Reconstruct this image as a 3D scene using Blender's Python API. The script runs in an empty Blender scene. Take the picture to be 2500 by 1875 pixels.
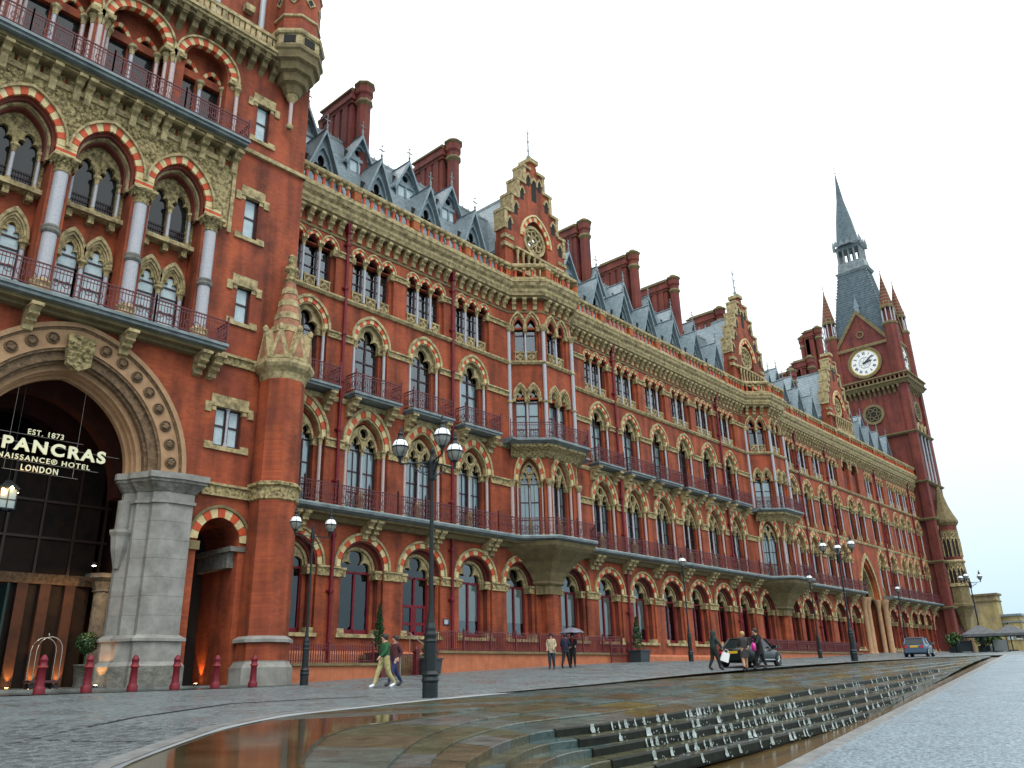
import bpy, math, random
from math import sin, cos, pi, radians, sqrt, atan2
from mathutils import Vector, Matrix
from mathutils.geometry import tessellate_polygon
rnd = random.Random(7)
sc = bpy.context.scene
col = sc.collection

# ------------------------------------------------------------------ camera
CAM = Vector((0.0, -33.7, 1.6))
YAW, PIT, ROL = radians(48.2003), radians(20.0035), radians(-1.4336)
fw = Vector((sin(YAW)*cos(PIT), cos(YAW)*cos(PIT), sin(PIT)))
rt0 = Vector((cos(YAW), -sin(YAW), 0)); up0 = rt0.cross(fw)
rt = rt0*cos(ROL)+up0*sin(ROL); up = -rt0*sin(ROL)+up0*cos(ROL)
cd = bpy.data.cameras.new('camera'); co = bpy.data.objects.new('camera', cd); col.objects.link(co)
M = Matrix((rt, up, -fw)).transposed().to_4x4(); M.translation = CAM
co.matrix_world = M
cd.sensor_width = 36; cd.lens = 1994.06/2500*36; cd.clip_start = .1; cd.clip_end = 3000
sc.camera = co

# ------------------------------------------------------------------ sky, sun, exposure
SUN_EL, SUN_AZ = radians(55), radians(215)      # azimuth from +Y clockwise
w = bpy.data.worlds.new('World'); sc.world = w; w.use_nodes = True
nt = w.node_tree; nt.nodes.clear()
bg = nt.nodes.new('ShaderNodeBackground'); out = nt.nodes.new('ShaderNodeOutputWorld')
sky = nt.nodes.new('ShaderNodeTexSky'); sky.sky_type = 'NISHITA'; sky.sun_disc = False
sky.sun_elevation = SUN_EL; sky.sun_rotation = SUN_AZ; sky.dust_density = 4
geo = nt.nodes.new('ShaderNodeTexCoord'); sep = nt.nodes.new('ShaderNodeSeparateXYZ')
nt.links.new(geo.outputs['Generated'], sep.inputs[0])
def skymix(lo, hi, c0, c1):                                         # overcast: pale and slightly blue near the horizon, brighter towards the zenith
    m = nt.nodes.new('ShaderNodeMapRange'); m.inputs[1].default_value = lo; m.inputs[2].default_value = hi; nt.links.new(sep.outputs['Z'], m.inputs[0])
    r = nt.nodes.new('ShaderNodeMix'); r.data_type = 'RGBA'; nt.links.new(m.outputs[0], r.inputs[0])
    for k, c in ((6, c0), (7, c1)):
        if isinstance(c, tuple): r.inputs[k].default_value = (*c, 1)
        else: nt.links.new(c, r.inputs[k])
    return r.outputs[2]
low_ = skymix(.0, .26, (4.6, 6.7, 7.9), (8.9, 9.6, 10.0)); full = skymix(.26, 1.0, low_, (21.5, 22.5, 23))
mix = nt.nodes.new('ShaderNodeMix'); mix.data_type = 'RGBA'; mix.inputs[0].default_value = .88
nt.links.new(sky.outputs[0], mix.inputs[6]); nt.links.new(full, mix.inputs[7])
nt.links.new(mix.outputs[2], bg.inputs[0]); bg.inputs[1].default_value = .125
nt.links.new(bg.outputs[0], out.inputs[0])
sd = bpy.data.lights.new('sun', 'SUN'); sd.energy = .9; sd.angle = radians(25); sd.color = (1, .97, .92)
so = bpy.data.objects.new('sun', sd); col.objects.link(so); so.location = (0, -60, 90)
sdir = Vector((sin(SUN_AZ)*cos(SUN_EL), cos(SUN_AZ)*cos(SUN_EL), sin(SUN_EL)))
so.rotation_euler = (-sdir).to_track_quat('-Z', 'Y').to_euler()
sc.view_settings.view_transform = 'Standard'; sc.view_settings.look = 'None'
sc.view_settings.gamma = 1; sc.view_settings.use_curve_mapping = False
sc.view_settings.exposure = 0.12

# ------------------------------------------------------------------ materials
def mat(name, c1, c2=None, rough=.8, scale=3., bump=0., bscale=12., spec=.5, metal=0., detail=4, stretch=(1, 1, 1), coat=0., lo=.35, hi=.65, rvar=0.):
    m = bpy.data.materials.new(name); m.use_nodes = True
    n = m.node_tree.nodes; l = m.node_tree.links; b = n['Principled BSDF']
    b.inputs['Roughness'].default_value = rough; b.inputs['Metallic'].default_value = metal
    b.inputs['Specular IOR Level'].default_value = spec; b.inputs['Coat Weight'].default_value = coat
    if c2 is None and not bump:
        b.inputs['Base Color'].default_value = (*c1, 1); return m
    g = n.new('ShaderNodeNewGeometry'); mp = n.new('ShaderNodeMapping'); mp.inputs['Scale'].default_value = stretch
    l.new(g.outputs['Position'], mp.inputs[0])
    if c2 is None:
        b.inputs['Base Color'].default_value = (*c1, 1)
    else:
        t = n.new('ShaderNodeTexNoise'); t.inputs['Scale'].default_value = scale; t.inputs['Detail'].default_value = detail
        t.inputs['Roughness'].default_value = .65
        r = n.new('ShaderNodeValToRGB'); r.color_ramp.elements[0].color = (*c1, 1); r.color_ramp.elements[1].color = (*c2, 1)
        r.color_ramp.elements[0].position = lo; r.color_ramp.elements[1].position = hi
        l.new(mp.outputs[0], t.inputs[0]); l.new(t.outputs[0], r.inputs[0]); l.new(r.outputs[0], b.inputs['Base Color'])
    if rvar:
        t5 = n.new('ShaderNodeTexNoise'); t5.inputs['Scale'].default_value = .8; t5.inputs['Detail'].default_value = 5; l.new(g.outputs['Position'], t5.inputs[0]); r5 = n.new('ShaderNodeMapRange'); r5.inputs[1].default_value = .38; r5.inputs[2].default_value = .62; r5.inputs[3].default_value = max(.05, rough-rvar); r5.inputs[4].default_value = rough+rvar; l.new(t5.outputs[0], r5.inputs[0]); l.new(r5.outputs[0], b.inputs['Roughness'])
    if bump:
        t2 = n.new('ShaderNodeTexNoise'); t2.inputs['Scale'].default_value = bscale; t2.inputs['Detail'].default_value = 3
        bp = n.new('ShaderNodeBump'); bp.inputs['Strength'].default_value = bump; bp.inputs['Distance'].default_value = .05
        l.new(mp.outputs[0], t2.inputs[0]); l.new(t2.outputs[0], bp.inputs['Height']); l.new(bp.outputs[0], b.inputs['Normal'])
    return m

def brickmat(name, ca, cb, cm, soot=.5):
    m = bpy.data.materials.new(name); m.use_nodes = True
    n = m.node_tree.nodes; l = m.node_tree.links; b = n['Principled BSDF']
    b.inputs['Roughness'].default_value = .75; b.inputs['Specular IOR Level'].default_value = .35
    g = n.new('ShaderNodeNewGeometry'); s = n.new('ShaderNodeSeparateXYZ'); l.new(g.outputs['Position'], s.inputs[0])
    a = n.new('ShaderNodeMath'); a.operation = 'ADD'; l.new(s.outputs[0], a.inputs[0]); l.new(s.outputs[1], a.inputs[1])
    cx = n.new('ShaderNodeCombineXYZ'); l.new(a.outputs[0], cx.inputs[0]); l.new(s.outputs[2], cx.inputs[1])
    br = n.new('ShaderNodeTexBrick'); br.inputs['Scale'].default_value = 1; br.inputs['Brick Width'].default_value = .235
    br.inputs['Row Height'].default_value = .078; br.inputs['Mortar Size'].default_value = .007
    br.inputs['Color1'].default_value = (*ca, 1); br.inputs['Color2'].default_value = (*cb, 1); br.inputs['Mortar'].default_value = (*cm, 1)
    br.inputs['Bias'].default_value = -.1
    l.new(cx.outputs[0], br.inputs[0])
    t = n.new('ShaderNodeTexNoise'); t.inputs['Scale'].default_value = .55; t.inputs['Detail'].default_value = 7; t.inputs['Roughness'].default_value = .7
    l.new(g.outputs['Position'], t.inputs[0])
    mp = n.new('ShaderNodeMapping'); mp.inputs['Scale'].default_value = (1.6, 1.6, .16); l.new(g.outputs['Position'], mp.inputs[0])
    t3 = n.new('ShaderNodeTexNoise'); t3.inputs['Scale'].default_value = 1; t3.inputs['Detail'].default_value = 5; l.new(mp.outputs[0], t3.inputs[0])
    ad = n.new('ShaderNodeMath'); ad.operation = 'ADD'; l.new(t.outputs[0], ad.inputs[0]); l.new(t3.outputs[0], ad.inputs[1])
    r = n.new('ShaderNodeMapRange'); r.inputs[1].default_value = .80; r.inputs[2].default_value = 1.24; r.inputs[3].default_value = 1.15; r.inputs[4].default_value = 1-soot
    l.new(ad.outputs[0], r.inputs[0])
    mx = n.new('ShaderNodeMix'); mx.data_type = 'RGBA'; mx.blend_type = 'MULTIPLY'; mx.inputs[0].default_value = 1
    t4 = n.new('ShaderNodeTexNoise'); t4.inputs['Scale'].default_value = .33; t4.inputs['Detail'].default_value = 6; t4.inputs['Roughness'].default_value = .7; l.new(g.outputs['Position'], t4.inputs[0])
    r4 = n.new('ShaderNodeMapRange'); r4.inputs[1].default_value = .46; r4.inputs[2].default_value = .66; r4.inputs[4].default_value = .75; l.new(t4.outputs[0], r4.inputs[0])
    hx = n.new('ShaderNodeMix'); hx.data_type = 'RGBA'; l.new(r4.outputs[0], hx.inputs[0]); l.new(br.outputs['Color'], hx.inputs[6]); hx.inputs[7].default_value = (ca[0]*.62, ca[1]*.66, ca[2]*1.25, 1)
    l.new(hx.outputs[2], mx.inputs[6]); l.new(r.outputs[0], mx.inputs[7]); l.new(mx.outputs[2], b.inputs['Base Color'])
    bp = n.new('ShaderNodeBump'); bp.inputs['Strength'].default_value = .35; bp.inputs['Distance'].default_value = .01; bp.invert = True
    l.new(br.outputs['Fac'], bp.inputs['Height']); l.new(bp.outputs[0], b.inputs['Normal'])
    return m

def emit(name, c, s):
    m = bpy.data.materials.new(name); m.use_nodes = True
    b = m.node_tree.nodes['Principled BSDF']; b.inputs['Base Color'].default_value = (*c, 1)
    b.inputs['Emission Color'].default_value = (*c, 1); b.inputs['Emission Strength'].default_value = s
    return m

def glassmat(name, tint, ior=1.7, rough=.02):
    m = bpy.data.materials.new(name); m.use_nodes = True
    n = m.node_tree.nodes; l = m.node_tree.links; n.clear()
    o = n.new('ShaderNodeOutputMaterial'); mx = n.new('ShaderNodeMixShader'); f = n.new('ShaderNodeFresnel'); f.inputs[0].default_value = ior
    t = n.new('ShaderNodeBsdfTransparent'); t.inputs[0].default_value = (*tint, 1)
    g = n.new('ShaderNodeBsdfGlossy'); g.inputs['Roughness'].default_value = rough; g.inputs['Color'].default_value = (.85, .95, 1, 1)
    nz = n.new('ShaderNodeTexNoise'); nz.inputs['Scale'].default_value = 1.3; gm = n.new('ShaderNodeNewGeometry'); l.new(gm.outputs['Position'], nz.inputs[0])
    bp = n.new('ShaderNodeBump'); bp.inputs['Strength'].default_value = .12; bp.inputs['Distance'].default_value = .1; l.new(nz.outputs[0], bp.inputs['Height'])
    l.new(bp.outputs[0], g.inputs['Normal']); l.new(f.outputs[0], mx.inputs[0]); l.new(t.outputs[0], mx.inputs[1]); l.new(g.outputs[0], mx.inputs[2]); l.new(mx.outputs[0], o.inputs[0])
    return m

BRICK = brickmat('red_brick', (.375, .074, .020), (.28, .048, .017), (.24, .085, .045), .66)
BRICK2 = brickmat('orange_brick', (.45, .115, .024), (.37, .085, .02), (.3, .10, .045), .5)
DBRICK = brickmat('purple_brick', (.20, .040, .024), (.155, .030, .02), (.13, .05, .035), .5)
YBRICK = brickmat('stock_brick', (.42, .33, .13), (.36, .27, .10), (.4, .36, .22), .4)
STONE = mat('cream_stone', (.11, .082, .036), (.50, .40, .20), .8, 3.4, .4, 14, lo=.32, hi=.63, detail=9)
CARVE = mat('carved_stone', (.07, .052, .022), (.44, .35, .16), .85, 7., 1., 9, lo=.36, hi=.62, detail=6)
DSTONE = mat('weathered_stone', (.10, .078, .035), (.215, .165, .073), .85, 2.5, .4, 10, lo=.3, hi=.7, detail=8)
TAN = mat('tan_sandstone', (.30, .17, .085), (.42, .255, .135), .8, 2.5, .2, 20, detail=8)
TAND = mat('carved_brown_stone', (.075, .045, .025), (.21, .13, .065), .85, 6, 1., 8)
SRED = mat('red_voussoir', (.42, .05, .012), (.56, .085, .02), .7, 4, .15, 20)
SCRM = mat('cream_voussoir', (.50, .39, .18), (.66, .55, .30), .75, 4, .15, 20)
GRAN = mat('grey_granite', (.28, .29, .32), (.47, .47, .50), .4, 30, 0, detail=2)
PGRAN = mat('pink_granite', (.34, .25, .24), (.52, .42, .40), .4, 30, 0, detail=2)
LEAD = mat('lead', (.10, .13, .14), (.20, .245, .25), .45, 2, .1, 8)
SLATE = mat('slate', (.12, .165, .19), (.26, .32, .345), .32, 3, .3, 7, stretch=(1, 1, 3))
DORM = mat('lead_paint_grey', (.12, .175, .20), (.21, .275, .305), .5, 3, .1, 10)
BURG = mat('burgundy_paint', (.12, .006, .014), (.17, .011, .022), .5, 4, 0, spec=.3)
IRON = mat('wine_iron', (.075, .009, .014), (.13, .016, .02), .45, 6, 0)
BLACKI = mat('dark_green_black_iron', (.005, .009, .011), (.010, .017, .019), .42, 5, 0, spec=.35)
FRAME = mat('dark_window_frame', (.03, .008, .012), None, .45)
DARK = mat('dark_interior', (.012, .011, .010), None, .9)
CURT = mat('pale_curtain', (.74, .84, .82), (.90, .94, .92), .9, 5, 0, stretch=(3, 3, .2))
BLIND = mat('cream_blind', (.55, .52, .44), None, .9)
PANE = glassmat('window_glass', (.88, .96, .97), 2.3)
PANED = glassmat('dark_glass', (.30, .38, .36), 1.75)
GREYST = mat('grey_stone', (.165, .16, .142), (.285, .28, .252), .75, 1.5, .15, 25, detail=8)
GREYSTD = mat('dark_grey_stone', (.10, .10, .085), (.20, .195, .165), .8, 3, .8, 9)
RSTUCC = mat('red_stone_coping', (.33, .10, .045), (.48, .155, .065), .8, 2, .1, 20, detail=8)
WHITE = mat('white_paint', (.8, .8, .78), None, .5)
GLOBE = mat('white_globe', (.82, .86, .86), None, .15, spec=.6)
GLOBEB = glassmat('lantern_glass', (.62, .66, .62), 1.5)

# ------------------------------------------------------------------ mesh builder
class MB:
    def __init__(s): s.v = []; s.f = []; s.m = []; s.s = []
    def add(s, vs, fs, m=0, smooth=False):
        o = len(s.v); s.v += [tuple(p) for p in vs]
        for f in fs: s.f.append([i+o for i in f]); s.m.append(m); s.s.append(smooth)
    def box(s, x0, x1, y0, y1, z0, z1, m=0):
        s.add([(x0, y0, z0), (x1, y0, z0), (x1, y1, z0), (x0, y1, z0), (x0, y0, z1), (x1, y0, z1), (x1, y1, z1), (x0, y1, z1)],
              [(0, 3, 2, 1), (4, 5, 6, 7), (0, 1, 5, 4), (1, 2, 6, 5), (2, 3, 7, 6), (3, 0, 4, 7)], m)
    def hexa(s, b, t, m=0):   # bottom and top quads
        s.add(list(b)+list(t), [(0, 3, 2, 1), (4, 5, 6, 7), (0, 1, 5, 4), (1, 2, 6, 5), (2, 3, 7, 6), (3, 0, 4, 7)], m)
    def extr(s, pts, y0, y1, m=0, back=True):     # polygon in x,z pushed from y0 (front) to y1
        n = len(pts); tri = tessellate_polygon([[Vector((p[0], p[1], 0)) for p in pts]])
        s.add([(p[0], y0, p[1]) for p in pts], tri, m)
        if back: s.add([(p[0], y1, p[1]) for p in pts], tri, m)
        s.add([(p[0], y0, p[1]) for p in pts]+[(p[0], y1, p[1]) for p in pts], [(i, (i+1) % n, n+(i+1) % n, n+i) for i in range(n)], m)
    def plate(s, outer, holes, y0, y1, m=0):      # polygon with holes, with reveals
        loops = [outer]+holes; flat = [p for lp in loops for p in lp]
        tri = tessellate_polygon([[Vector((p[0], p[1], 0)) for p in lp] for lp in loops])
        s.add([(p[0], y0, p[1]) for p in flat], tri, m)
        for lp in loops:
            n = len(lp)
            s.add([(p[0], y0, p[1]) for p in lp]+[(p[0], y1, p[1]) for p in lp], [(i, (i+1) % n, n+(i+1) % n, n+i) for i in range(n)], m)
    def ring(s, a, b, y0, y1, m=0, back=False, ends=True):   # band between polylines a (inner) and b (outer)
        n = len(a)
        vs = [(p[0], y0, p[1]) for p in a]+[(p[0], y0, p[1]) for p in b]+[(p[0], y1, p[1]) for p in a]+[(p[0], y1, p[1]) for p in b]
        fs = []
        for i in range(n-1):
            fs += [(i, i+1, n+i+1, n+i), (i, 2*n+i, 2*n+i+1, i+1), (n+i, n+i+1, 3*n+i+1, 3*n+i)]
            if back: fs.append((2*n+i, 3*n+i, 3*n+i+1, 2*n+i+1))
        if ends: fs += [(0, n, 3*n, 2*n), (n-1, 3*n-1, 4*n-1, 2*n-1)]
        s.add(vs, fs, m)
    def lathe(s, prof, c=(0, 0), n=10, m=0, smooth=True, a0=0, z=0, sx=1, sy=1):
        k = len(prof); vs = []
        for r, h in prof:
            for i in range(n):
                a = a0+2*pi*i/n; vs.append((c[0]+r*sx*cos(a), c[1]+r*sy*sin(a), z+h))
        fs = []
        for j in range(k-1):
            for i in range(n): fs.append((j*n+i, j*n+(i+1) % n, (j+1)*n+(i+1) % n, (j+1)*n+i))
        s.add(vs, fs, m, smooth)
        s.add(vs[:n], [tuple(range(n))[::-1]], m); s.add(vs[-n:], [tuple(range(n))], m)
    def tube(s, path, r, n=6, m=0, smooth=True):
        P = [Vector(p) for p in path]; k = len(P); vs = []
        rr = r if isinstance(r, (list, tuple)) else [r]*k
        for i, p in enumerate(P):
            d = (P[min(i+1, k-1)]-P[max(i-1, 0)]).normalized()
            a = d.cross(Vector((0, 0, 1)) if abs(d.z) < .9 else Vector((1, 0, 0))).normalized(); b = d.cross(a)
            for j in range(n): t = 2*pi*j/n; vs.append(p+(a*cos(t)+b*sin(t))*rr[i])
        fs = [(i*n+j, i*n+(j+1) % n, (i+1)*n+(j+1) % n, (i+1)*n+j) for i in range(k-1) for j in range(n)]
        s.add(vs, fs, m, smooth); s.add(vs[:n], [tuple(range(n))[::-1]], m); s.add(vs[-n:], [tuple(range(n))], m)
    def bar(s, a, b, r, m=0):      # square bar
        s.tube([a, b], r, 4, m, False)
    def merge(s, o, M=None, m=None):
        vs = [tuple(M @ Vector(p)) for p in o.v] if M is not None else o.v
        k = len(s.v); s.v += list(vs)
        s.f += [[i+k for i in f] for f in o.f]; s.m += [x if m is None else m for x in o.m]; s.s += o.s
    def mesh(s, name, mats):
        me = bpy.data.meshes.new(name); me.from_pydata(s.v, [], s.f)
        for mt in (mats if isinstance(mats, (list, tuple)) else [mats]): me.materials.append(mt)
        me.polygons.foreach_set('material_index', s.m); me.polygons.foreach_set('use_smooth', s.s)
        me.update(); return me

OFF = {}
def obj(name, me, parent=None, loc=(0, 0, 0), rz=0, label=None, kind=None, scale=None):
    o = bpy.data.objects.new(name, me); col.objects.link(o)
    loc = Vector(loc)
    if parent is not None:
        o.parent = parent; loc = loc-OFF.get(parent.name, Vector((0, 0, 0)))
    o.location = loc
    if rz: o.rotation_euler = (0, 0, rz)
    if scale: o.scale = scale
    if label: o['label'] = label
    if kind: o['kind'] = kind
    return o
def thing(name, label, cat, loc=(0, 0, 0), rz=0, group=None, me=None, world=False):
    """top-level thing; with world=True its direct children are given in world coordinates"""
    o = bpy.data.objects.new(name, me); col.objects.link(o); o.location = loc
    if rz: o.rotation_euler = (0, 0, rz)
    o['label'] = label; o['category'] = cat
    if group: o['group'] = group
    if world: OFF[o.name] = Vector(loc)
    return o
def pieces(name, mb, mats, parent, kind=None):
    """one object for each connected piece of the builder"""
    par = list(range(len(mb.v)))
    def find(i):
        while par[i] != i: par[i] = par[par[i]]; i = par[i]
        return i
    for f in mb.f:
        a = find(f[0])
        for i in f[1:]: par[find(i)] = a
    grp = {}
    for k, f in enumerate(mb.f): grp.setdefault(find(f[0]), []).append(k)
    for ks in grp.values():
        q = MB(); idx = {}
        for k in ks:
            for i in mb.f[k]:
                if i not in idx: idx[i] = len(q.v); q.v.append(mb.v[i])
            q.f.append([idx[i] for i in mb.f[k]]); q.m.append(mb.m[k]); q.s.append(mb.s[k])
        obj(name, q.mesh(name, mats), parent, kind=kind)
def struct(name, me): return obj(name, me, kind='structure')
def copytree(o, parent=None, loc=None, rz=None):
    c = o.copy(); col.objects.link(c)
    if parent is not None: c.parent = parent
    if loc is not None: c.location = loc
    if rz is not None: c.rotation_euler = (0, 0, rz)
    for ch in o.children: copytree(ch, c)
    return c

# ------------------------------------------------------------------ ground plane of the forecourt (it climbs gently to the east)
def zf(x, y): return 1.65+.0245*(x-20)+.025*(y+2)
def ray(u, v): return fw+rt*((u-1250)/1994.06)-up*((v-937.5)/1994.06)     # used once to read plan points off the survey photograph

# ------------------------------------------------------------------ arches
def arch(cx, hw, zs, rise, n):
    e = (rise*rise-hw*hw)/(2*hw); R = hw+e; a1 = atan2(rise, -e)
    L = []
    for i in range(n+1):
        a = pi-(pi-a1)*i/n
        L.append((cx+e+R*cos(a), zs+R*sin(a)))
    L[0] = (cx-hw, zs); L[-1] = (cx, zs+rise)
    return L+[(2*cx-x, z) for x, z in L[-2::-1]]
def stilt(pts, zb): return [(pts[0][0], zb)]+pts+[(pts[-1][0], zb)]
def trefoil(cx, hw, zs, rise, n):
    """cusped head, same number of points as arch(...,n)"""
    L = []; k = n//2
    for i in range(k+1):
        a = radians(180-138*i/k); L.append((cx-hw*.62+hw*.38*cos(a), zs+rise*.2+rise*.27*sin(a)))
    L[0] = (cx-hw, zs)
    for i in range(1, n-k+1):
        a = radians(215-125*i/(n-k)); L.append((cx+hw*.48*cos(a), zs+rise*.64+rise*.36*sin(a)))
    L[-1] = (cx, zs+rise)
    return L+[(2*cx-x, z) for x, z in L[-2::-1]]
def circ(cx, cz, r, n=16, a0=0): return [(cx+r*cos(a0+2*pi*i/n), cz+r*sin(a0+2*pi*i/n)) for i in range(n)]
def stones(hw0, r0, hw1, r1, zs, k, y0, y1, cx=0):
    """k wedge stones of a striped arch, as k builders"""
    a = arch(cx, hw0, zs, r0, k); b = arch(cx, hw1, zs, r1, k); L = []
    for i in range(k):
        p = a[2*i:2*i+3]+b[2*i:2*i+3][::-1]
        gx = sum(q[0] for q in p)/6; gz = sum(q[1] for q in p)/6
        p = [(gx+(q[0]-gx)*.965, gz+(q[1]-gz)*.965) for q in p]
        mb = MB(); mb.extr(p, y0-(.012 if i % 2 else 0), y1, 0, False); L.append(mb)
    return L
def column(mb, x, y, z0, z1, r, ms, mst, cap=.42, base=.25, n=8):
    """shaft with moulded base and carved capital"""
    mb.lathe([(r*1.7, 0), (r*1.7, base*.5), (r*1.35, base*.6), (r*1.45, base*.8), (r, base)], (x, y), n, mst, False, pi/8, z0)
    mb.lathe([(r, 0), (r*.97, z1-cap-z0-base)], (x, y), n, ms, True, 0, z0+base)
    mb.lathe([(r*1.2, 0), (r*1.2, .04), (r*1.05, .06), (r*1.35, cap*.55), (r*1.95, cap*.72), (r*2.1, cap*.75), (r*2.1, cap)], (x, y), n, mst, False, pi/8, z1-cap)
def walltile(mb, x0, x1, z0, z1, hole, y, depth, m=0, mr=None):
    """wall face x0..x1, z0..z1 at y with an opening; hole runs left-bottom, up, over, right-bottom; monotone in x"""
    mr = m if mr is None else mr
    xl, zb = hole[0]; xr = hole[-1][0]
    q = lambda a, b, c, d: mb.add([a, b, c, d], [(0, 1, 2, 3)], m)
    q((x0, y, z0), (xl, y, z0), (xl, y, z1), (x0, y, z1)); q((xr, y, z0), (x1, y, z0), (x1, y, z1), (xr, y, z1))
    if zb > z0+1e-4: q((xl, y, z0), (xr, y, z0), (xr, y, zb), (xl, y, zb))
    for (a, za), (b, zb2) in zip(hole[1:-2], hole[2:-1]):
        if b > a+1e-6: q((a, y, za), (b, y, zb2), (b, y, z1), (a, y, z1))
    n = len(hole)
    mb.add([(p[0], y, p[1]) for p in hole]+[(p[0], y+depth, p[1]) for p in hole], [(i, (i+1) % n, n+(i+1) % n, n+i) for i in range(n)], mr)
def sweep(mb, path, prof, m=0, ends=True):
    """profile [(out,z)...] swept along plan polyline; outwards is to the right-hand side (towards -y for a path going +x)"""
    P = [Vector((p[0], p[1], 0)) for p in path]; n = len(P); k = len(prof); vs = []
    for i in range(n):
        d0 = (P[i]-P[i-1]).normalized() if i else None; d1 = (P[i+1]-P[i]).normalized() if i < n-1 else None
        d0 = d0 or d1; d1 = d1 or d0
        n0 = Vector((d0.y, -d0.x, 0)); n1 = Vector((d1.y, -d1.x, 0)); nn = (n0+n1).normalized(); f = 1/max(.3, nn.dot(n0))
        for o, z in prof: q = P[i]+nn*(o*f); vs.append((q.x, q.y, z))
    fs = [(i*k+j, (i+1)*k+j, (i+1)*k+(j+1) % k, i*k+(j+1) % k) for i in range(n-1) for j in range(k)]
    if ends: fs += [tuple(range(k)), tuple(range((n-1)*k, n*k))[::-1]]
    mb.add(vs, fs, m)
def along2(path, out, step, margin=0.):
    """evenly spaced points with heading and pitch along the offset path, per segment"""
    P = [Vector((p[0], p[1], 0)) for p in path]; n = len(P); Q = []
    for i in range(n):
        d0 = (P[i]-P[i-1]).normalized() if i else None; d1 = (P[i+1]-P[i]).normalized() if i < n-1 else None
        d0 = d0 or d1; d1 = d1 or d0
        n0 = Vector((d0.y, -d0.x, 0)); n1 = Vector((d1.y, -d1.x, 0)); nn = (n0+n1).normalized(); Q.append(P[i]+nn*(out/max(.3, nn.dot(n0))))
    L = []
    for a, b in zip(Q, Q[1:]):
        d = b-a; ln = d.length-2*margin
        if ln <= 0: continue
        k = max(1, round(ln/step)); u = d.normalized()
        for i in range(k): p = a+u*(margin+ln*(i+.5)/k); L.append((p.x, p.y, atan2(u.y, u.x), ln/k))
    return L
def along(path, out, step, margin=0.): return [q[:3] for q in along2(path, out, step, margin)]
# ================================================================== THE WING
WING = thing('hotel_wing', 'long red brick hotel wing with rows of striped arches under tall chimneys and stepped gables', 'building', (70, 4, 2.4), world=True)
B1, B2 = 40.5, 74.0                     # centres of the two canted bays
WP = [(19.7, 0), (B1-3.1, 0), (B1-1.46, -1.64), (B1+1.46, -1.64), (B1+3.1, 0), (B2-3.1, 0), (B2-1.46, -1.64), (B2+1.46, -1.64), (B2+3.1, 0), (121.4, 0)]
S1 = [21.9, 26.0, 30.0, 34.05]; S2 = [47.25, 51.3, 55.3, 59.3, 63.3, 67.25]
S3 = [80.4, 84.0, 87.9, 91.8, 96.1, 98.9, 103.3, 107.2, 111.2, 113.7, 116.2, 120.0]
GF = [21.9, 26.0, 30.0, 34.1, 38.05, 43.2, 47.25, 51.4, 55.4, 59.4, 63.4, 67.4, 71.4, 76.6, 80.1, 84.2, 88.1, 92.2]
GF3 = [104.0, 107.7, 111.6, 114.3, 116.8, 120.6]
ZG0, ZG1, Z1, Z2, Z3 = 1.0, 9.5, 15.75, 21.4, 26.3

# ---- openings in the wall
def hole_gf(x): return stilt(arch(x, 1.38, 7.12, 1.38, 9), 3.95)
def hole_1(x, k=1): return stilt(arch(x, 1.45*k, 13.5, 1.98, 9), 9.95)
def hole_2(x, k=1): return stilt(arch(x, 1.2*k, 19.4, 1.45, 9), 15.9)
def hole_3(x, k=1):
    L = [(x-1.52*k, 21.55), (x-1.52*k, 24.25)]
    for c in (-1.04, 0, 1.04): L += [(x+c*k+(p[0])*k, p[1]) for p in arch(0, .38, 24.25, .42, 4)]
    return L+[(x+1.52*k, 24.25), (x+1.52*k, 21.55)]
def hole_2b(x, k=1):     # twin lights in the bays
    L = [(x-1.05*k, 15.9), (x-1.05*k, 19.0)]
    for c in (-.5, .5): L += [(x+(c+p[0])*k, p[1]) for p in arch(0, .36, 19.0, .75, 4)]
    return L+[(x+1.05*k, 19.0), (x+1.05*k, 15.9)]
def hole_3b(x, k=1):
    L = [(x-1.05*k, 21.55), (x-1.05*k, 24.0)]
    for c in (-.5, .5): L += [(x+(c+p[0])*k, p[1]) for p in arch(0, .36, 24.0, .65, 4)]
    return L+[(x+1.05*k, 24.0), (x+1.05*k, 21.55)]
def zone(mb, x0, x1, z0, z1, xs, holef, depth, y=0., k=1, mr=None):
    b = [x0]+[(p+q)/2 for p, q in zip(xs, xs[1:])]+[x1]
    for i, x in enumerate(xs): walltile(mb, b[i], b[i+1], z0, z1, holef(x, k) if k != 1 else holef(x), y, depth, 0, mr)
    if not xs: mb.add([(x0, y, z0), (x1, y, z0), (x1, y, z1), (x0, y, z1)], [(0, 1, 2, 3)])
wall = MB()
zone(wall, 19.7, 93.9, ZG0, ZG1, GF, hole_gf, .3); zone(wall, 101.6, 121.4, ZG0, ZG1, GF3, hole_gf, .3)
for a, b, xs in ((19.7, B1-3.1, S1), (B1+3.1, B2-3.1, S2)):
    zone(wall, a, b, ZG1, Z1, xs, hole_1, .3); zone(wall, a, b, Z1, Z2, xs, hole_2, .3); zone(wall, a, b, Z2, Z3, xs, hole_3, .36)
zone(wall, B2+3.1, 93.9, ZG1, Z1, S3[:4], hole_1, .3); zone(wall, 101.6, 121.4, ZG1, Z1, S3[6:], lambda x: hole_1(x) if x < 109 or x > 118 else stilt(arch(x, 1.1, 13.5, 1.9, 9), 9.95), .3)
zone(wall, B2+3.1, 121.4, Z1, Z2, S3, lambda x: stilt(arch(x, .98, 19.4, 1.45, 9), 15.9) if 110 < x < 118 else hole_2(x), .3)
zone(wall, B2+3.1, 93.9, Z2, Z3, S3[:4], hole_3, .36)
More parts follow.
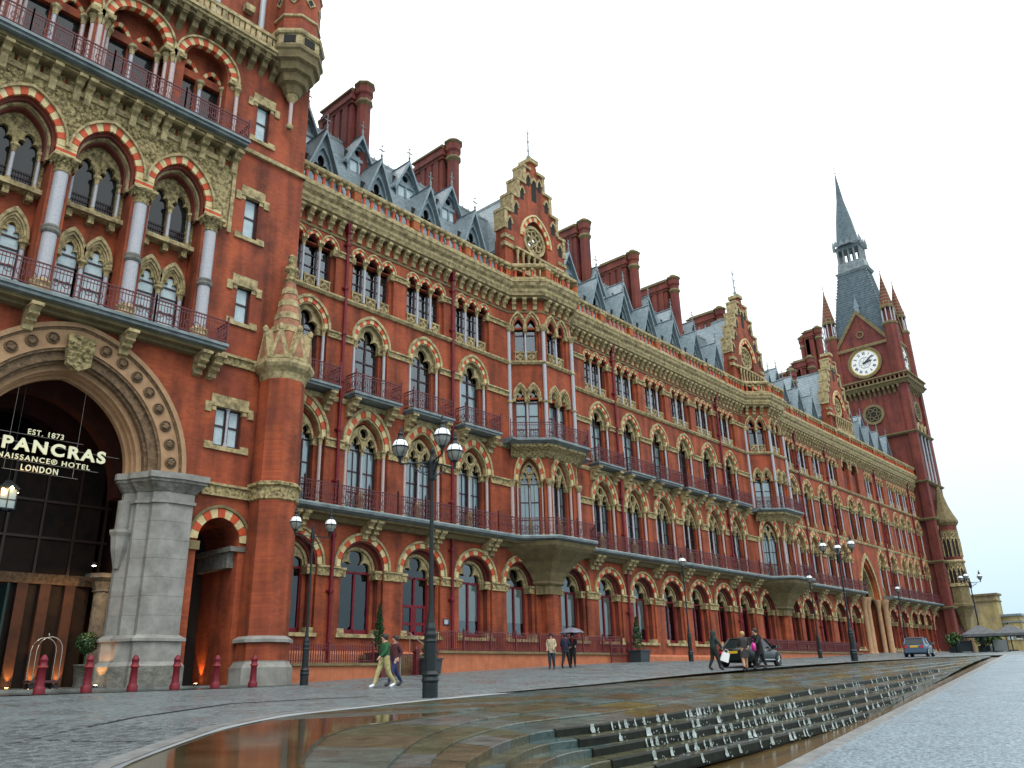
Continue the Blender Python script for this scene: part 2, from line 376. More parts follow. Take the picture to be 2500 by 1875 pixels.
zone(wall, 93.9, 101.6, Z2, Z3, [96.1, 98.9], lambda x: stilt(arch(x, .95, 24.2, 1.5, 9), 21.55), .5)
zone(wall, 101.6, 121.4, Z2, Z3, S3[6:8]+[111.2]+[113.9, 116.5, 120], lambda x: hole_3(x, .8), .36)
zone(wall, 93.9, 101.6, ZG0, Z1, [97.75], lambda x: stilt(arch(x, 2.55, 9.4, 4.6, 12), 1.3), 1.4)
# bays: three faces each, built in local frames
BAYF = []
for bc in (B1, B2):
    for (ax, ay), (bx, by) in (((bc-3.1, 0), (bc-1.46, -1.64)), ((bc-1.46, -1.64), (bc+1.46, -1.64)), ((bc+1.46, -1.64), (bc+3.1, 0))):
        d = Vector((bx-ax, by-ay)); wd = d.length; th = atan2(d.y, d.x); Mx = Matrix.Translation(((ax+bx)/2, (ay+by)/2, 0)) @ Matrix.Rotation(th, 4, 'Z')
        t = MB(); k1 = .62 if wd < 2.5 else .74; k2 = .86 if wd < 2.5 else 1.0
        zone(t, -wd/2, wd/2, ZG1, Z1, [0], hole_1, .3, 0, k1); zone(t, -wd/2, wd/2, Z1, Z2, [0], hole_2b, .3, 0, k2); zone(t, -wd/2, wd/2, Z2, Z3, [0], hole_3b, .3, 0, k2)
        wall.merge(t, Mx); BAYF.append((bc, Mx, wd, th, k1, k2))
# back-up masonry: ends, rear and top so that the wing is a closed block
wall.box(19.7, 121.4, 9.0, 14.0, 1.0, 27.0)
wall.box(19.7, 20.0, .02, 9.0, 1.0, 27.0)
obj('wall', wall.mesh('wing_wall', BRICK), WING)
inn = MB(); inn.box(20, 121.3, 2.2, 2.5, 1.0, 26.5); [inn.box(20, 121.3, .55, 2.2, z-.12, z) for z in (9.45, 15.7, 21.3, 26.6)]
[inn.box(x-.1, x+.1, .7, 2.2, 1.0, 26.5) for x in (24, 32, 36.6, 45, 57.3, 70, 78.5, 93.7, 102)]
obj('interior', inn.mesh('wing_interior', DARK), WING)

# ---- repeated shapes
def frieze(mb, x0, x1, z0, z1, o=.07, m=0):
    mb.box(x0, x1, -o, .03, z0+.06, z1-.09, m); mb.box(x0, x1, -o-.07, .03, z1-.09, z1, m+1); mb.box(x0, x1, -o-.03, .03, z0, z0+.06, m+1)
SUR = [STONE, CARVE, SRED, SCRM, BRICK, DBRICK, GRAN, PGRAN]
def window_gf(solo, blind=0, door=False):
    """surround, parts of the ground-floor window; solo: stones apart"""
    s = MB(); r0 = arch(0, 1.66, 7.12, 1.66, 13); s.ring(r0, arch(0, 1.78, 7.12, 1.78, 13), -.13, .0, 0)
    s.ring(arch(0, 1.30, 7.12, 1.30, 9), arch(0, 1.385, 7.12, 1.385, 9), -.0, .31, 5)
    a = stilt(arch(0, 1.14, 7.12, 1.14, 9), 3.95); b = stilt(arch(0, 1.385, 7.12, 1.385, 9), 3.95); s.ring(a, b, .3, .52, 5)
    s.ring(arch(0, 1.0, 7.12, 1.0, 9), arch(0, 1.15, 7.12, 1.15, 9), .43, .6, 0)
    s.ring(trefoil(0, .93, 6.9, 1.28, 9), arch(0, 1.02, 7.05, 1.02, 9), .52, .66, 0)
    for sg in (-1, 1):
        s.box(*sorted((sg*.93, sg*1.145)), .5, .68, 3.95, 6.66, 4)
        s.lathe([(.11, 0), (.11, 2.62)], (sg*1.27, .2), 6, 4, False, 0, 4.03)
        s.box(*sorted((sg*.92, sg*1.4)), .1, .67, 6.66, 6.98, 1); s.box(*sorted((sg*.9, sg*1.43)), .06, .67, 6.98, 7.1, 0); s.box(*sorted((sg*.95, sg*1.4)), .02, .66, 3.95, 4.2, 0)
    sill = MB(); sill.box(-1.48, 1.48, -.14, .7, 3.78, 3.95)
    parts = []
    fr = MB()
    for x0, x1, z0, z1 in ((-.94, -.85, 3.95, 7.0), (.85, .94, 3.95, 7.0), (-.94, .94, 6.92, 7.03), (-.06, .06, 3.95, 7.0), (-.94, .94, 3.95, 4.2)): fr.box(x0, x1, .6, .7, z0, z1)
    if door:
        for z in (5.5, 4.6): fr.box(-.9, .9, .61, .71, z-.07, z+.07)
        for x in (-.78, -.13, .13, .78): fr.box(x-.06, x+.06, .605, .705, 3.95, 5.5)
    parts.append(('frame', fr, BURG))
    g = MB(); g.add([(-.93, .67, 3.95), (.93, .67, 3.95), (.93, .67, 6.95), (-.93, .67, 6.95)], [(0, 1, 2, 3)])
    tp = trefoil(0, .93, 6.95, 1.24, 7); g.add([(0, .67, 6.95)]+[(p[0], .67, p[1]) for p in tp], [(0, i+1, i) for i in range(1, len(tp))])
    parts.append(('pane', g, PANE if blind else PANED))
    if blind:
        bl = MB(); bl.box(-.86, -.06, .71, .73, blind, 6.95); bl.box(.06, .86, .71, .73, blind, 6.95); parts.append(('blind', bl, BLIND))
    parts.append(('sill', sill, STONE))
    st = stones(1.385, 1.385, 1.65, 1.65, 7.12, 13, -.06, .05)
    return s, parts, st
def window_1(curt=True):
    s = MB(); s.ring(arch(0, 1.46, 13.5, 2.0, 13), arch(0, 1.62, 13.5, 2.2, 13), -.12, .02, 0)
    s.ring(arch(0, 1.1, 13.5, 1.5, 9), arch(0, 1.2, 13.5, 1.62, 9), .0, .3, 0)
    a = stilt(arch(0, .98, 13.5, 1.34, 9), 9.95); b = stilt(arch(0, 1.46, 13.5, 1.99, 9), 9.95); s.ring(a, b, .29, .5, 4)
    for sg in (-1, 1):                                   # nook shafts
        column(s, sg*1.25, .13, 9.97, 13.5, .095, 7, 0)
        s.box(*sorted((sg*.9, sg*1.5)), .27, .5, 13.05, 13.5, 1)
    A = arch(0, 1.0, 13.35, 1.42, 9)                       # plate tracery
    l1 = trefoil(-.48, .38, 13.35, .68, 6); l2 = trefoil(.48, .38, 13.35, .68, 6)
    outer = A+l2[::-1]+l1[::-1]
    s.plate(outer, [circ(0, 14.28, .27, 14)], .33, .5, 0)
    s.ring(circ(0, 14.28, .27, 15)[:]+[(.27, 14.28)], circ(0, 14.28, .37, 15)+[(.37, 14.28)], .27, .34, 0)
    for c in (-.48, .48): s.ring(arch(c, .36, 13.35, .72, 6), arch(c, .46, 13.35, .84, 6), .27, .34, 0)
    parts = []
    c = MB(); column(c, 0, .4, 11.0, 13.36, .075, 0, 1, .3, .15); c.lathe([(.19, 0), (.19, .9), (.12, 1.05)], (0, .4), 8, 2, False, pi/8, 9.96)
    parts.append(('mullion_shaft', c, [GRAN, STONE, DSTONE]))
    f = MB()
    for x in (-.94, -.09, .09, .94): f.box(x-.04, x+.04, .5, .58, 9.95, 13.5)
    for z in (10.05, 11.05, 12.15, 13.32): f.box(-.95, .95, .51, .57, z-.035, z+.035)
    f.box(-.5, -.46, .515, .565, 10, 13.3); f.box(.46, .5, .515, .565, 10, 13.3)
    parts.append(('frame', f, FRAME))
    g = MB(); g.add([(-.97, .56, 9.96), (.97, .56, 9.96), (.97, .56, 13.4), (-.97, .56, 13.4)], [(0, 1, 2, 3)])
    tp = arch(0, .97, 13.4, 1.3, 7); g.add([(0, .56, 13.4)]+[(p[0], .56, p[1]) for p in tp], [(0, i+1, i) for i in range(1, len(tp))])
    parts.append(('pane', g, PANE))
    if curt:
        q = MB()
        for x0, x1 in ((-.95, -.05), (.05, .95)) if curt == 1 else ((-.95, -.62), (.55, .95)) if curt == 2 else ((-.95, -.05), (.6, .95)):
            n = 16; vs = []
            for i in range(n+1):
                x = x0+(x1-x0)*i/n; y = .645+.03*sin(i*2.4)
                vs += [(x, y, 10.0), (x, y, 13.45)]
            q.add(vs, [(2*i, 2*i+2, 2*i+3, 2*i+1) for i in range(n)], 0, True)
        parts.append(('curtain', q, CURT))
    return s, parts, stones(1.2, 1.62, 1.46, 1.99, 13.5, 13, -.05, .28)
def window_2(pale=False):
    s = MB(); s.ring(arch(0, 1.21, 19.4, 1.46, 13), arch(0, 1.35, 19.4, 1.64, 13), -.12, .02, 0)
    a = stilt(arch(0, .78, 19.4, 1.0, 9), 15.9); b = stilt(arch(0, 1.21, 19.4, 1.46, 9), 15.9); s.ring(a, b, .28, .5, 4)
    s.ring(arch(0, .9, 19.4, 1.12, 9), arch(0, .98, 19.4, 1.2, 9), 0, .3, 0)
    s.ring(trefoil(0, .72, 19.2, 1.05, 9), arch(0, .92, 19.3, 1.2, 9), .22, .42, 0)
    for sg in (-1, 1):
        column(s, sg*1.04, .1, 16.3, 19.4, .085, 6, 0); s.box(*sorted((sg*.9, sg*1.2)), -.02, .25, 15.9, 16.3, 0)
        s.box(*sorted((sg*.72, sg*1.24)), .2, .5, 19.0, 19.4, 1)
    parts = []
    f = MB()
    for x in (-.74, .0, .74): f.box(x-.045, x+.045, .46, .55, 15.9, 19.3 if x else 20.1)
    for z in (16.0, 18.35, 19.25): f.box(-.76, .76, .47, .54, z-.04, z+.04)
    parts.append(('frame', f, FRAME))
    g = MB(); g.add([(-.77, .53, 15.92), (.77, .53, 15.92), (.77, .53, 19.3), (-.77, .53, 19.3)], [(0, 1, 2, 3)])
    tp = arch(0, .77, 19.3, 1.0, 7); g.add([(0, .53, 19.3)]+[(p[0], .53, p[1]) for p in tp], [(0, i+1, i) for i in range(1, len(tp))])
    parts.append(('pane', g, PANE))
    if pale:
        q = MB(); n = 20; vs = []
        for i in range(n+1): vs += [(-.75+1.5*i/n, .6+.03*sin(i*2.2), 15.95), (-.75+1.5*i/n, .6+.03*sin(i*2.2), 19.2)]
        q.add(vs, [(2*i, 2*i+2, 2*i+3, 2*i+1) for i in range(n)], 0, True); parts.append(('curtain', q, CURT))
    return s, parts, stones(.98, 1.2, 1.2, 1.45, 19.4, 13, -.05, .28)
def diamond(mb, x, z, h, y, m=0):
    mb.box(x-h, x+h, y, y+.1, z-h, z+h, m+1); a = [(x-h, z-h), (x+h, z-h), (x+h, z+h), (x-h, z+h)]; b_ = [(x+(p-x)*.86, z+(q-z)*.86) for p, q in a]; mb.ring(b_+b_[:1], a+a[:1], y-.05, y+.01, m, ends=False)
    for r, d in ((.86, -.045), (.5, -.06), (.2, -.07)):
        p = [(x-h*r, z), (x, z-h*r), (x+h*r, z), (x, z+h*r)]; q = [(x+(a-x)*.68, z+(b-z)*.68) for a, b in p]
        mb.ring(q+q[:1], p+p[:1], y+d, y+.01, m, ends=False)
def window_3():
    s = MB()
    for c in (-1.04, 0, 1.04):
        s.ring(arch(c, .52, 24.25, .62, 7), arch(c, .6, 24.25, .72, 7), -.1, .02, 0)
        for i, mb in enumerate(stones(.36, .42, .52, .61, 24.25, 7, -.05, .2, c)): s.merge(mb, None, 2 if i % 2 else 3)
    a = [(-1.3, 21.55), (-1.3, 24.2), (1.3, 24.2), (1.3, 21.55)]; b = [(-1.53, 21.55), (-1.53, 24.26), (1.53, 24.26), (1.53, 21.55)]; s.ring(a, b, .2, .5, 4)
    for c in (-1.04, 0, 1.04): s.ring(arch(c, .33, 24.2, .4, 5), arch(c, .4, 24.24, .5, 5), .1, .34, 5)
    for sg in (-1, 1): s.box(*sorted((sg*1.28, sg*1.56)), -.04, .32, 23.86, 24.25, 1)
    parts = []
    for sg in (-1, 1):
        c = MB(); column(c, sg*.52, .14, 21.55, 24.27, .08, 0, 1, .42, .22); parts.append(('shaft', c, [GRAN, STONE]))
    for c in (-1.04, 0, 1.04):
        p = MB(); diamond(p, c*.93, 21.88, .33, .2); p.box(c*.93-.37, c*.93+.37, .14, .34, 22.2, 22.28); parts.append(('carved_panel', p, [STONE, TAND]))
    f = MB()
    for x in (-1.3, -.52, .52, 1.3): f.box(x-.05, x+.05, .42, .5, 22.2, 24.3)
    for z in (22.25, 22.9, 23.6, 24.25): f.box(-1.3, 1.3, .43, .49, z-.03, z+.03)
    parts.append(('frame', f, FRAME))
    g = MB(); g.add([(-1.32, .48, 22.2), (1.32, .48, 22.2), (1.32, .48, 24.68), (-1.32, .48, 24.68)], [(0, 1, 2, 3)]); parts.append(('pane', g, PANE))
    return s, parts, []
def window_2b(k):
    s = MB(); hoods = []
    for c in (-.5, .5):
        hd = MB(); hoods.append(('cusped_arch', hd, STONE))
        for h0, h1, y in ((.5, .58, -.16), (.42, .51, -.1), (.34, .43, -.04)): hd.ring(arch(c*k, h0*k, 19.0, h0*1.75, 9), arch(c*k, h1*k, 19.0, h1*1.75, 9), y, .2, 0)
        hd.ring(trefoil(c*k, .3*k, 18.9, .62, 8), arch(c*k, .36*k, 19.0, .7, 8), .06, .26, 0)
    for x in (-1.0*k, 1.0*k): s.box(x-.12, x+.12, -.12, .3, 18.68, 19.0, 1)
    s.box(-.16, .16, -.12, .3, 18.68, 19.0, 1); s.ring([(-.86*k, 15.9), (-.86*k, 18.9), (.86*k, 18.9), (.86*k, 15.9)], [(-1.06*k, 15.9), (-1.06*k, 19.05), (1.06*k, 19.05), (1.06*k, 15.9)], .15, .4, 4)
    c = MB(); column(c, 0, .1, 15.9, 18.7, .085, 0, 1, .2, .25); parts = hoods+[('shaft', c, [GRAN, STONE])]
    f = MB()
    for x in (-.86*k, -.1, .1, .86*k): f.box(x-.04, x+.04, .32, .4, 15.9, 19.0)
    for z in (16.0, 16.9, 17.8, 18.7): f.box(-.86*k, .86*k, .33, .39, z-.035, z+.035)
    parts.append(('frame', f, FRAME))
    g = MB(); g.add([(-.9*k, .38, 15.92), (.9*k, .38, 15.92), (.9*k, .38, 19.72), (-.9*k, .38, 19.72)], [(0, 1, 2, 3)]); parts.append(('pane', g, PANE))
    q = MB(); q.box(-.84*k, -.06, .42, .44, 15.95, 18.6); q.box(.06, .84*k, .42, .44, 15.95, 18.6); parts.append(('curtain', q, CURT))
    return s, parts, []
def window_3b(k):
    s = MB()
    s.ring(arch(-.56*k, .56*k, 24.0, 1.0, 9), arch(-.56*k, .68*k, 24.0, 1.16, 9), -.12, .02, 0); s.ring(arch(.56*k, .56*k, 24.0, 1.0, 9), arch(.56*k, .68*k, 24.0, 1.16, 9), -.121, .02, 0)
    for c in (-.5, .5):
        s.ring(arch(c*k, .44*k, 24.0, .8, 9), arch(c*k, .55*k, 24.0, .98, 9), -.05, .2, 1); s.ring(arch(c*k, .32*k, 24.0, .6, 8), arch(c*k, .43*k, 24.0, .8, 8), .02, .25, 5)
    for x in (-1.0*k, 0, 1.0*k): s.box(x-.13, x+.13, -.12, .3, 23.66, 24.0, 1)
    s.ring([(-.84*k, 21.55), (-.84*k, 23.9), (.84*k, 23.9), (.84*k, 21.55)], [(-1.06*k, 21.55), (-1.06*k, 24.05), (1.06*k, 24.05), (1.06*k, 21.55)], .15, .4, 4)
    c = MB(); column(c, 0, .06, 21.55, 23.7, .07, 0, 1, .2, .2); parts = [('shaft', c, [GRAN, STONE])]
    for x in (-.45*k, .45*k): p = MB(); diamond(p, x, 21.88, .32, .12); p.box(x-.38, x+.38, .06, .3, 22.2, 22.27); parts.append(('carved_panel', p, [STONE, TAND]))
    f = MB()
    for x in (-.84*k, 0, .84*k): f.box(x-.06, x+.06, .32, .4, 22.2, 24.0)
    for z in (22.25, 23.5): f.box(-.84*k, .84*k, .33, .39, z-.04, z+.04)
    parts.append(('frame', f, FRAME)); g = MB(); g.add([(-.88*k, .38, 22.2), (.88*k, .38, 22.2), (.88*k, .38, 24.62), (-.88*k, .38, 24.62)], [(0, 1, 2, 3)]); parts.append(('pane', g, PANE))
    return s, parts, []
TPL = {}
def place_window(kind, x, y=0, rz=0, solo=False, sx=1, name='window'):
    if kind not in TPL:
        s, parts, st = kind_fn[kind]()
        j = MB(); j.merge(s)
        for i, b in enumerate(st): j.merge(b, None, 2 if i % 2 else 3)
        TPL[kind] = (s.mesh(kind+'_surround', SUR), j.mesh(kind+'_surround_joined', SUR), [(n, b.mesh(kind+'_'+n, mt), ) for n, b, mt in parts], [b.mesh(kind+'_stone', SRED if i % 2 else SCRM) for i, b in enumerate(st)])
    s, j, parts, st = TPL[kind]
    o = obj(name, s if solo else j, WING, (x, y, 0), rz, scale=(sx, 1, 1) if sx != 1 else None)
    for n, me in parts: obj(n, me, o)
    if solo:
        for me in st: obj('arch_stone', me, o)
    return o
kind_fn = {'gf': lambda: window_gf(1), 'gf_blind': lambda: window_gf(1, 4.9), 'gf_blind_low': lambda: window_gf(1, 4.45), 'gf_door': lambda: window_gf(1, 0, True),
           'f1': lambda: window_1(1), 'f1_parted': lambda: window_1(2), 'f1_half': lambda: window_1(3), 'f1_dark': lambda: window_1(False), 'f2': lambda: window_2(False), 'f2_pale': lambda: window_2(True), 'f3': window_3,
           'f2b': lambda: window_2b(1), 'f2b_narrow': lambda: window_2b(.86), 'f3b': lambda: window_3b(1), 'f3b_narrow': lambda: window_3b(.86)}
GK = {26.0: 'gf', 30.0: 'gf_door', 34.1: 'gf_blind', 38.05: 'gf_blind', 43.2: 'gf_blind', 47.25: 'gf_blind_low', 51.4: 'gf_blind'}
for i, x in enumerate(GF+GF3): place_window(GK.get(x, 'gf'), x, solo=x < 48, name='entrance_door' if x == 30.0 else 'window')
for i, x in enumerate(S1+S2+S3):
    n = x < 60; nar = 110 < x < 118; ent = 94 < x < 101
    if not ent: place_window(('f1_half', 'f1', 'f1', 'f1', 'f1_parted', 'f1', 'f1_half', 'f1_dark', 'f1_parted', 'f1', 'f1_dark', 'f1_half', 'f1_dark')[i % 13], x, solo=x < 52, sx=.76 if nar else 1)
    place_window('f2_pale' if i in (3, 4, 5, 6, 11, 14) else 'f2', x, solo=x < 50, sx=.8 if nar else 1)
    if ent: pass
    elif x < 93: place_window('f3', x)
for x in S3[6:8]+[111.2, 113.9, 116.5, 120]: place_window('f3', x, sx=.8)
for bc, Mx, wd, th, k1, k2 in BAYF:
    p = Mx.translation
    place_window('f1', p.x, p.y, th, sx=k1); place_window('f2b_narrow' if wd < 2.5 else 'f2b', p.x, p.y, th); place_window('f3b_narrow' if wd < 2.5 else 'f3b', p.x, p.y, th)
# deep blind lights over the entry arch
eb = MB()
for x in (96.1, 98.9):
    eb.ring(arch(x, .95, 24.2, 1.5, 9), arch(x, 1.15, 24.2, 1.75, 9), -.1, .2, 0); eb.box(x-.9, x+.9, .3, .4, 21.6, 24.0, 1)
obj('blind_arches', eb.mesh('blind_arches', [STONE, DBRICK]), WING)

# ---- carved friezes between the windows, strings, slab, cornice
def frz(xs, hw, z0, z1, a, b):
    e = [a]+[v for x in xs for v in (x-hw, x+hw)]+[b]
    for i in range(0, len(e), 2):
        if e[i+1]-e[i] > .08: fz = MB(); frieze(fz, e[i], e[i+1], z0, z1); obj('carved_frieze', fz.mesh('carved_frieze', [CARVE, STONE]), WING)
frz(GF, 1.40, 6.62, 7.1, 19.8, 93.8); frz(GF3, 1.40, 6.62, 7.1, 101.7, 121.4)
for a, b, xs in ((19.8, B1-3.1, S1), (B1+3.1, B2-3.1, S2), (B2+3.1, 93.8, S3[:4])): frz(xs, 1.47, 13.03, 13.5, a, b); frz(xs, 1.22, 19.0, 19.4, a, b); frz(xs, 1.54, 23.88, 24.25, a, b)
frz(S3[6:], 1.2, 13.03, 13.5, 101.7, 121.4); frz(S3[4:], 1.1, 19.0, 19.4, 93.8, 121.4)
sg = MB(); sweep(sg, WP, [(-.02, 21.28), (.1, 21.28), (.2, 21.42), (.2, 21.5), (.06, 21.56), (-.02, 21.56)]); obj('string_course', sg.mesh('string_course', STONE), WING); sg = MB()
sweep(sg, WP, [(-.02, 15.5), (.06, 15.5), (.13, 15.66), (.13, 15.74), (-.02, 15.76)])
obj('string_course', sg.mesh('string_course', STONE), WING)
cn = MB(); sweep(cn, WP, [(-.02, 26.15), (.5, 26.15), (.55, 26.3), (.62, 26.42), (.62, 26.6), (.78, 26.75), (.84, 26.95), (.9, 27.02), (.9, 27.14), (.5, 27.3), (-.3, 27.3)])
obj('cornice', cn.mesh('cornice', [STONE]), WING)
cg = MB(); sweep(cg, WP, [(-.02, 25.05), (.05, 25.05), (.05, 25.2), (-.02, 25.22)]); obj('corbel_course', cg.mesh('corbel_course', DSTONE), WING); cg = MB(); sweep(cg, WP, [(-.02, 25.98), (.38, 25.98), (.42, 26.14), (-.02, 26.15)])
obj('corbel_course', cg.mesh('corbel_course', DSTONE), WING)
cb = MB(); cb.extr([(0, 25.25), (0, 26.0), (.5, 26.0), (.5, 25.85), (.3, 25.72), (.34, 25.6), (.16, 25.5), (.14, 25.25)], -.14, .14)
cb.v = [(y, -x, z) for x, y, z in cb.v]
cbm = cb.mesh('corbel', STONE)
L = along(WP, 0, .68, .1)
for i, (x, y, a) in enumerate(L): obj('corbel', cbm, WING, (x, y, 0), a)
# parapet
pp = MB(); sweep(pp, WP, [(.38, 27.25), (.72, 27.25), (.72, 27.42), (.38, 27.42)]); obj('parapet_base', pp.mesh('parapet_base', STONE), WING)
pp = MB(); sweep(pp, WP, [(.34, 28.16), (.76, 28.16), (.8, 28.24), (.8, 28.36), (.7, 28.45), (.4, 28.45), (.3, 28.36), (.3, 28.24)]); obj('parapet_rail', pp.mesh('parapet_rail', STONE), WING)
bl = MB(); bl.lathe([(.1, 27.46), (.085, 27.8), (.1, 27.95)], (0, 0), 8, 0); bl.lathe([(.13, 27.95), (.17, 28.0), (.17, 28.16)], (0, 0), 8, 1, False, pi/8); bl.lathe([(.15, 27.4), (.15, 27.46)], (0, 0), 8, 1, False, pi/8)
blm = bl.mesh('baluster', [SRED, STONE])
de = MB(); de.box(-.24, .24, -.2, .2, 27.42, 28.0, 0); de.box(-.28, .28, -.23, .23, 28.0, 28.18, 1); dem = de.mesh('parapet_die', [BRICK2, STONE])
dies = [24.0+4.05*i for i in range(25)]
cnt = 0
far = MB()
P = WP
for (ax, ay), (bx, by) in zip(P, P[1:]):
    d = Vector((bx-ax, by-ay)); ln = d.length; th = atan2(d.y, d.x); u = d/ln; nn = Vector((u.y, -u.x))
    k = max(1, round(ln/4.05)); seg = ln/k
    for j in range(k):
        for t in ([0] if (j or ay < 0 or by < 0) else [])+([seg*.985] if (by < 0 or ay < 0) and j == k-1 and by == 0 else []):
            q = Vector((ax, ay))+u*(j*seg+t)+nn*.55; obj('parapet_die', dem, WING, (q.x, q.y, 0), th)
        nb = max(3, round((seg-.6)/.575)); 
        for i in range(nb):
            q = Vector((ax, ay))+u*(j*seg+.3+(seg-.6)*(i+.5)/nb)+nn*.55
            obj('baluster', blm, WING, (q.x, q.y, 0), th); cnt += 1
# ---- first-floor balcony (broken at the entry arch)
def bracket_mesh():
    b = MB(); b.extr([(0, 0), (.78, 0), (.78, -.2), (.62, -.34), (.66, -.46), (.42, -.52), (.46, -.68), (.2, -.72), (.22, -.95), (0, -1.0)], -.17, .17)
    b.extr([(.05, -.05), (.86, -.05), (.86, -.18), (.05, -.18)], -.2, .2)
    b.v = [(y, -x, z) for x, y, z in b.v]; return b.mesh('bracket', STONE)
BRK = bracket_mesh()
def railing(L, h=1.02, step=.13, posts=True, m=0, orn=True):
    r = MB(); r.box(-L/2, L/2, -.025, .025, h-.05, h); r.box(-L/2, L/2, -.02, .02, .08, .12); r.box(-L/2, L/2, -.015, .015, h-.2, h-.17)
    n = max(2, round(L/step))
    for i in range(n+1): x = -L/2+L*i/n; r.box(x-.011, x+.011, -.011, .011, .1, h-.03)
    if orn:
        n2 = max(1, round(L/.42))
        for i in range(n2):
            x = -L/2+L*(i+.5)/n2; c = circ(x, h*.42, .15, 10); d = circ(x, h*.42, .12, 10); r.ring(d+d[:1], c+c[:1], -.012, .012, 0, ends=False)
    if posts:
        for x in (-L/2, L/2): r.box(x-.03, x+.03, -.03, .03, 0, h+.14); r.lathe([(.02, 0), (.05, .05), (.02, .1), (.005, .18)], (x, 0), 6, 0, True, 0, h+.12)
    return r
for pth in ([p for p in WP if p[0] < 78]+[(93.7, 0)], [(101.8, 0), (121.4, 0)]):
    s = MB(); sweep(s, pth, [(-.02, 9.52), (.5, 9.5), (.85, 9.58), (.95, 9.62), (1.12, 9.66), (1.15, 9.78), (1.12, 9.86), (.9, 9.9), (-.02, 9.92)])
    bo = obj('balcony', s.mesh('balcony_slab', LEAD), WING)
    s = MB(); sweep(s, pth, [(-.02, 9.2), (.3, 9.22), (.5, 9.4), (.8, 9.46), (.8, 9.55), (-.02, 9.55)]); obj('cove', s.mesh('balcony_cove', DSTONE), bo)
    rl = {}
    L = along2(pth, 1.02, 2.0)
    for x, y, a, ln in L:
        key = round(ln, 2)
        if key not in rl: rl[key] = railing(key-.01).mesh('balcony_railing', IRON)
        obj('railing', rl[key], bo, (x, y, 9.9), a)
    for x, y, a in along(pth, 0, 4.02):
        if y < -.05: continue
        for dx in (-.26, .26): obj('bracket', BRK, bo, (x+dx-.1, y, 9.52))
# ---- second-floor balconies: one to a window, one round each bay
s = MB(); s.box(-1.62, 1.62, -.95, .02, 15.92, 16.04); s.box(-1.55, 1.55, -.85, .02, 15.8, 15.92); b2m = s.mesh('small_balcony', LEAD)
r = MB(); r.merge(railing(3.1, 1.05), Matrix.Translation((0, -.88, 16.04)))
for sx in (-1.55, 1.55): r.merge(railing(.82, 1.05, posts=False, orn=True), Matrix.Translation((sx, -.46, 16.04)) @ Matrix.Rotation(pi/2, 4, 'Z'))
r2m = r.mesh('small_balcony_railing', IRON)
for x in S1+S2:
    o = obj('small_balcony', b2m, WING, (x, 0, 0)); obj('railing', r2m, o)
    for dx in (-1.3, 1.3): obj('bracket', BRK, o, (dx, 0, 15.82))
for bc in (B1, B2):
    pth = [(bc-3.1, 0), (bc-1.46, -1.64), (bc+1.46, -1.64), (bc+3.1, 0)]
    s = MB(); sweep(s, [(bc-4, 0)]+pth+[(bc+4, 0)], [(-.02, 15.66), (.6, 15.68), (.8, 15.78), (1.0, 15.84), (1.0, 15.98), (-.02, 16.02)])
    o = obj('bay_balcony', s.mesh('bay_balcony', LEAD), WING)
    s = MB(); sweep(s, pth, [(-.02, 14.9), (.12, 14.95), (.35, 15.3), (.7, 15.5), (.7, 15.68), (-.02, 15.68)]); obj('cove', s.mesh('bay_cove', CARVE), o)
    for x, y, a in along(pth, .92, 2.6): obj('railing', railing(2.72 if abs(a) > .1 else 3.55).mesh('bay_railing', IRON), o, (x, y, 16.0), a)
    # corner shafts
    for x, y in ((bc-3.1, -.06), (bc-1.5, -1.74), (bc+1.5, -1.74), (bc+3.1, -.06)):
        c = MB(); c.lathe([(.13, 16.0), (.13, 24.0)], (x, y), 10, 0); [c.lathe([(.17, z), (.2, z+.06), (.17, z+.14)], (x, y), 10, 1) for z in (18.6, 21.3)]
        c.lathe([(.14, 23.6), (.3, 23.95), (.3, 24.05)], (x, y), 8, 1); c.lathe([(.12, 9.95), (.12, 13.1)], (x, y), 10, 2); c.lathe([(.13, 13.05), (.26, 13.4), (.26, 13.5)], (x, y), 8, 1)
        obj('bay_shaft', c.mesh('bay_shaft', [GRAN, STONE, PGRAN]), WING)
    # corbelled foot of the bay on its pier
    s = MB(); n = 7
    def half(r, z, f): return [(bc-3.9*f, .0, z), (bc-2.0*f, -2.55*f, z), (bc+2.0*f, -2.55*f, z), (bc+3.9*f, .0, z)]
    prof = [(1, 9.56), (.97, 9.3), (.9, 9.1), (.86, 9.02), (.6, 8.5), (.42, 7.9), (.33, 7.4), (.34, 7.25), (.27, 7.1), (.27, 6.65), (.3, 6.6)]
    vs = [p for f, z in prof for p in half(0, z, f)]
    s.add(vs, [(4*i+j, 4*i+j+1, 4*i+5+j, 4*i+4+j) for i in range(len(prof)-1) for j in range(3)])
    s.box(bc-.8, bc+.8, -.56, .02, 6.62, 7.1)
    obj('bay_corbel', s.mesh('bay_corbel', DSTONE), WING)
    s = MB(); s.lathe([(.62, 1.2), (.62, 6.64)], (bc, -.15), 8, 0, False, pi/8); obj('bay_pier', s.mesh('bay_pier', BRICK), WING)
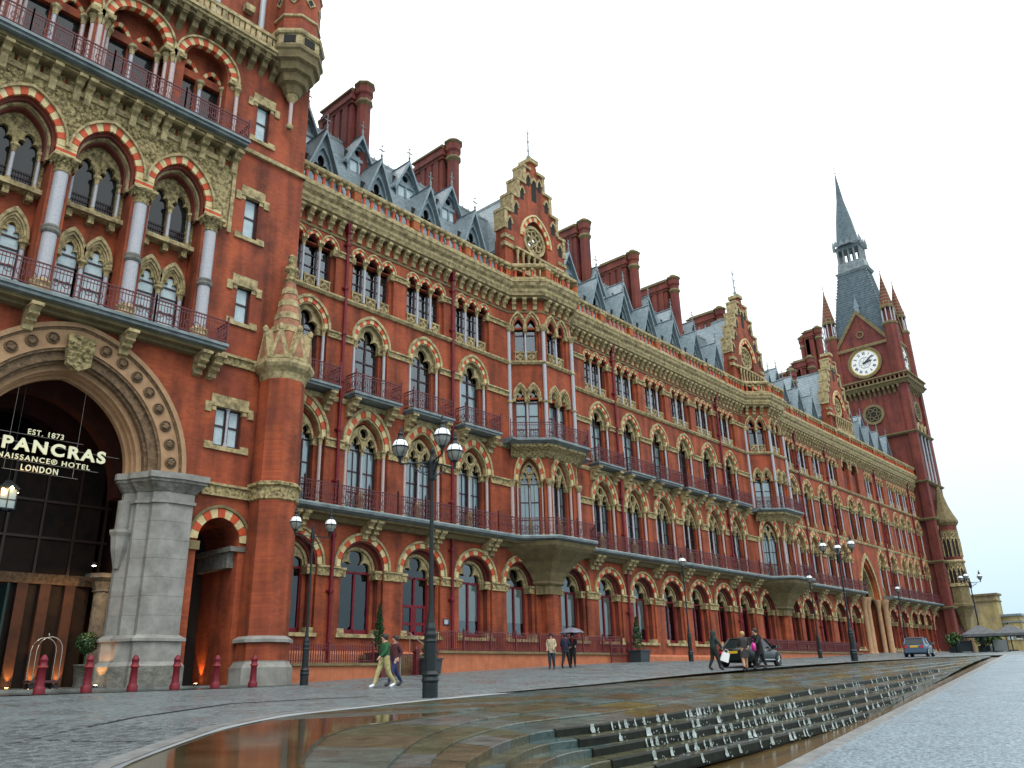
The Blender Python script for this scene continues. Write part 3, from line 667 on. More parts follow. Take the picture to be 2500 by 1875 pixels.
# ---- rainwater pipes
def pipe(x, z0, z1):
    p = MB(); p.lathe([(.095, z0), (.095, z1)], (x, -.16), 8)
    z = z0+1.2
    while z < z1: p.lathe([(.13, z-.1), (.15, z), (.13, z+.1)], (x, -.16), 8); p.box(x-.2, x+.2, -.06, 0, z-.05, z+.05); z += 2.7
    p.hexa([(x-.12, -.3, z1-.1), (x+.12, -.3, z1-.1), (x+.12, 0, z1-.1), (x-.12, 0, z1-.1)], [(x-.25, -.42, z1+.5), (x+.25, -.42, z1+.5), (x+.25, 0, z1+.5), (x-.25, 0, z1+.5)])
    obj('rainwater_pipe', p.mesh('rainwater_pipe', BURG), WING)
for x in (24.05, 32.15, 49.25, 65.5, 82.1, 90.0, 105.4, 118.2): pipe(x, 2.0, 25.6)
# plinth along the foot of the wall
s = MB(); sweep(s, [(19.7, 0), (94.5, 0)], [(-.02, 1.0), (.16, 1.0), (.16, 3.0), (.06, 3.15), (-.02, 3.15)]); sweep(s, [(101.2, 0), (121.4, 0)], [(-.02, 1.0), (.16, 1.0), (.16, 3.6), (.06, 3.75), (-.02, 3.75)])
obj('plinth', s.mesh('plinth', RSTUCC), WING)
# entry arch, GF, towards the clock tower
s = MB()
for h0, h1, y0, m in ((2.56, 2.85, -.12, 0), (2.3, 2.56, .1, 1), (2.05, 2.3, .5, 0)):
    s.ring(arch(97.75, h0, 9.4, h0*1.8, 12), arch(97.75, h1, 9.4, h1*1.8, 12), y0, y0+.5, m)
for sgn in (-1, 1):
    for dx, y, r in ((2.75, -.35, .3), (2.2, .2, .26), (3.4, -.2, .26)):
        x = 97.75+sgn*dx; s.lathe([(r*1.5, 1.5), (r*1.5, 3.4), (r*1.2, 3.6), (r, 3.7), (r, 8.4), (r*1.5, 9.0), (r*1.7, 9.2), (r*1.7, 9.4)], (x, y), 10, 2)
obj('entry_arch', s.mesh('entry_arch', [STONE, BRICK2, TAN]), WING)
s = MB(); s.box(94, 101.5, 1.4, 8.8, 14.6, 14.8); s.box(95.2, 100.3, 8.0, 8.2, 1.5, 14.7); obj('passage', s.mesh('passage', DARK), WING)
# ================================================================== ROOF OF THE WING
rf = MB(); rf.add([(19.8, .35, 27.3), (121.3, .35, 27.3), (121.3, 4.3, 35.0), (19.8, 4.3, 35.0)], [(0, 1, 2, 3)]); rf.add([(19.8, 4.3, 35.0), (121.3, 4.3, 35.0), (121.3, 5.2, 35.3), (19.8, 5.2, 35.3)], [(0, 1, 2, 3)])
rf.add([(19.8, 5.2, 35.3), (121.3, 5.2, 35.3), (121.3, 14, 27), (19.8, 14, 27)], [(0, 1, 2, 3)])
# slate courses as real steps
for i in range(40):
    t = i/40; y = .35+3.95*t; z = 27.3+7.7*t; rf.box(19.8, 121.3, y-.03, y+.12, z-.01, z+.2)
obj('roof', rf.mesh('wing_roof', SLATE), WING)
rg = MB(); rg.box(19.8, 121.3, 4.15, 4.45, 34.95, 35.15)
for i in range(170): rg.box(20+i*.6, 20.05+i*.6, 4.27, 4.33, 35.1, 35.4)
obj('ridge', rg.mesh('ridge_crest', LEAD), WING)
def cross_finial(mb, x, y, z, s=1., m=0):
    mb.lathe([(.1*s, 0), (.06*s, .15*s), (.1*s, .25*s), (.035*s, .4*s), (.03*s, 1.0*s)], (x, y), 6, m, True, 0, z)
    for d in (-1, 1): mb.lathe([(.0, -.05*s), (.06*s, 0), (0, .06*s)], (x+d*.2*s, y), 5, m, True, 0, z+.68*s)
    mb.box(x-.2*s, x+.2*s, y-.03*s, y+.03*s, z+.65*s, z+.71*s, m); mb.lathe([(0, -.08*s), (.08*s, 0), (0, .12*s)], (x, y), 5, m, True, 0, z+1.02*s)
def dormer(hw, ze, za, zb, yf, yb, window):
    """gabled roof window, front at yf; returns body, roof, extras"""
    b = MB()
    # front board with an arched opening
    outer = [(-hw*.86, zb), (-hw*.86, ze), (0, za-.12), (hw*.86, ze), (hw*.86, zb)]
    oh = hw*.52 if not window else hw*.6
    hol = arch(0, oh, ze-.05, (za-ze)*.6, 8) if not window else arch(0, oh, ze+.12, (za-ze)*.5, 8)
    if window:
        b.plate(outer, [hol, [(-hw*.66, zb+.15), (-hw*.66, ze-.12), (-.06, ze-.12), (-.06, zb+.15)], [(.06, zb+.15), (.06, ze-.12), (hw*.66, ze-.12), (hw*.66, zb+.15)]], yf, yf+.16)
    else:
        b.plate(outer, [stilt(hol, zb+.2)], yf, yf+.2)
    b.ring(hol, [(p[0]*1.17, (p[1]-ze)*1.1+ze) for p in hol], yf-.07, yf+.03)
    # filling of the arch: pierced trefoil board
    tre = trefoil(0, oh*.8, ze+(0 if not window else .15), (za-ze)*.42, 8); b.plate(hol, [tre] if not window else [circ(0, ze+(za-ze)*.33, oh*.42, 10)], yf+.12, yf+.2)
    b.box(-hw*.8, hw*.8, yf+.45, yf+.5, zb, za-.6*(za-ze), 1)
    # cheeks
    for sg in (-1, 1): b.box(*sorted((sg*hw*.86, sg*hw*.8)), yf+.1, yb, zb, ze+.1)
    r = MB()
    k = (za-ze)/(hw*.86); yo = yf-.28
    for sg in (-1, 1):                      # two roof slopes with thickness, steep
        x0 = sg*hw*1.08; z0 = ze-(hw*1.08-hw*.86)*k
        q = [(0, za+.05), (x0, z0), (x0, z0-.16), (0, za-.15)]
        r.add([(p[0], yo, p[1]) for p in q]+[(p[0], yb+1.6, p[1]) for p in q], [(0, 1, 2, 3), (0, 4, 5, 1), (1, 5, 6, 2), (2, 6, 7, 3), (4, 7, 6, 5)])
        q = [(0, za+.12), (sg*hw*1.16, ze-.3*k*hw+.02), (sg*hw*1.16, ze-.3*k*hw-.26), (0, za-.22)]     # barge board
        r.add([(p[0], yo-.06, p[1]) for p in q]+[(p[0], yo+.05, p[1]) for p in q], [(0, 1, 2, 3), (4, 7, 6, 5), (0, 4, 5, 1), (1, 5, 6, 2), (2, 6, 7, 3)], 1)
    r.bar((0, yo-.05, za+.08), (0, yb+1.5, za+.08), .07, 1)
    f = MB(); cross_finial(f, 0, yo, za+.05, .95)
    return b, r, f
db, dr, df = dormer(1.2, 29.6, 32.3, 27.9, 1.0, 2.6, False)
LOWD = [db.mesh('dormer_front', [DORM, DARK]), dr.mesh('dormer_roof', [SLATE, DORM]), df.mesh('finial', LEAD)]
db, dr, df = dormer(1.0, 33.0, 34.75, 31.1, 2.6, 4.2, True)
UPD = [db.mesh('upper_dormer_front', [DORM, DARK]), dr.mesh('upper_dormer_roof', [SLATE, DORM]), df.mesh('finial', LEAD)]
pn = MB(); [pn.box(*sorted((s*.05, s*.68)), 2.7, 2.72, 31.2, 32.9) for s in (-1, 1)]
UPN = pn.mesh('dormer_pane', mat('pale_pane', (.34, .45, .48), (.48, .58, .60), .15, 3))
def put_dormer(kind, x):
    m = LOWD if kind == 'low' else UPD
    o = obj('dormer', m[0], WING, (x, 0, 0)); obj('dormer_roof', m[1], o); obj('finial', m[2], o)
    if kind != 'low': obj('pane', UPN, o)
for x in (22.75, 26.85, 30.95, 35.1, 49.2, 52.9, 56.7, 60.7, 64.7, 68.6, 80.0, 83.6, 87.4, 91.2, 102.5, 105.8, 109.2, 112.6, 116): put_dormer('low', x)
for x in (26.5-4.1, 26.5, 30.45, 34.4, 47.7, 51.5, 55.5, 59.5, 63.4, 67.4, 82, 86, 90, 104, 108, 112): put_dormer('up', x)
# ---- chimneys: long brick stacks running back over the roof with eight-sided shafts at the ends
def chimney(h, zb, ln):
    c = MB(); c.box(-.62, .62, .5, ln, zb, h-1.5)
    for a, b, z0, z1 in ((.72, .1, h-1.5, h-1.25), (.82, .2, h-1.25, h-.95), (.74, .1, h-.95, h-.55)): c.box(-a, a, .5-b, ln+b, z0, z1)
    for k in range(3): y = .9+k*(ln-1.2)/3; c.box(-.7, -.6, y, y+.5, zb, h-1.5)
    t = MB(); t.box(-.84, .84, .4, ln+.3, h-.55, h-.42); t.box(-.66, .66, .5, ln, h-.42, h-.2); t.box(-.74, .74, .5, ln+.1, h-1.3, h-1.22)
    for y, hh in ((0, h+.15), (ln+.5, h-.6)):
        c.lathe([(.62, zb), (.62, zb+1.2), (.46, zb+1.6), (.46, hh-1.9)], (0, y), 8, 0, False, pi/8)
        c.lathe([(.5, hh-1.5), (.5, hh-1.2), (.6, hh-1.0), (.6, hh-.5)], (0, y), 8, 0, False, pi/8)
        t.lathe([(.46, hh-1.95), (.6, hh-1.75), (.6, hh-1.65), (.5, hh-1.5)], (0, y), 8, 0, False, pi/8)
        t.lathe([(.6, hh-.5), (.72, hh-.36), (.72, hh-.26), (.45, hh-.2), (.36, hh+.02), (.25, hh+.1)], (0, y), 8, 0, False, pi/8)
    return c, t
CHM = {}
for x, h, ln in ((27.0, 39.4, 3.6), (35.2, 39.2, 3.4), (51.0, 39.3, 3.4), (58.5, 39.2, 3.4), (65.6, 39.2, 3.4), (74.9, 38.9, 3.4), (92.0, 36.3, 3.4), (98.6, 39.9, 2.0), (102.9, 45.4, 1.6)):
    key = (h, ln)
    if key not in CHM: c, t = chimney(h, 30.2, ln); CHM[key] = (c.mesh('chimney', DBRICK), t.mesh('chimney_cap', DSTONE))
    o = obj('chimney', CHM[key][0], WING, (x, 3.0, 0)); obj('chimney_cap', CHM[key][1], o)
# ---- stepped gables with a wheel window
def gable():
    g = MB(); zb = 28.2
    st = [(3.35, 33.5), (2.62, 35.1), (1.9, 36.7), (1.15, 38.2)]
    out = [(-3.35, zb)]
    for w_, z in st: out += [(-w_, z-.9 if w_ == 3.35 else z-1.15), (-w_+.25, z), (-w_+.62, z)]
    out += [(-.3, 39.0), (.3, 39.0)]
    for w_, z in st[::-1]: out += [(w_-.62, z), (w_-.25, z), (w_, z-.9 if w_ == 3.35 else z-1.15)]
    out += [(3.35, zb)]
    rose = stilt(arch(0, 1.3, 32.1, 1.75, 9), 30.9)
    g.plate(out, [rose], -.0, .9, 0); g.add([(p[0], .9, p[1]) for p in out], tessellate_polygon([[Vector((p[0], p[1], 0)) for p in out]]), 0)
    s = MB()
    for i, (w_, z) in enumerate(st):                     # stone copings and kneelers, and small niches under each step
        for sg in (-1, 1):
            s.box(*sorted((sg*(w_+.14), sg*(w_-.78))), -.14, 1.0, z-.02, z+.2, 0)
            s.hexa(*[[(sg*a, y, zz) for a, y in ((w_+.1, -.1), (w_-.2, -.1), (w_-.2, .98), (w_+.1, .98))] for zz in (z-1.5, z-.02)], 0)
            x = sg*(w_-.5); s.ring(arch(x, .2, z-.9, .4, 5), arch(x, .33, z-.9, .6, 5), -.08, .02, 0); s.extr(stilt(arch(x, .2, z-.9, .4, 5), z-1.5), -.006, .01, 2)
    s.box(-.5, .5, -.15, 1.05, 39.0, 39.35, 0); s.ring(arch(0, .28, 37.0, .5, 5), arch(0, .44, 37.0, .75, 5), -.09, .02, 0); s.extr(stilt(arch(0, .28, 37.0, .5, 5), 35.6), -.006, .01, 2)
    s.box(-3.6, 3.6, -.16, .2, 30.5, 30.8, 0)
    for sg in (-1, 1): s.box(*sorted((sg*3.5, sg*2.5)), -.12, .3, 31.2, 31.5, 1); s.box(*sorted((sg*3.42, sg*2.55)), -.06, .96, 28.2, 31.2, 3)
    for x in range(-4, 5): s.lathe([(.1, 29.0), (.08, 29.3), (.08, 30.0), (.14, 30.3), (.14, 30.5)], (x*.6, -.3), 6, 0)
    s.box(-2.7, 2.7, -.45, 0, 30.45, 30.62, 0); s.box(-2.7, 2.7, -.45, 0, 28.7, 29.0, 0)
    wh = MB(); c = (0, 32.25)
    wh.ring(circ(*c, 1.0, 20)+[(1.0, 32.25)], circ(*c, 1.24, 20)+[(1.24, 32.25)], .1, .4, 0)
    for i in range(8):
        a = 2*pi*i/8; k = circ(.64*cos(a), 32.25+.64*sin(a), .22, 8); o = circ(.64*cos(a), 32.25+.64*sin(a), .3, 8); wh.ring(k+k[:1], o+o[:1], .14, .3, 0)
    k = circ(*c, .25, 8); o = circ(*c, .36, 8); wh.ring(k+k[:1], o+o[:1], .12, .3, 0)
    gl = MB(); gl.extr(stilt(arch(0, 1.3, 32.1, 1.75, 9), 30.9), .42, .44, 0)
    ar = MB()
    for i, b in enumerate(stones(1.3, 1.75, 1.62, 2.15, 32.1, 15, -.06, .1)): ar.merge(b, None, i % 2)
    ar.ring(arch(0, 1.62, 32.1, 2.15, 12), arch(0, 1.74, 32.1, 2.3, 12), -.14, .02, 1)
    fi = MB(); fi.lathe([(.22, 0), (.12, .3), (.2, .5), (.07, .7), (.05, 2.2), (.01, 3.9)], (0, .4), 6, 0, True, 0, 39.3)
    for z, r in ((40.4, .5), (41.2, .38), (42.0, .25)):
        for a in range(4): fi.tube([(0, .4, z), (r*.7*cos(a*pi/2), .4+r*.7*sin(a*pi/2), z+.05), (r*cos(a*pi/2), .4+r*sin(a*pi/2), z+.35)], .025, 4)
    ro = MB()
    for sg in (-1, 1):
        q = [(0, 37.2), (sg*3.3, 30.6), (sg*3.3, 30.4), (0, 37.0)]
        ro.add([(p[0], .85, p[1]) for p in q]+[(p[0], 9.0, p[1]) for p in q], [(0, 1, 2, 3), (0, 4, 5, 1), (1, 5, 6, 2)], 0)
        for i in range(26):
            t = i/26; x = sg*3.3*(1-t); z = 30.6+6.6*t; ro.hexa([(x+sg*.05, .86, z-.02), (x-sg*.13, .86, z-.02), (x-sg*.13, 9, z-.02), (x+sg*.05, 9, z-.02)], [(x+sg*.0, .86, z+.12), (x-sg*.1, .86, z+.24), (x-sg*.1, 9, z+.24), (x+sg*.0, 9, z+.12)], 0)
        ro.box(*sorted((sg*3.2, sg*3.0)), .9, 6, 27.5, 30.6, 1)
    ro.box(-.14, .14, .9, 9, 37.1, 37.35, 1)
    return g, s, wh, gl, ar, fi, ro
G = gable(); mats = [BRICK, [STONE, CARVE, DARK, BRICK], STONE, PANED, [SRED, SCRM], LEAD, [SLATE, LEAD]]
GM = [b.mesh('gable_'+n, m) for b, n, m in zip(G, ('wall', 'coping', 'wheel_window', 'glass', 'arch', 'finial', 'roof'), mats)]
for x, y in ((41.1, .35), (74.4, .35), (97.75, .1)):
    o = obj('gable', GM[0], WING, (x, y, 0))
    for n, me in zip(('coping', 'wheel_window', 'pane', 'wheel_arch', 'finial', 'gable_roof'), GM[1:]): obj(n, me, o)

# ================================================================== THE CLOCK TOWER
CT = thing('clock_tower', 'red brick clock tower with white dials, corner pinnacles and a tall slate spire', 'tower', (126.2, 3.2, 3.4), world=True)
x0, x1, y0, y1 = 121.4, 127.9, -1.6, 8.4; cx, cy = 124.65, 3.4; SX, SY = 124.6, 3.55
b = MB(); b.box(x0, x1, y0, y1, 1.0, 41.2); b.box(x0+.35, x1-.35, y0+.35, y1-.35, 42.6, 48.2)
for X, Y in ((x0, y0), (x0, y1), (x1, y0), (x1, y1)):
    b.box(X-.35, X+.75 if X == x0 else X+.35, Y-.35 if Y == y0 else Y-.75, Y+.75 if Y == y0 else Y+.35, 1.2, 41.0) if X == x0 else b.box(X-.75, X+.35, Y-.35 if Y == y0 else Y-.75, Y+.75 if Y == y0 else Y+.35, 1.2, 41.0)
    b.lathe([(1.0, 42.4), (1.0, 50.5)], (X+(.55 if X == x0 else -.55), Y+(.55 if Y == y0 else -.55)), 8, 0, False, pi/8)
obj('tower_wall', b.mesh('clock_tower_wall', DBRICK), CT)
sq = [(x0-.02, y1+.02), (x0-.02, y0-.02), (x1+.02, y0-.02), (x1+.02, y1+.02), (x0-.02, y1+.02)]
s = MB()
for z, o in ((33.7, .18), (26.4, .22), (21.2, .15), (15.4, .15), (9.4, .18), (48.1, .1)): sweep(s, sq, [(-.05, z-.2), (.36 if z < 45 else 0, z-.2), (o+.4 if z < 45 else o-.1, z), (o+.4 if z < 45 else o-.1, z+.14), (-.05, z+.25)])
sweep(s, sq, [(-.05, 41.0), (.5, 41.0), (.75, 41.4), (.95, 41.5), (.95, 41.7), (.1, 41.75)]); sweep(s, sq, [(.55, 42.4), (.95, 42.4), (.95, 42.62), (.55, 42.62)])
pieces('string_course', s, DSTONE, CT)
c = MB(); c.extr([(0, 39.9), (0, 41.0), (.6, 41.0), (.55, 40.6), (.22, 40.3)], -.16, .16); c.v = [(y, -x, z) for x, y, z in c.v]; c = c.mesh('tower_corbel', DSTONE)
for x, y, a in along(sq, .02, .72, .5): obj('corbel', c, CT, (x, y, 0), a)
c = MB(); c.box(-.1, .1, -.1, .1, 41.7, 42.4); c = c.mesh('tower_baluster', DSTONE)
for x, y, a in along(sq, .72, .62, .1): obj('baluster', c, CT, (x, y, 0), a)
# clock gable of each visible face
def face():
    g = MB(); g.extr([(-4.2, 48.2), (0, 53.9), (4.2, 48.2)], 0, .5, 0)
    s = MB()
    for sg in (-1, 1):
        q = [(0, 54.35), (sg*4.5, 48.2), (sg*4.5, 47.8), (sg*4.1, 47.9), (0, 53.6)]; s.extr(q, -.2, .6, 0)
    s.ring(circ(0, 45.6, 2.12, 32)+[(2.12, 45.6)], circ(0, 45.6, 2.5, 32)+[(2.5, 45.6)], -.25, .3, 0); pass
    k = circ(0, 50.2, .4, 12); o = circ(0, 50.2, .6, 12); s.ring(k+k[:1], o+o[:1], -.1, .05, 0)
    s2 = s; s = MB()
    s.ring(circ(0, 37.3, 1.15, 24)+[(1.15, 37.3)], circ(0, 37.3, 1.55, 24)+[(1.55, 37.3)], -.5, .1, 0); s.extr(circ(0, 37.3, 1.15, 20), -.42, .0, 2)
    for i in range(6): a = i*pi/3; k = circ(.7*cos(a), 37.3+.7*sin(a), .24, 8); o = circ(.7*cos(a), 37.3+.7*sin(a), .34, 8); s.ring(k+k[:1], o+o[:1], -.47, -.4, 0)
    s.box(-.06, .06, -.45, .02, 34, 35.6, 0); s.box(-.06, .06, -.45, .02, 39, 40.2, 0)
    s3 = s; s = s2
    d = MB(); d.extr(circ(0, 45.6, 2.13, 40), -.12, .2, 0); d.ring(circ(0, 45.6, 1.95, 40)+[(1.95, 45.6)], circ(0, 45.6, 2.12, 40)+[(2.12, 45.6)], -.16, -.1, 1)
    d.ring(circ(0, 45.6, .84, 32)+[(.84, 45.6)], circ(0, 45.6, .9, 32)+[(.9, 45.6)], -.135, -.11, 2)
    for i in range(6): a = i*pi/3; k = circ(.45*cos(a), 45.6+.45*sin(a), .36, 12); o = circ(.45*cos(a), 45.6+.45*sin(a), .4, 12); d.ring(k+k[:1], o+o[:1], -.13, -.11, 2)
    h = MB()
    for ang, L, w_ in ((52, 1.7, .07), (80, 1.15, .1)):       # minute and hour hand, about ten past two
        a = radians(90-ang); u = (cos(a), sin(a)); v = (-u[1], u[0])
        h.extr([(-u[0]*.3+v[0]*w_, 45.6-u[1]*.3+v[1]*w_), (-u[0]*.3-v[0]*w_, 45.6-u[1]*.3-v[1]*w_), (u[0]*L*.7-v[0]*w_*1.2, 45.6+u[1]*L*.7-v[1]*w_*1.2), (u[0]*L, 45.6+u[1]*L), (u[0]*L*.7+v[0]*w_*1.2, 45.6+u[1]*L*.7+v[1]*w_*1.2)], -.22, -.18, 0)
    h.extr(circ(0, 45.6, .16, 10), -.23, -.17, 0)
    return g, s, d, h, s3
def numeral(txt):
    n = MB(); wd = {'I': .09, 'V': .26, 'X': .28}; tot = sum(wd[c] for c in txt); x = -tot/2; H = .23
    for c in txt:
        w_ = wd[c]; m_ = x+w_/2
        if c == 'I': n.extr([(m_-.028, -H), (m_+.028, -H), (m_+.028, H), (m_-.028, H)], 0, .03)
        if c in 'VX':
            t = -1 if c == 'X' else 0
            n.extr([(m_-.035-(.09 if t else 0), -H), (m_+.03-(.09 if t else 0), -H), (m_+.11+.02, H), (m_+.08, H)] if t else [(m_-.03, -H), (m_+.03, -H), (m_+.13, H), (m_+.09, H)], 0, .03)
            n.extr([(m_+.06, -H), (m_+.125, -H), (m_-.07, H), (m_-.135, H)] if t else [(m_-.03, -H), (m_+.03, -H), (m_-.06, H), (m_-.13, H)], -.004, .026)
        x += w_
    return n
FM = [q.mesh(n, m) for q, n, m in zip(face(), ('clock_gable', 'clock_stonework', 'dial', 'hand', 'rose'), (DBRICK, [DSTONE, DSTONE, DARK], [WHITE, mat('gilt', (.45, .33, .06), None, .4, metal=.3), mat('dial_tracery', (.25, .27, .27), None, .6)], mat('clock_black', (.01, .01, .012), None, .4), [DSTONE, DSTONE, DARK]))]
NUM = [numeral(t) for t in ('XII', 'I', 'II', 'III', 'IIII', 'V', 'VI', 'VII', 'VIII', 'IX', 'X', 'XI')]
nb = MB()
for i, q in enumerate(NUM):
    a = radians(90-30*i); nb.merge(q, Matrix.Translation((1.5*cos(a), -.14, 45.6+1.5*sin(a))) @ Matrix.Rotation(radians(30*i), 4, 'Y'))
nbm = nb.mesh('numerals', FM[3].materials[0])
for (px, py, rz) in ((x0+.3, cy, -pi/2), (cx, y0+.3, 0), (x1-.3, cy, pi/2)):
    g = obj('clock_gable', FM[0], CT, (px, py, 0), rz, scale=(.74, 1, 1) if rz == 0 else None); obj('gable_coping', FM[1], g); obj('rose_panel', FM[4], CT, (px, py, 0), rz); d = obj('clock_face', FM[2], CT, (px, py, 0), rz); obj('hands', FM[3], d); obj('numerals', nbm, d)
# corner pinnacles
p = MB(); p.lathe([(1.0, 50.4), (1.15, 50.6), (1.15, 50.9), (1.0, 51.0)], (0, 0), 8, 1, False, pi/8); p.lathe([(.62, 50.9), (.62, 53.6)], (0, 0), 8, 0, False, pi/8)
for i in range(8): a = i*pi/4; p.lathe([(.09, 51), (.09, 53.2)], (.86*cos(a), .86*sin(a)), 6, 2); p.extr([(0, 0)]*0 or [(.86*cos(a)-.3, 53.1), (.86*cos(a)+.3, 53.1), (.86*cos(a), 54.3)], .86*sin(a)-.06, .86*sin(a)+.06, 1)
p.lathe([(1.0, 53.2), (1.05, 53.5), (.95, 53.7)], (0, 0), 8, 1, False, pi/8)
for i in range(9):
    t0, t1 = i/9, (i+1)/9; tm = (t0+t1)/2+.02; p.lathe([(.9*(1-t0)+.05, 53.7+5.2*t0), (.9*(1-tm)+.05, 53.7+5.2*tm)], (0, 0), 8, 3, False, pi/8); p.lathe([(.9*(1-tm)+.06, 53.7+5.2*tm), (.9*(1-t1)+.06, 53.7+5.2*t1)], (0, 0), 8, 1, False, pi/8)
cross_finial(p, 0, 0, 58.8, 1.1, 1)
pm = p.mesh('pinnacle', [DBRICK, DSTONE, GRAN, DBRICK])
for X in (x0+.55, x1-.55):
    for Y in (y0+.55, y1-.55): obj('pinnacle', pm, CT, (X, Y, 0))
# spire and lantern
def pyr(mb, hx0, z0, hx1, z1, m): mb.hexa([(cx-hx0*.6, cy-hx0, z0), (cx+hx0*.6, cy-hx0, z0), (cx+hx0*.6, cy+hx0, z0), (cx-hx0*.6, cy+hx0, z0)], [(cx-hx1*.6, cy-hx1, z1), (cx+hx1*.6, cy-hx1, z1), (cx+hx1*.6, cy+hx1, z1), (cx-hx1*.6, cy+hx1, z1)], m)
s = MB(); pyr(s, 4.4, 48.0, 2.2, 61.6, 0)
for i in range(34):
    t = i/34; h = 4.4-2.2*t; z = 48+13.6*t; pyr(s, h+.05, z, h-.0, z+.12, 0)
s.lathe([(2.1, 66.4), (1.8, 66.9), (1.2, 71.6), (.55, 75.4), (.05, 80.6)], (SX, SY), 8, 0, False, pi/8)
obj('spire', s.mesh('spire', mat('spire_slate', (.055, .085, .105), (.11, .15, .17), .6, 2, .3, 7, spec=.25)), CT)
s = MB(); sp = MB(); ck = MB(); pyr(s, 2.35, 61.5, 2.6, 61.9, 0); pyr(s, 2.2, 61.9, 2.0, 63.6, 0)
for i in range(5):
    for sx, sy in ((1, 0), (-1, 0), (0, 1), (0, -1)):
        o = -1.7+i*.85; X, Y = (cx+sx*1.08, cy+o) if sx else (cx+o*.6, cy+sy*1.75); sp.box(X-.13, X+.13, Y-.13, Y+.13, 63.5, 66.0)
pyr(s, 1.95, 65.9, 2.3, 66.5, 0)
for sx in (-1, 1):
    for sy in (-1, 1): s.lathe([(.22, 66), (.22, 66.9), (.05, 67.8)], (cx+sx*1.3, cy+sy*2.1), 6, 0)
    s.tube([(SX, SY+sx*.5, 80.2), (SX, SY, 80.9)], .05, 4)
for i in range(4):
    s.extr([(cx-1.9+i*.95, 66.4), (cx-1.0+i*.95, 66.4), (cx-1.45+i*.95, 67.5)], cy-2.15, cy-2.0, 0)
    t = MB(); t.extr([(-1.9+i*.95, 66.4), (-1.0+i*.95, 66.4), (-1.45+i*.95, 67.5)], -2.15, -2.0, 0); s.merge(t, Matrix.Translation((cx, cy, 0)) @ Matrix.Rotation(-pi/2, 4, 'Z'))
s.lathe([(.03, 80.3), (.02, 82.4)], (SX, SY), 5, 0); s.box(SX-.5, SX+.5, SY-.03, SY+.03, 81.5, 81.6)
for i in range(26):
    t = i/26
    for sy in (-1, 1): h = 4.4-2.2*t; ck.box(cx-h*.6-.1, cx-h*.6+.05, cy+sy*h-.08, cy+sy*h+.08, 48+13.6*t, 48.28+13.6*t)
pieces('lantern_stage', s, LEAD, CT); pieces('lantern_post', sp, LEAD, CT); obj('crockets', ck.mesh('crockets', LEAD), CT, kind='stuff')
s = MB(); s.extr([(-.45, 55.0), (.45, 55.0), (0, 56.8)], 0, .9, 0); s.box(-.35, .35, .02, .9, 54.0, 55.0, 0); cross_finial(s, 0, .1, 56.6, .8)
obj('lucarne', s.mesh('lucarne', DORM), CT, (cx-2.35, cy, 0), -pi/2)
# arcaded shafts on the corner and lancets of the south face
s = MB()
for x in (122.3, 123.9, 125.5, 127.1):
    s.lathe([(.14, 26.6), (.14, 33.2), (.26, 33.6)], (x, y0-.1), 8, 2)
    s.ring(arch(x, .55, 33.9, 1.3, 8), arch(x, .8, 33.9, 1.65, 8), y0-.2, y0+.05, 0); s.extr(stilt(arch(x, .55, 33.9, 1.3, 8), 30), y0-.03, y0+.0, 3)
    s.extr(stilt(arch(x, .6, 20.0-.2, .9, 8), 16.3), y0-.03, y0, 3); s.ring(arch(x, .6, 19.8, .9, 8), arch(x, .85, 19.8, 1.25, 8), y0-.15, y0+.05, 0)
pieces('lancet_arcade', s, [STONE, DBRICK, GRAN, DARK], CT)
# corner oriel with a conical stone roof and corbelled base
s = MB(); oc = (124.7, -2.3)
s.lathe([(r_*.7, z_) for r_, z_ in [(.5, 6.2), (.9, 7.2), (1.2, 8.2), (1.9, 9.2), (2.35, 9.6), (2.35, 9.9), (2.1, 10.0)]], oc, 8, 3, False, pi/8); s.lathe([(r_*.7, z_) for r_, z_ in [(1.9, 10), (1.9, 12.2)]], oc, 8, 3, False, pi/8); s.lathe([(r_*.7, z_) for r_, z_ in [(2.2, 12.2), (2.2, 12.5), (1.95, 12.6)]], oc, 8, 0, False, pi/8); s.lathe([(r_*.7, z_) for r_, z_ in [(1.9, 12.4), (1.9, 20.6)]], oc, 8, 1, False, pi/8)
s.lathe([(r_*.7, z_) for r_, z_ in [(2.0, 20.4), (2.4, 20.8), (2.4, 21.1), (1.7, 22.2), (1.2, 23.2), (.5, 25.4), (.2, 26)]], oc, 8, 3, False, pi/8); s.lathe([(r_*.7, z_) for r_, z_ in [(2.1, 15.3), (2.25, 15.5), (2.1, 15.7)]], oc, 8, 0, False, pi/8)
for i in range(8):
    a = i*pi/4
    for z0, z1 in ((12.7, 14.2), (16.2, 18.2)):
        t = MB()
        for c in (-.36, .36): t.extr(stilt(arch(c, .22, z1, .45, 5), z0), -.02, .03, 2); t.ring(arch(c, .22, z1, .45, 5), arch(c, .36, z1, .7, 5), -.1, .0, 0)
        for c in (-.7, 0, .7): t.lathe([(.07, z0-.1), (.07, z1)], (c, -.06), 6, 0)
        k = circ(0, z1+.95, .2, 10); o = circ(0, z1+.95, .32, 10); t.ring(k+k[:1], o+o[:1], -.1, 0, 0); t.extr(k, -.02, .02, 2)
        t.box(-.78, .78, -.03, 0, z1+.3, z1+1.5, 3)
        s.merge(t, Matrix.Translation((oc[0]+1.235*cos(a), oc[1]+1.235*sin(a), 0)) @ Matrix.Rotation(a+pi/2, 4, 'Z') @ Matrix.Scale(.68, 4, Vector((1, 0, 0))))
s.lathe([(r_*.7, z_) for r_, z_ in [(.55, 1.5), (.55, 6.5)]], oc, 8, 3, False, pi/8)
obj('corner_oriel', s.mesh('corner_oriel', [STONE, DBRICK, DARK, DSTONE]), CT)
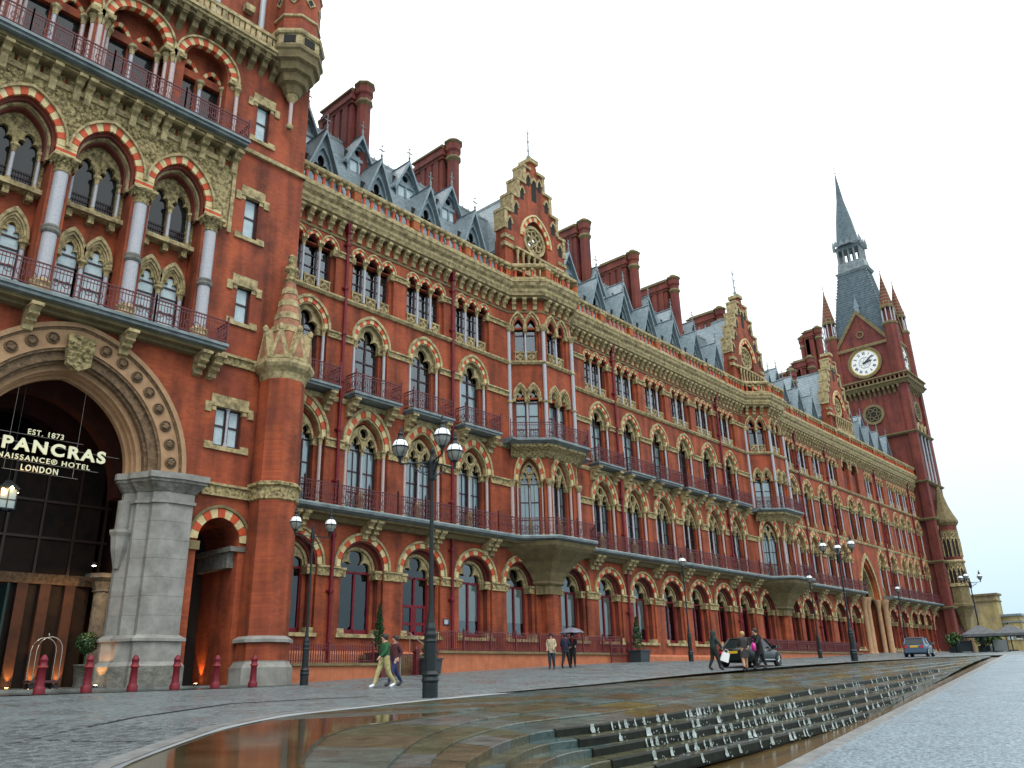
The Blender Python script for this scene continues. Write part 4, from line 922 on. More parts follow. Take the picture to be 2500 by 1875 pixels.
# ================================================================== THE ENTRANCE TOWER
TW = thing('entrance_tower', 'red brick entrance tower with the big moulded stone gateway and tiers of striped arcades', 'tower', (10.4, 3, 1.6), world=True)
TY = -2.2; GC = 10.42; GE = .62
def gr(hw): return sqrt((hw+GE)**2-GE*GE)
def ga(hw, n=16): return arch(GC, hw, 9.65, gr(hw), n)
w = MB(); XL = -9.0
walltile(w, 5.0, 15.62, 1.0, 15.2, stilt(ga(4.6), 1.05), TY, 1.3); w.add([(XL, TY, 1), (5, TY, 1), (5, TY, 15.2), (XL, TY, 15.2)], [(0, 1, 2, 3)])
walltile(w, 15.62, 18.3, 1.0, 9.9, stilt(arch(16.9, .93, 7.3, .95, 8), 1.05), TY, 2.8)
walltile(w, 15.62, 18.3, 9.9, 15.2, [(16.2, 11.27), (16.2, 13.0), (17.45, 13.0), (17.45, 11.27)], TY, .3)
w.add([(18.3, TY, 1), (19.6, TY, 1), (19.6, TY, 15.2), (18.3, TY, 15.2)], [(0, 1, 2, 3)])
AC = [13.45-3.17*i for i in range(7)]
for c in AC: walltile(w, c-1.585, c+1.585, 15.2, 25.9, stilt(arch(c, 1.2, 22.15, 1.62, 10), 15.45), TY, 1.05)
XE = AC[0]+1.585
for z0, z1, a, b, c, d in ((15.2, 20.2, 16.6, 17.32, 17.1, 18.9), (20.2, 25.0, 16.58, 17.3, 21.45, 23.6), (25.0, 32.6, 16.72, 17.42, 26.95, 29.05)):
    walltile(w, XE, 19.6, z0, z1, [(a, c), (a, d), (b, d), (b, c)], TY, .28)
    if z1 == 32.6: pass
TC = [13.95-3.25*i for i in range(6)]
for c in TC: walltile(w, c-1.625, min(c+1.625, XE), 25.9, 32.6, stilt(arch(c, 1.42 if c+1.42 < XE else XE-c-.02, 29.45, 1.3, 10), 25.95), TY, .9)
w.v = [(x, y, z) for x, y, z in w.v]
w.box(XL, 19.55, TY+.02, 9.4, 32.62, 47)
w.box(19.3, 19.6, TY+.02, 9.4, 1.0, 32.6); w.box(XL, XL+.3, TY+.02, 9.4, 1, 32.6); w.box(XL, 19.6, 9.1, 9.4, 1, 32.6)
w.box(15.3, 15.62+.02, TY+.05, 8.9, 1.0, 9.0); w.box(18.24, 19.5, TY+.05, 6, 1.0, 10)
# back walls of the recessed arcades
w.box(XL, XE, TY+1.06, TY+1.3, 15.3, 25.8)
for a in (0,): w.box(XL, XE, TY+.92, TY+1.2, 25.9, 32.6)
w.box(XL, 19.5, TY+.6, 9, 15.25, 15.4)
obj('wall', w.mesh('tower_wall', BRICK), TW)
rfm = MB(); rfm.hexa([(XL, TY, 47), (19.6, TY, 47), (19.6, 9.4, 47), (XL, 9.4, 47)], [(3, 3, 66), (8, 3, 66), (8, 4, 66), (3, 4, 66)]); obj('roof', rfm.mesh('tower_roof', SLATE), TW)
# ---- gateway mouldings
g = MB()
def gring(a, b, y0, y1, m, n=20): g.ring(ga(a, n), ga(b, n), y0, y1, m)
gring(4.52, 4.7, TY-.2, TY+.2, 0); gring(4.44, 4.53, TY-.12, TY+.2, 1)
gring(3.72, 4.46, TY-.07, TY+.3, 0); gring(3.62, 3.74, TY-.02, TY+.5, 1)
gring(3.28, 3.64, TY+.12, TY+.6, 2); gring(3.18, 3.3, TY+.25, TY+.9, 1); gring(2.98, 3.2, TY+.5, TY+1.2, 0); gring(2.9, 3.0, TY+.75, TY+1.5, 0); gring(2.78, 2.92, TY+1.0, TY+1.25, 0)
obj('gate_arch', g.mesh('gate_arch', [TAN, TAND, TAND]), TW)
r = MB(); r.lathe([(.235, 0), (.235, .05), (.19, .08), (.19, .03)], (0, 0), 14, 0, False); r.lathe([(.14, 0), (.15, .07), (.08, .1)], (0, 0), 8, 0, True); 
for i in range(5): a = i*2*pi/5; r.lathe([(.06, .0), (.05, .09), (.0, .11)], (.1*cos(a), .1*sin(a)), 6, 0)
r.v = [(x, -z, y) for x, y, z in r.v]; rm = r.mesh('rosette', TAND)
R = 4.09+GE
for sgn in (-1, 1):
    for i in range(9):
        a = radians(6.2+9.15*i); x = GC+sgn*(-GE+R*cos(a)); z = 9.65+R*sin(a)
        if abs(x-GC) > .6: obj('rosette', rm, TW, (x, TY-.07, z))
s = MB(); s.extr([(-.42, 13.2), (-.5, 14.35), (.5, 14.35), (.42, 13.2), (0, 12.95)], TY-.3, TY, 0); s.v = [(x+GC, y, z) for x, y, z in s.v]
for i in range(26): s.lathe([(.0, -.1), (.1+.06*rnd.random(), 0), (0, .1)], (GC+rnd.uniform(-.38, .38), TY-.3), 6, 0, True, 0, rnd.uniform(13.3, 14.3))
obj('carved_keystone', s.mesh('carved_keystone', CARVE), TW)
# ---- piers of the gateway
def prism(mb, plan, z0, z1, m=0, top=None, f=0.):
    n = len(plan); cx_ = sum(p[0] for p in plan)/n; cy_ = sum(p[1] for p in plan)/n
    ex = lambda d: [(p[0]+(d if p[0] > cx_ else -d), p[1]-(d if p[1] < cy_ else 0)) for p in plan]
    a = ex(f); b = ex(f if top is None else top)
    mb.add([(p[0], p[1], z0) for p in a]+[(p[0], p[1], z1) for p in b], [(i, (i+1) % n, n+(i+1) % n, n+i) for i in range(n)]+[tuple(range(n))[::-1], tuple(range(n, 2*n))], m)
PLAN = [(15.5, -.95), (15.5, -2.55), (14.45, -2.55), (14.0, -2.25), (14.0, -2.0), (13.62, -1.7), (13.62, -1.45), (13.34, -1.15), (13.34, -.95)]
for sgn in (1, -1):
    pl = PLAN if sgn == 1 else [(2*GC-x, y) for x, y in PLAN[::-1]]
    p = MB(); zs = [1.3, 2.5, 3.35, 3.5, 8.5]
    prism(p, pl, 1.3, 2.45, 1, f=.22); prism(p, pl, 2.45, 2.6, 0, f=.22, top=.1); prism(p, pl, 2.6, 3.32, 0, f=.1); prism(p, pl, 3.32, 3.42, 0, f=.2); prism(p, pl, 3.42, 3.55, 0, f=.2, top=.0)
    z = 3.55
    for i in range(7): prism(p, pl, z, z+.697, 0); prism(p, pl, z+.697, z+.707, 1, f=-.012); z += .707
    po = obj('pier', p.mesh('gate_pier', [GREYST, RSTUCC if False else GREYSTD]), TW)
    c = MB(); prism(c, pl, 8.5, 8.62, 0, f=.08); prism(c, pl, 8.62, 8.95, 0, f=.02); prism(c, pl, 8.95, 9.3, 1, f=.06, top=.3); prism(c, pl, 9.3, 9.42, 1, f=.34); prism(c, pl, 9.42, 9.66, 0, f=.4)
    obj('pier_capital', c.mesh('pier_capital', [GREYST, GREYSTD]), po)
    xc = GC+sgn*2.95; c = MB(); c.lathe([(.12, 6.0), (.3, 6.7), (.36, 7.2), (.44, 7.35), (.44, 7.45)], (xc, -1.2), 8, 0, False); c.lathe([(.26, 7.45), (.26, 8.6)], (xc, -1.2), 10, 0); obj('corbel_shaft', c.mesh('corbel_shaft', GREYST), po)
# inner passage of the gate
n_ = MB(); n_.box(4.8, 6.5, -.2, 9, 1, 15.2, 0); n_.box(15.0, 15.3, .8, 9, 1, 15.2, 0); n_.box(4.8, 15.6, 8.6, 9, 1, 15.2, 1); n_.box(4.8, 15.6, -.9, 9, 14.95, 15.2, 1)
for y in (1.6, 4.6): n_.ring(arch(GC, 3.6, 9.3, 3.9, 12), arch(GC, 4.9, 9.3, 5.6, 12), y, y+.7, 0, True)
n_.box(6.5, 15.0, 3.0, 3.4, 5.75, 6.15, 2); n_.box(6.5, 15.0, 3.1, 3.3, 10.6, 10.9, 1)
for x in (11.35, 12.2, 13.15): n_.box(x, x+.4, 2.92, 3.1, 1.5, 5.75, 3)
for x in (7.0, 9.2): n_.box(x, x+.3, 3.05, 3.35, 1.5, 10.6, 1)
pieces('passage', n_, [mat('shade_toned_brick', (.05, .014, .009), (.09, .024, .014), .8, 2), DARK, TAND, mat('dim_pilaster', (.045, .02, .012), (.08, .032, .018), .8, 2)], TW)  # brick and pilaster colours darkened to stand for the shade inside the gateway
for x, y in ((14.45, 2.4), (6.4, 2.4)):
    c = MB(); column(c, x, y, 1.55, 6.2, .36, 0, 0, .7, .7, 10); obj('passage_column', c.mesh('passage_column', GREYSTD), TW)
gd = MB(); gd.box(6.8, 14.2, 3.18, 3.2, 1.6, 10.6); obj('glass_screen', gd.mesh('glass_screen', mat('unlit_screen', (.012, .010, .009), (.03, .018, .012), .6, 1.2, spec=.15)), TW)
gd = MB(); [gd.box(x-.05, x+.05, 3.06, 3.17, 6.15, 10.6) for x in (8.2, 10.6, 11.9, 13.2, 14.4)]; [gd.box(6.8, 14.6, 3.07, 3.16, z-.05, z+.05) for z in (7.6, 9.1)]; obj('screen_frame', gd.mesh('screen_frame', mat('dim_bronze', (.04, .022, .012), None, .5)), TW)
gd = MB(); gd.box(8.0, 10.5, 2.0, 2.1, 1.6, 5.5); gd.box(10.42, 10.5, 1.0, 2.1, 1.6, 5.5); obj('porch_screen', gd.mesh('porch_screen', mat('dark_teal_glass', (.010, .034, .030), None, .45, spec=.3)), TW)
# ---- side archway
s = MB()
obj_st = obj('side_arch', None, TW, (0, 0, 0)) if False else None
s.ring(arch(16.9, 1.3, 7.3, 1.35, 12), arch(16.9, 1.4, 7.3, 1.47, 12), TY-.14, TY+.02, 0)
s.box(17.55, 18.35, TY+.3, TY+2.9, 6.3, 7.0, 1); s.box(17.45, 18.3, TY-.05, TY+2.9, 6.95, 7.15, 1); s.box(15.55, 16.05, TY-.14, TY+2.8, 6.85, 7.2, 0)
s.box(15.6, 18.3, TY+2.85, TY+3.0, 1.0, 9.8, 2); s.box(18.05, 18.3, TY+.1, TY+2.8, 3.1, 3.32, 1)
so_ = obj('side_arch', s.mesh('side_arch', [DSTONE, GREYSTD, DARK]), TW)
for i, b in enumerate(stones(.93, .95, 1.29, 1.34, 7.3, 11, TY-.07, TY+.05, 16.9)): obj('arch_stone', b.mesh('side_arch_stone', SRED if i % 2 else SCRM), so_)
# ---- impost string, upper string
s = MB()
for a, b in ((15.9, 19.6), (XL, 4.9)):
    s.box(a, b, TY-.1, TY+.02, 9.2, 9.55, 1); s.box(a, b, TY-.17, TY+.02, 9.55, 9.65, 0); s.box(a, b, TY-.13, TY+.02, 9.12, 9.2, 0)
s.box(15.95, 19.6, TY-.1, TY+.02, 14.95, 15.3, 1); s.box(15.95, 19.6, TY-.2, TY+.02, 15.3, 15.42, 0)
s.box(16.0, 19.66, TY-.16, TY+.02, 25.95, 26.15, 0); s.box(19.55, 19.72, TY-.1, .0, 25.95, 26.15, 0)
s.box(XL, XE+.06, TY-.13, TY+.02, 24.72, 24.98, 0)
pieces('string_course', s, [STONE, CARVE], TW)
# ---- stepped-lintel windows
def slit(cx_, z0, z1, hw, two=False):
    f = MB(); e = hw+.52
    f.extr([(cx_-e, z1-.32), (cx_-e, z1+.12), (cx_-e+.26, z1+.12), (cx_-e+.26, z1+.5), (cx_+e-.26, z1+.5), (cx_+e-.26, z1+.12), (cx_+e, z1+.12), (cx_+e, z1-.32), (cx_+hw+.24, z1-.32), (cx_+hw+.24, z1-.02), (cx_+hw, z1-.02), (cx_+hw-.1, z1-.02), (cx_-hw, z1-.02), (cx_-hw-.24, z1-.02), (cx_-hw-.24, z1-.32)], TY-.07, TY+.2, 0)
    for sg in (-1, 1): f.box(*sorted((cx_+sg*hw, cx_+sg*(hw+.2))), TY-.03, TY+.2, z1-.22, z1-.021, 0); f.box(*sorted((cx_+sg*(hw+.02), cx_+sg*(hw+.4))), TY-.06, TY+.2, z0-.02, z0+.12, 0)
    f.extr([(cx_-hw-.4, z0-.2), (cx_-hw-.4, z0-.02), (cx_+hw+.4, z0-.02), (cx_+hw+.4, z0-.2)], TY-.09, TY+.3, 0)
    o = obj('window', f.mesh('slit_surround', STONE), TW)
    b = MB()
    for x in ([cx_-hw+.05, cx_+hw-.05]+([cx_-.06, cx_+.06] if two else [])): b.box(x-.05, x+.05, TY+.16, TY+.24, z0, z1)
    for z in (z0+.06, (z0+z1)/2+.05, z1-.05): b.box(cx_-hw, cx_+hw, TY+.17, TY+.23, z-.04, z+.04)
    if two: column(b, cx_, TY+.1, z0, z1, .06, 1, 1, .2, .2)
    obj('frame', b.mesh('slit_frame', [FRAME, GRAN]), o)
    p = MB(); p.box(cx_-hw, cx_+hw, TY+.22, TY+.24, z0, z1); obj('pane', p.mesh('slit_pane', UPN.materials[0]), o)
slit(16.825, 11.27, 13.0, .62, True); slit(16.96, 17.1, 18.9, .36); slit(16.94, 21.45, 23.6, .36); slit(17.07, 26.95, 29.05, .35)
# ---- great arcade: columns, striped arches, carved spandrels, recessed windows
for i, c in enumerate(AC[:5]):
    a = MB(); a.ring(arch(c, 1.5, 22.15, 1.98, 14), arch(c, 1.585, 22.15, 2.1, 14), TY-.2, TY+.02, 0)
    for h0, h1, y, m in ((1.1, 1.21, TY+.12, 2), (1.02, 1.12, TY+.3, 0), (.95, 1.04, TY+.5, 2)): a.ring(stilt(arch(c, h0, 22.15, h0*1.35, 10), 21.5), stilt(arch(c, h1, 22.15, h1*1.35, 10), 21.5), y, TY+1.05, m)
    # twin lights of the upper stage, with carved tympanum
    yb = TY+1.0
    l1 = stilt(trefoil(c-.48, .4, 21.95, .75, 6), 20.3); l2 = stilt(trefoil(c+.48, .4, 21.95, .75, 6), 20.3)
    a.plate(stilt(arch(c, 1.18, 22.15, 1.58, 10), 20.22), [l1, l2], yb-.16, yb+.1, 1)
    a.box(c-1.25, c+1.25, TY+.55, yb+.1, 20.05, 20.25, 0)
    for x in (-.85, 0, .85): a.box(c+x-.12, c+x+.12, TY+.7, yb+.1, 19.7, 20.05, 1)
    # twin cusped lights of the lower stage
    for x in (-.52, .52):
        for h0, h1, y in ((.5, .6, yb-.26), (.42, .52, yb-.2), (.36, .44, yb-.12)): a.ring(arch(c+x, h0, 18.2, h0*1.9, 9), arch(c+x, h1, 18.2, h1*1.9, 9), y, yb+.1, 0)
        a.ring(trefoil(c+x, .33, 18.0, .7, 8), arch(c+x, .38, 18.15, .8, 8), yb-.08, yb+.08, 1)
    for x in (-1.0, 0, 1.0): a.box(c+x-.13, c+x+.13, yb-.26, yb+.08, 17.9, 18.2, 1)
    ao = obj('arcade_arch', a.mesh('arcade_arch', [STONE, CARVE, DBRICK]), TW)
    for k, b in enumerate(stones(1.2, 1.62, 1.5, 1.98, 22.15, 17, TY-.1, TY+.2, c)): obj('arch_stone', b.mesh('arcade_stone', SRED if k % 2 else SCRM), ao)
    for x in (-1.0, 0, 1.0):
        s = MB(); column(s, c+x, yb-.12, 15.45, 18.0, .1, 0, 1, .35, .3); obj('shaft', s.mesh('arcade_shaft', [GRAN, STONE]), ao)
    s = MB(); column(s, c, yb-.22, 20.25, 21.95, .085, 0, 1, .38, .2); [column(s, c+d, yb-.22, 20.25, 21.95, .075, 0, 1, .38, .2) for d in (-.95, .95)]; obj('shaft', s.mesh('arcade_shaft', [GRAN, STONE]), ao)
    f = MB()
    for x in (-.52, .52):
        for d in (-.38, 0, .38): f.box(c+x+d-.03, c+x+d+.03, yb-.03, yb+.03, 15.45, 18.3) if d else None
        for z in (16.1, 16.9, 17.6, 18.1): f.box(c+x-.38, c+x+.38, yb-.025, yb+.03, z-.03, z+.03)
    for z in (20.45, 20.7, 20.95): f.box(c-1.1, c+1.1, yb-.05, yb-.02, z-.02, z+.02)
    for d in range(-10, 11): f.box(c+d*.1-.008, c+d*.1+.008, yb-.05, yb-.03, 20.3, 20.95)
    obj('frame', f.mesh('arcade_frame', FRAME), ao)
    p = MB(); [p.box(c+x-.4, c+x+.4, yb+.03, yb+.05, 15.5, 18.6) for x in (-.52, .52)]; obj('pane', p.mesh('arcade_pane', UPN.materials[0]), ao)
    p = MB(); p.box(c-1.15, c+1.15, yb+.03, yb+.055, 20.25, 23); obj('dark_pane', p.mesh('arcade_dark_pane', mat('dark_reflecting_pane', (.012, .016, .016), None, .06)), ao)
    # column between the arches
    for x in ([c+1.585, c-1.585] if i == 0 else [c-1.585]):
        s = MB(); y = TY-.02
        s.lathe([(.46, 15.45), (.46, 15.75), (.36, 15.95), (.4, 16.1), (.29, 16.25)], (x, y), 10, 1, False)
        s.lathe([(.27, 16.25), (.26, 21.0)], (x, y), 14, 0); s.lathe([(.29, 18.2), (.35, 18.28), (.35, 18.36), (.3, 18.4), (.35, 18.46), (.29, 18.56)], (x, y), 14, 2)
        s.lathe([(.3, 20.95), (.32, 21.05), (.28, 21.08), (.34, 21.3), (.52, 21.45), (.55, 21.5)], (x, y), 10, 3, False); s.box(x-.5, x+.5, y-.42, y+.5, 21.5, 21.62, 1)
        for k in range(4): s.box(x-.385, x+.385, TY-.08, TY+.6, 21.62+k*.14, 21.62+(k+1)*.14-.006, 4 if k % 2 else 5)
        for k in range(14): a_ = k*2*pi/14; s.lathe([(0, -.08), (.07, 0), (0, .08)], (x+.42*cos(a_), y+.38*sin(a_)), 5, 3, True, 0, 21.32)
        obj('great_column', s.mesh('great_column', [GRAN, STONE, GREYSTD, CARVE, SCRM, SRED]), TW)
# carved spandrel sheet over the arcade
c = MB()
for k in range(5):
    x0_ = AC[k]-1.585; hol = arch(AC[k], 1.585, 22.15, 2.1, 10)
    for (a_, za), (b_, zb_) in zip(hol, hol[1:]): c.add([(a_, TY-.045, za), (b_, TY-.045, zb_), (b_, TY-.045, 24.72), (a_, TY-.045, 24.72)], [(0, 1, 2, 3)])
    for j in range(60):
        x = AC[k]+rnd.choice((-1, 1))*rnd.uniform(.45, 1.55); d = abs(x-AC[k]); zl = 22.3+2.0*sqrt(max(0, 1-(d/1.6)**2)); z = rnd.uniform(zl, 24.6)
        if z > zl: c.lathe([(0, -.12), (rnd.uniform(.06, .15), 0), (0, .12)], (x, TY-.05), 5, 0, True, rnd.random(), z)
c.box(15.02, 15.75, TY-.05, TY+.02, 21.5, 24.72)
obj('carved_spandrel', c.mesh('carved_spandrel', CARVE), TW)
s = MB(); s.box(15.78, 15.95, TY-.12, TY+.02, 21.3, 24.8); obj('edge_moulding', s.mesh('edge_moulding', STONE), TW)
# ---- balconies of the tower
def tbalc(z, x1_, rail_h, xs, zb, orn):
    s = MB(); s.box(XL, x1_, TY-1.05, TY+.6, z-.12, z, 0); s.box(XL, x1_-.05, TY-.95, TY, z-.25, z-.12, 0); s.box(XL, x1_-.1, TY-.7, TY, z-.42, z-.25, 1); s.box(XL, x1_-.15, TY-.4, TY, z-.55, z-.42, 1)
    o = obj('balcony', s.mesh('tower_balcony', [LEAD, DSTONE]), TW)
    L_ = 3.17; k = 0; x = x1_-.1
    rm_ = railing(L_, rail_h, .12 if not orn else .1).mesh('tower_railing', IRON)
    while x > -2: obj('railing', rm_, o, (x-L_/2, TY-.98, z)); x -= L_
    obj('railing', railing(1.0, rail_h, .12, False).mesh('tower_railing_end', IRON), o, (x1_-.08, TY-.5, z), pi/2)
    for x in xs: obj('bracket', BRK, o, (x, TY, zb), scale=(1.05, 1.15, .95))
    return o
tbalc(15.45, 15.95, 1.05, (15.12, 15.75, 12.0, 8.5, 5.0, 1.5), 15.0, False)
ub = tbalc(25.88, 16.0, .98, (), 25, True)
cbk = MB(); cbk.extr([(0, 24.98), (0, 25.4), (.75, 25.4), (.75, 25.25), (.5, 25.2), (.45, 25.05), (.2, 24.98)], -.16, .16); cbk.extr([(0, 24.3), (0, 25.1), (.3, 25.1), (.26, 24.9), (.3, 24.75), (.2, 24.4)], -.13, .13)
cbk.v = [(y, -x, z) for x, y, z in cbk.v]; cbk = cbk.mesh('tower_corbel', STONE)
for x in (15.75, 15.1, 14.15, 13.25, 12.33, 11.86, 10.95, 10.06, 9.06, 8.63, 7.7, 6.86, 5.91, 5.0, 4.1): obj('corbel', cbk, ub, (x, TY, 0))
s = MB()
for i in range(22): x = 15.5-.47*i; s.box(x-.17, x+.17, TY-.08, TY+.02, 25.0, 25.36, 0); s.lathe([(.0, -.1), (.12, 0), (0, .1)], (x, TY-.08), 6, 0, True, 0, 25.18)
s.box(XL, 15.95, TY-.6, TY+.02, 25.38, 25.5, 1); obj('carved_panels', s.mesh('carved_panels', [CARVE, STONE]), TW)
# ---- top arcade
for i, c in enumerate(TC[:4]):
    hw = 1.42 if c+1.42 < XE else XE-c-.02
    a = MB(); a.ring(arch(c, 1.55, 29.45, 1.45, 14), arch(c, 1.64, 29.45, 1.54, 14), TY-.2, TY+.02, 0)
    a.box(c-1.5, c+1.5, TY+.6, TY+.9, 29.0, 29.4, 4)
    yb = TY+.7
    l1 = stilt(trefoil(c-.62, .45, 29.0, .75, 6), 26.0); l2 = stilt(trefoil(c+.62, .45, 29.0, .75, 6), 26.0)
    a.plate(stilt(arch(c, 1.4, 29.45, 1.28, 10), 25.95), [l1, l2], yb, yb+.15, 4)
    for x in (-.62, .62):
        for k, b in enumerate(stones(.44, .76, .62, .98, 29.0, 9, yb-.08, yb+.05, c+x)): a.merge(b, None, 2 if k % 2 else 3)
    ao = obj('arcade_arch', a.mesh('top_arch', [STONE, CARVE, SRED, SCRM, BRICK]), TW)
    for k, b in enumerate(stones(1.2, 1.08, 1.54, 1.44, 29.45, 17, TY-.1, TY+.2, c)): obj('arch_stone', b.mesh('top_stone', SRED if k % 2 else SCRM), ao)
    for dx, y in ((0, yb-.15), (-1.12, yb-.2), (1.12, yb-.2), (-1.38, TY+.15), (1.38, TY+.15), (-1.6, TY-.05), (1.6, TY-.05)):
        if c+dx > 15.75: continue
        s = MB(); column(s, c+dx, y, 26.0, 29.2 if dx else 29.0, .1, 0, 1, .5, .35); obj('shaft', s.mesh('top_shaft', [PGRAN if dx else GRAN, STONE]), ao)
    s = MB(); s.box(c-1.7, c-1.1, TY-.2, yb, 29.2, 29.45, 0); s.box(c+1.1, min(c+1.7, 15.7), TY-.2, yb, 29.2, 29.45, 0); obj('impost', s.mesh('top_impost', CARVE), ao)
    p = MB(); p.box(c-1.3, c+1.3, yb+.14, yb+.17, 26, 29.9); obj('dark_pane', p.mesh('top_pane', bpy.data.materials['dark_reflecting_pane']), ao)
# ---- machicolated cornice with pierced parapet
s = MB(); s.box(XL, 17.7, TY-.75, TY+.1, 31.75, 31.9, 0); s.box(XL, 17.7, TY-.85, TY+.1, 31.9, 32.05, 0); s.box(XL, 17.7, TY-.7, TY-.5, 32.75, 32.95, 0); s.box(XL, 17.7, TY-.72, TY-.5, 32.05, 32.2, 0)
for i in range(24):
    x = 17.3-.62*i
    s.box(x-.12, x+.12, TY-.66, TY-.52, 32.2, 32.75, 1); s.box(x+.2, x+.42, TY-.62, TY-.58, 32.2, 32.75, 0)
co_ = obj('machicolation', s.mesh('machicolation', [STONE, STONE]), TW)
m_ = MB(); m_.extr([(0, 30.7), (0, 31.75), (.7, 31.75), (.65, 31.45), (.42, 31.3), (.38, 31.05), (.16, 30.95)], -.14, .14); m_.v = [(y, -x, z) for x, y, z in m_.v]; m_ = m_.mesh('machicolation_corbel', DSTONE)
for i in range(24): obj('corbel', m_, co_, (17.3-.62*i, TY, 0))
s = MB()
for i in range(24): x = 17.3-.62*i+.31; s.ring(arch(x, .2, 31.35, .22, 4), arch(x, .31, 31.35, .39, 4), TY-.6, TY, 0)
obj('corbel_arches', s.mesh('corbel_arches', DSTONE), co_)
# upper wall shafts
s = MB()
for x in (11.2, 14.0, 16.4): s.lathe([(.16, 32.2), (.16, 40)], (x, TY-.1), 8, 0)
s.box(15.4, 15.9, TY-.3, TY, 34.0, 34.4, 1); s.box(13.2, 13.9, TY-.3, TY, 36.4, 37.0, 1)
obj('upper_shaft', s.mesh('upper_shafts', [GRAN, STONE]), TW)
# ---- corner turret carried on a corbel
t = MB(); tc = (18.35, TY-.35)
t.lathe([(.12, 28.2), (.2, 28.35), (.12, 28.5)], tc, 8, 1); t.lathe([(.1, 28.4), (.1, 29.9)], tc, 8, 2); t.lathe([(.12, 29.8), (.34, 30.15), (.36, 30.25)], tc, 8, 1, False, pi/8)
prof = [(.4, 30.2), (.55, 30.6), (.75, 30.7), (.85, 31.1), (1.05, 31.2), (1.15, 31.6), (1.35, 31.7), (1.4, 32.1), (1.5, 32.2), (1.5, 32.4)]
t.lathe(prof, tc, 8, 3, False, pi/8); t.lathe([(1.42, 32.4), (1.42, 33.1)], tc, 8, 1, False, pi/8); t.lathe([(1.5, 33.1), (1.55, 33.2), (1.55, 33.35), (1.2, 33.4)], tc, 8, 1, False, pi/8); t.lathe([(1.18, 33.3), (1.18, 44)], tc, 8, 0, False, pi/8)
for z in (34.4, 36.6, 38.8): t.lathe([(1.2, z), (1.26, z+.03), (1.26, z+.16), (1.2, z+.2)], tc, 8, 1, False, pi/8)
for i in range(8):
    a = i*pi/4; q = MB(); q.extr([(-.42, 32.5), (.42, 32.5), (.42, 33.05), (-.42, 33.05)], -.05, .02, 1); q.extr([(-.3, 32.58), (.3, 32.58), (.3, 32.97), (-.3, 32.97)], -.052, .02, 4); q.v = q.v; k = [(0, -.34), (.3, 0), (0, .34), (-.3, 0)]; q.extr([(x, 35.6+z) for x, z in k], -.06, .02, 1); q.extr([(x*.62, 35.6+z*.62) for x, z in k], -.065, .02, 4)
    t.merge(q, Matrix.Translation((tc[0]+1.1*cos(a), tc[1]+1.1*sin(a), 0)) @ Matrix.Rotation(a+pi/2, 4, 'Z') @ Matrix.Translation((0, -.0, 0)))
    q = MB(); q.extr([(-.3, 32.55), (.3, 32.55), (.3, 33.0), (-.3, 33.0)], -.03, .02, 4); t.merge(q, Matrix.Translation((tc[0]+1.315*cos(a), tc[1]+1.315*sin(a), 0)) @ Matrix.Rotation(a+pi/2, 4, 'Z'))
t.lathe([(1.3, 44), (.05, 52)], tc, 8, 1, False, pi/8)
obj('corner_turret', t.mesh('corner_turret', [BRICK, STONE, PGRAN, DSTONE, DARK]), TW)
# ---- buttress with a crown of gablets and a banded stone spirelet
t = MB(); bc_ = (19.0, TY-.55)
t.lathe([(1.25, 1.0), (1.25, 2.35), (1.1, 2.55), (1.1, 2.6)], bc_, 8, 3, False, pi/8); t.lathe([(1.06, 2.5), (1.06, 3.3)], bc_, 8, 0, False, pi/8); t.lathe([(1.2, 3.3), (1.2, 3.42), (1.0, 3.55)], bc_, 8, 3, False, pi/8)
t.lathe([(1.0, 3.4), (1.0, 15.0)], bc_, 8, 0, False, pi/8)
t.lathe([(1.02, 9.05), (1.08, 9.1), (1.05, 9.15), (1.05, 9.6), (1.16, 9.66), (1.16, 9.78), (1.0, 9.85)], bc_, 8, 2, False, pi/8)
t.lathe([(1.0, 14.5), (1.08, 14.8), (1.3, 15.0), (1.38, 15.15), (1.38, 15.32), (1.15, 15.4)], bc_, 8, 1, False, pi/8)
t.lathe([(.9, 15.3), (.78, 16.6), (.46, 18.4), (.24, 19.7)], bc_, 8, 4, False, pi/8)
for z, r0, r1 in ((16.9, .76, .7), (17.6, .63, .57), (18.3, .5, .44), (18.95, .39, .33)): t.lathe([(r0, z), (r1+.02, z+.32)], bc_, 8, 1, False, pi/8)
t.lathe([(.24, 19.6), (.33, 19.75), (.2, 19.9), (.22, 20.1), (.34, 20.3), (.3, 20.45), (.16, 20.5), (.2, 20.75), (.22, 21.0), (.08, 21.15)], bc_, 8, 2, False)
for i in range(8):
    a = i*pi/4; q = MB(); q.extr([(-.46, 15.4), (.46, 15.4), (0, 17.0)], -.12, .3, 1); q.extr([(-.26, 15.55), (.26, 15.55), (0, 16.5)], -.125, .0, 4)
    t.merge(q, Matrix.Translation((bc_[0]+1.02*cos(a), bc_[1]+1.02*sin(a), 0)) @ Matrix.Rotation(a+pi/2, 4, 'Z'))
    t.lathe([(.1, 16.8), (.15, 17.0), (.0, 17.15)], (bc_[0]+1.1*cos(a), bc_[1]+1.1*sin(a)), 5, 1)
obj('buttress', t.mesh('buttress', [BRICK, STONE, CARVE, GREYST, mat('weathered_pink_stone', (.20, .085, .045), (.38, .17, .09), .8, 3)]), TW)

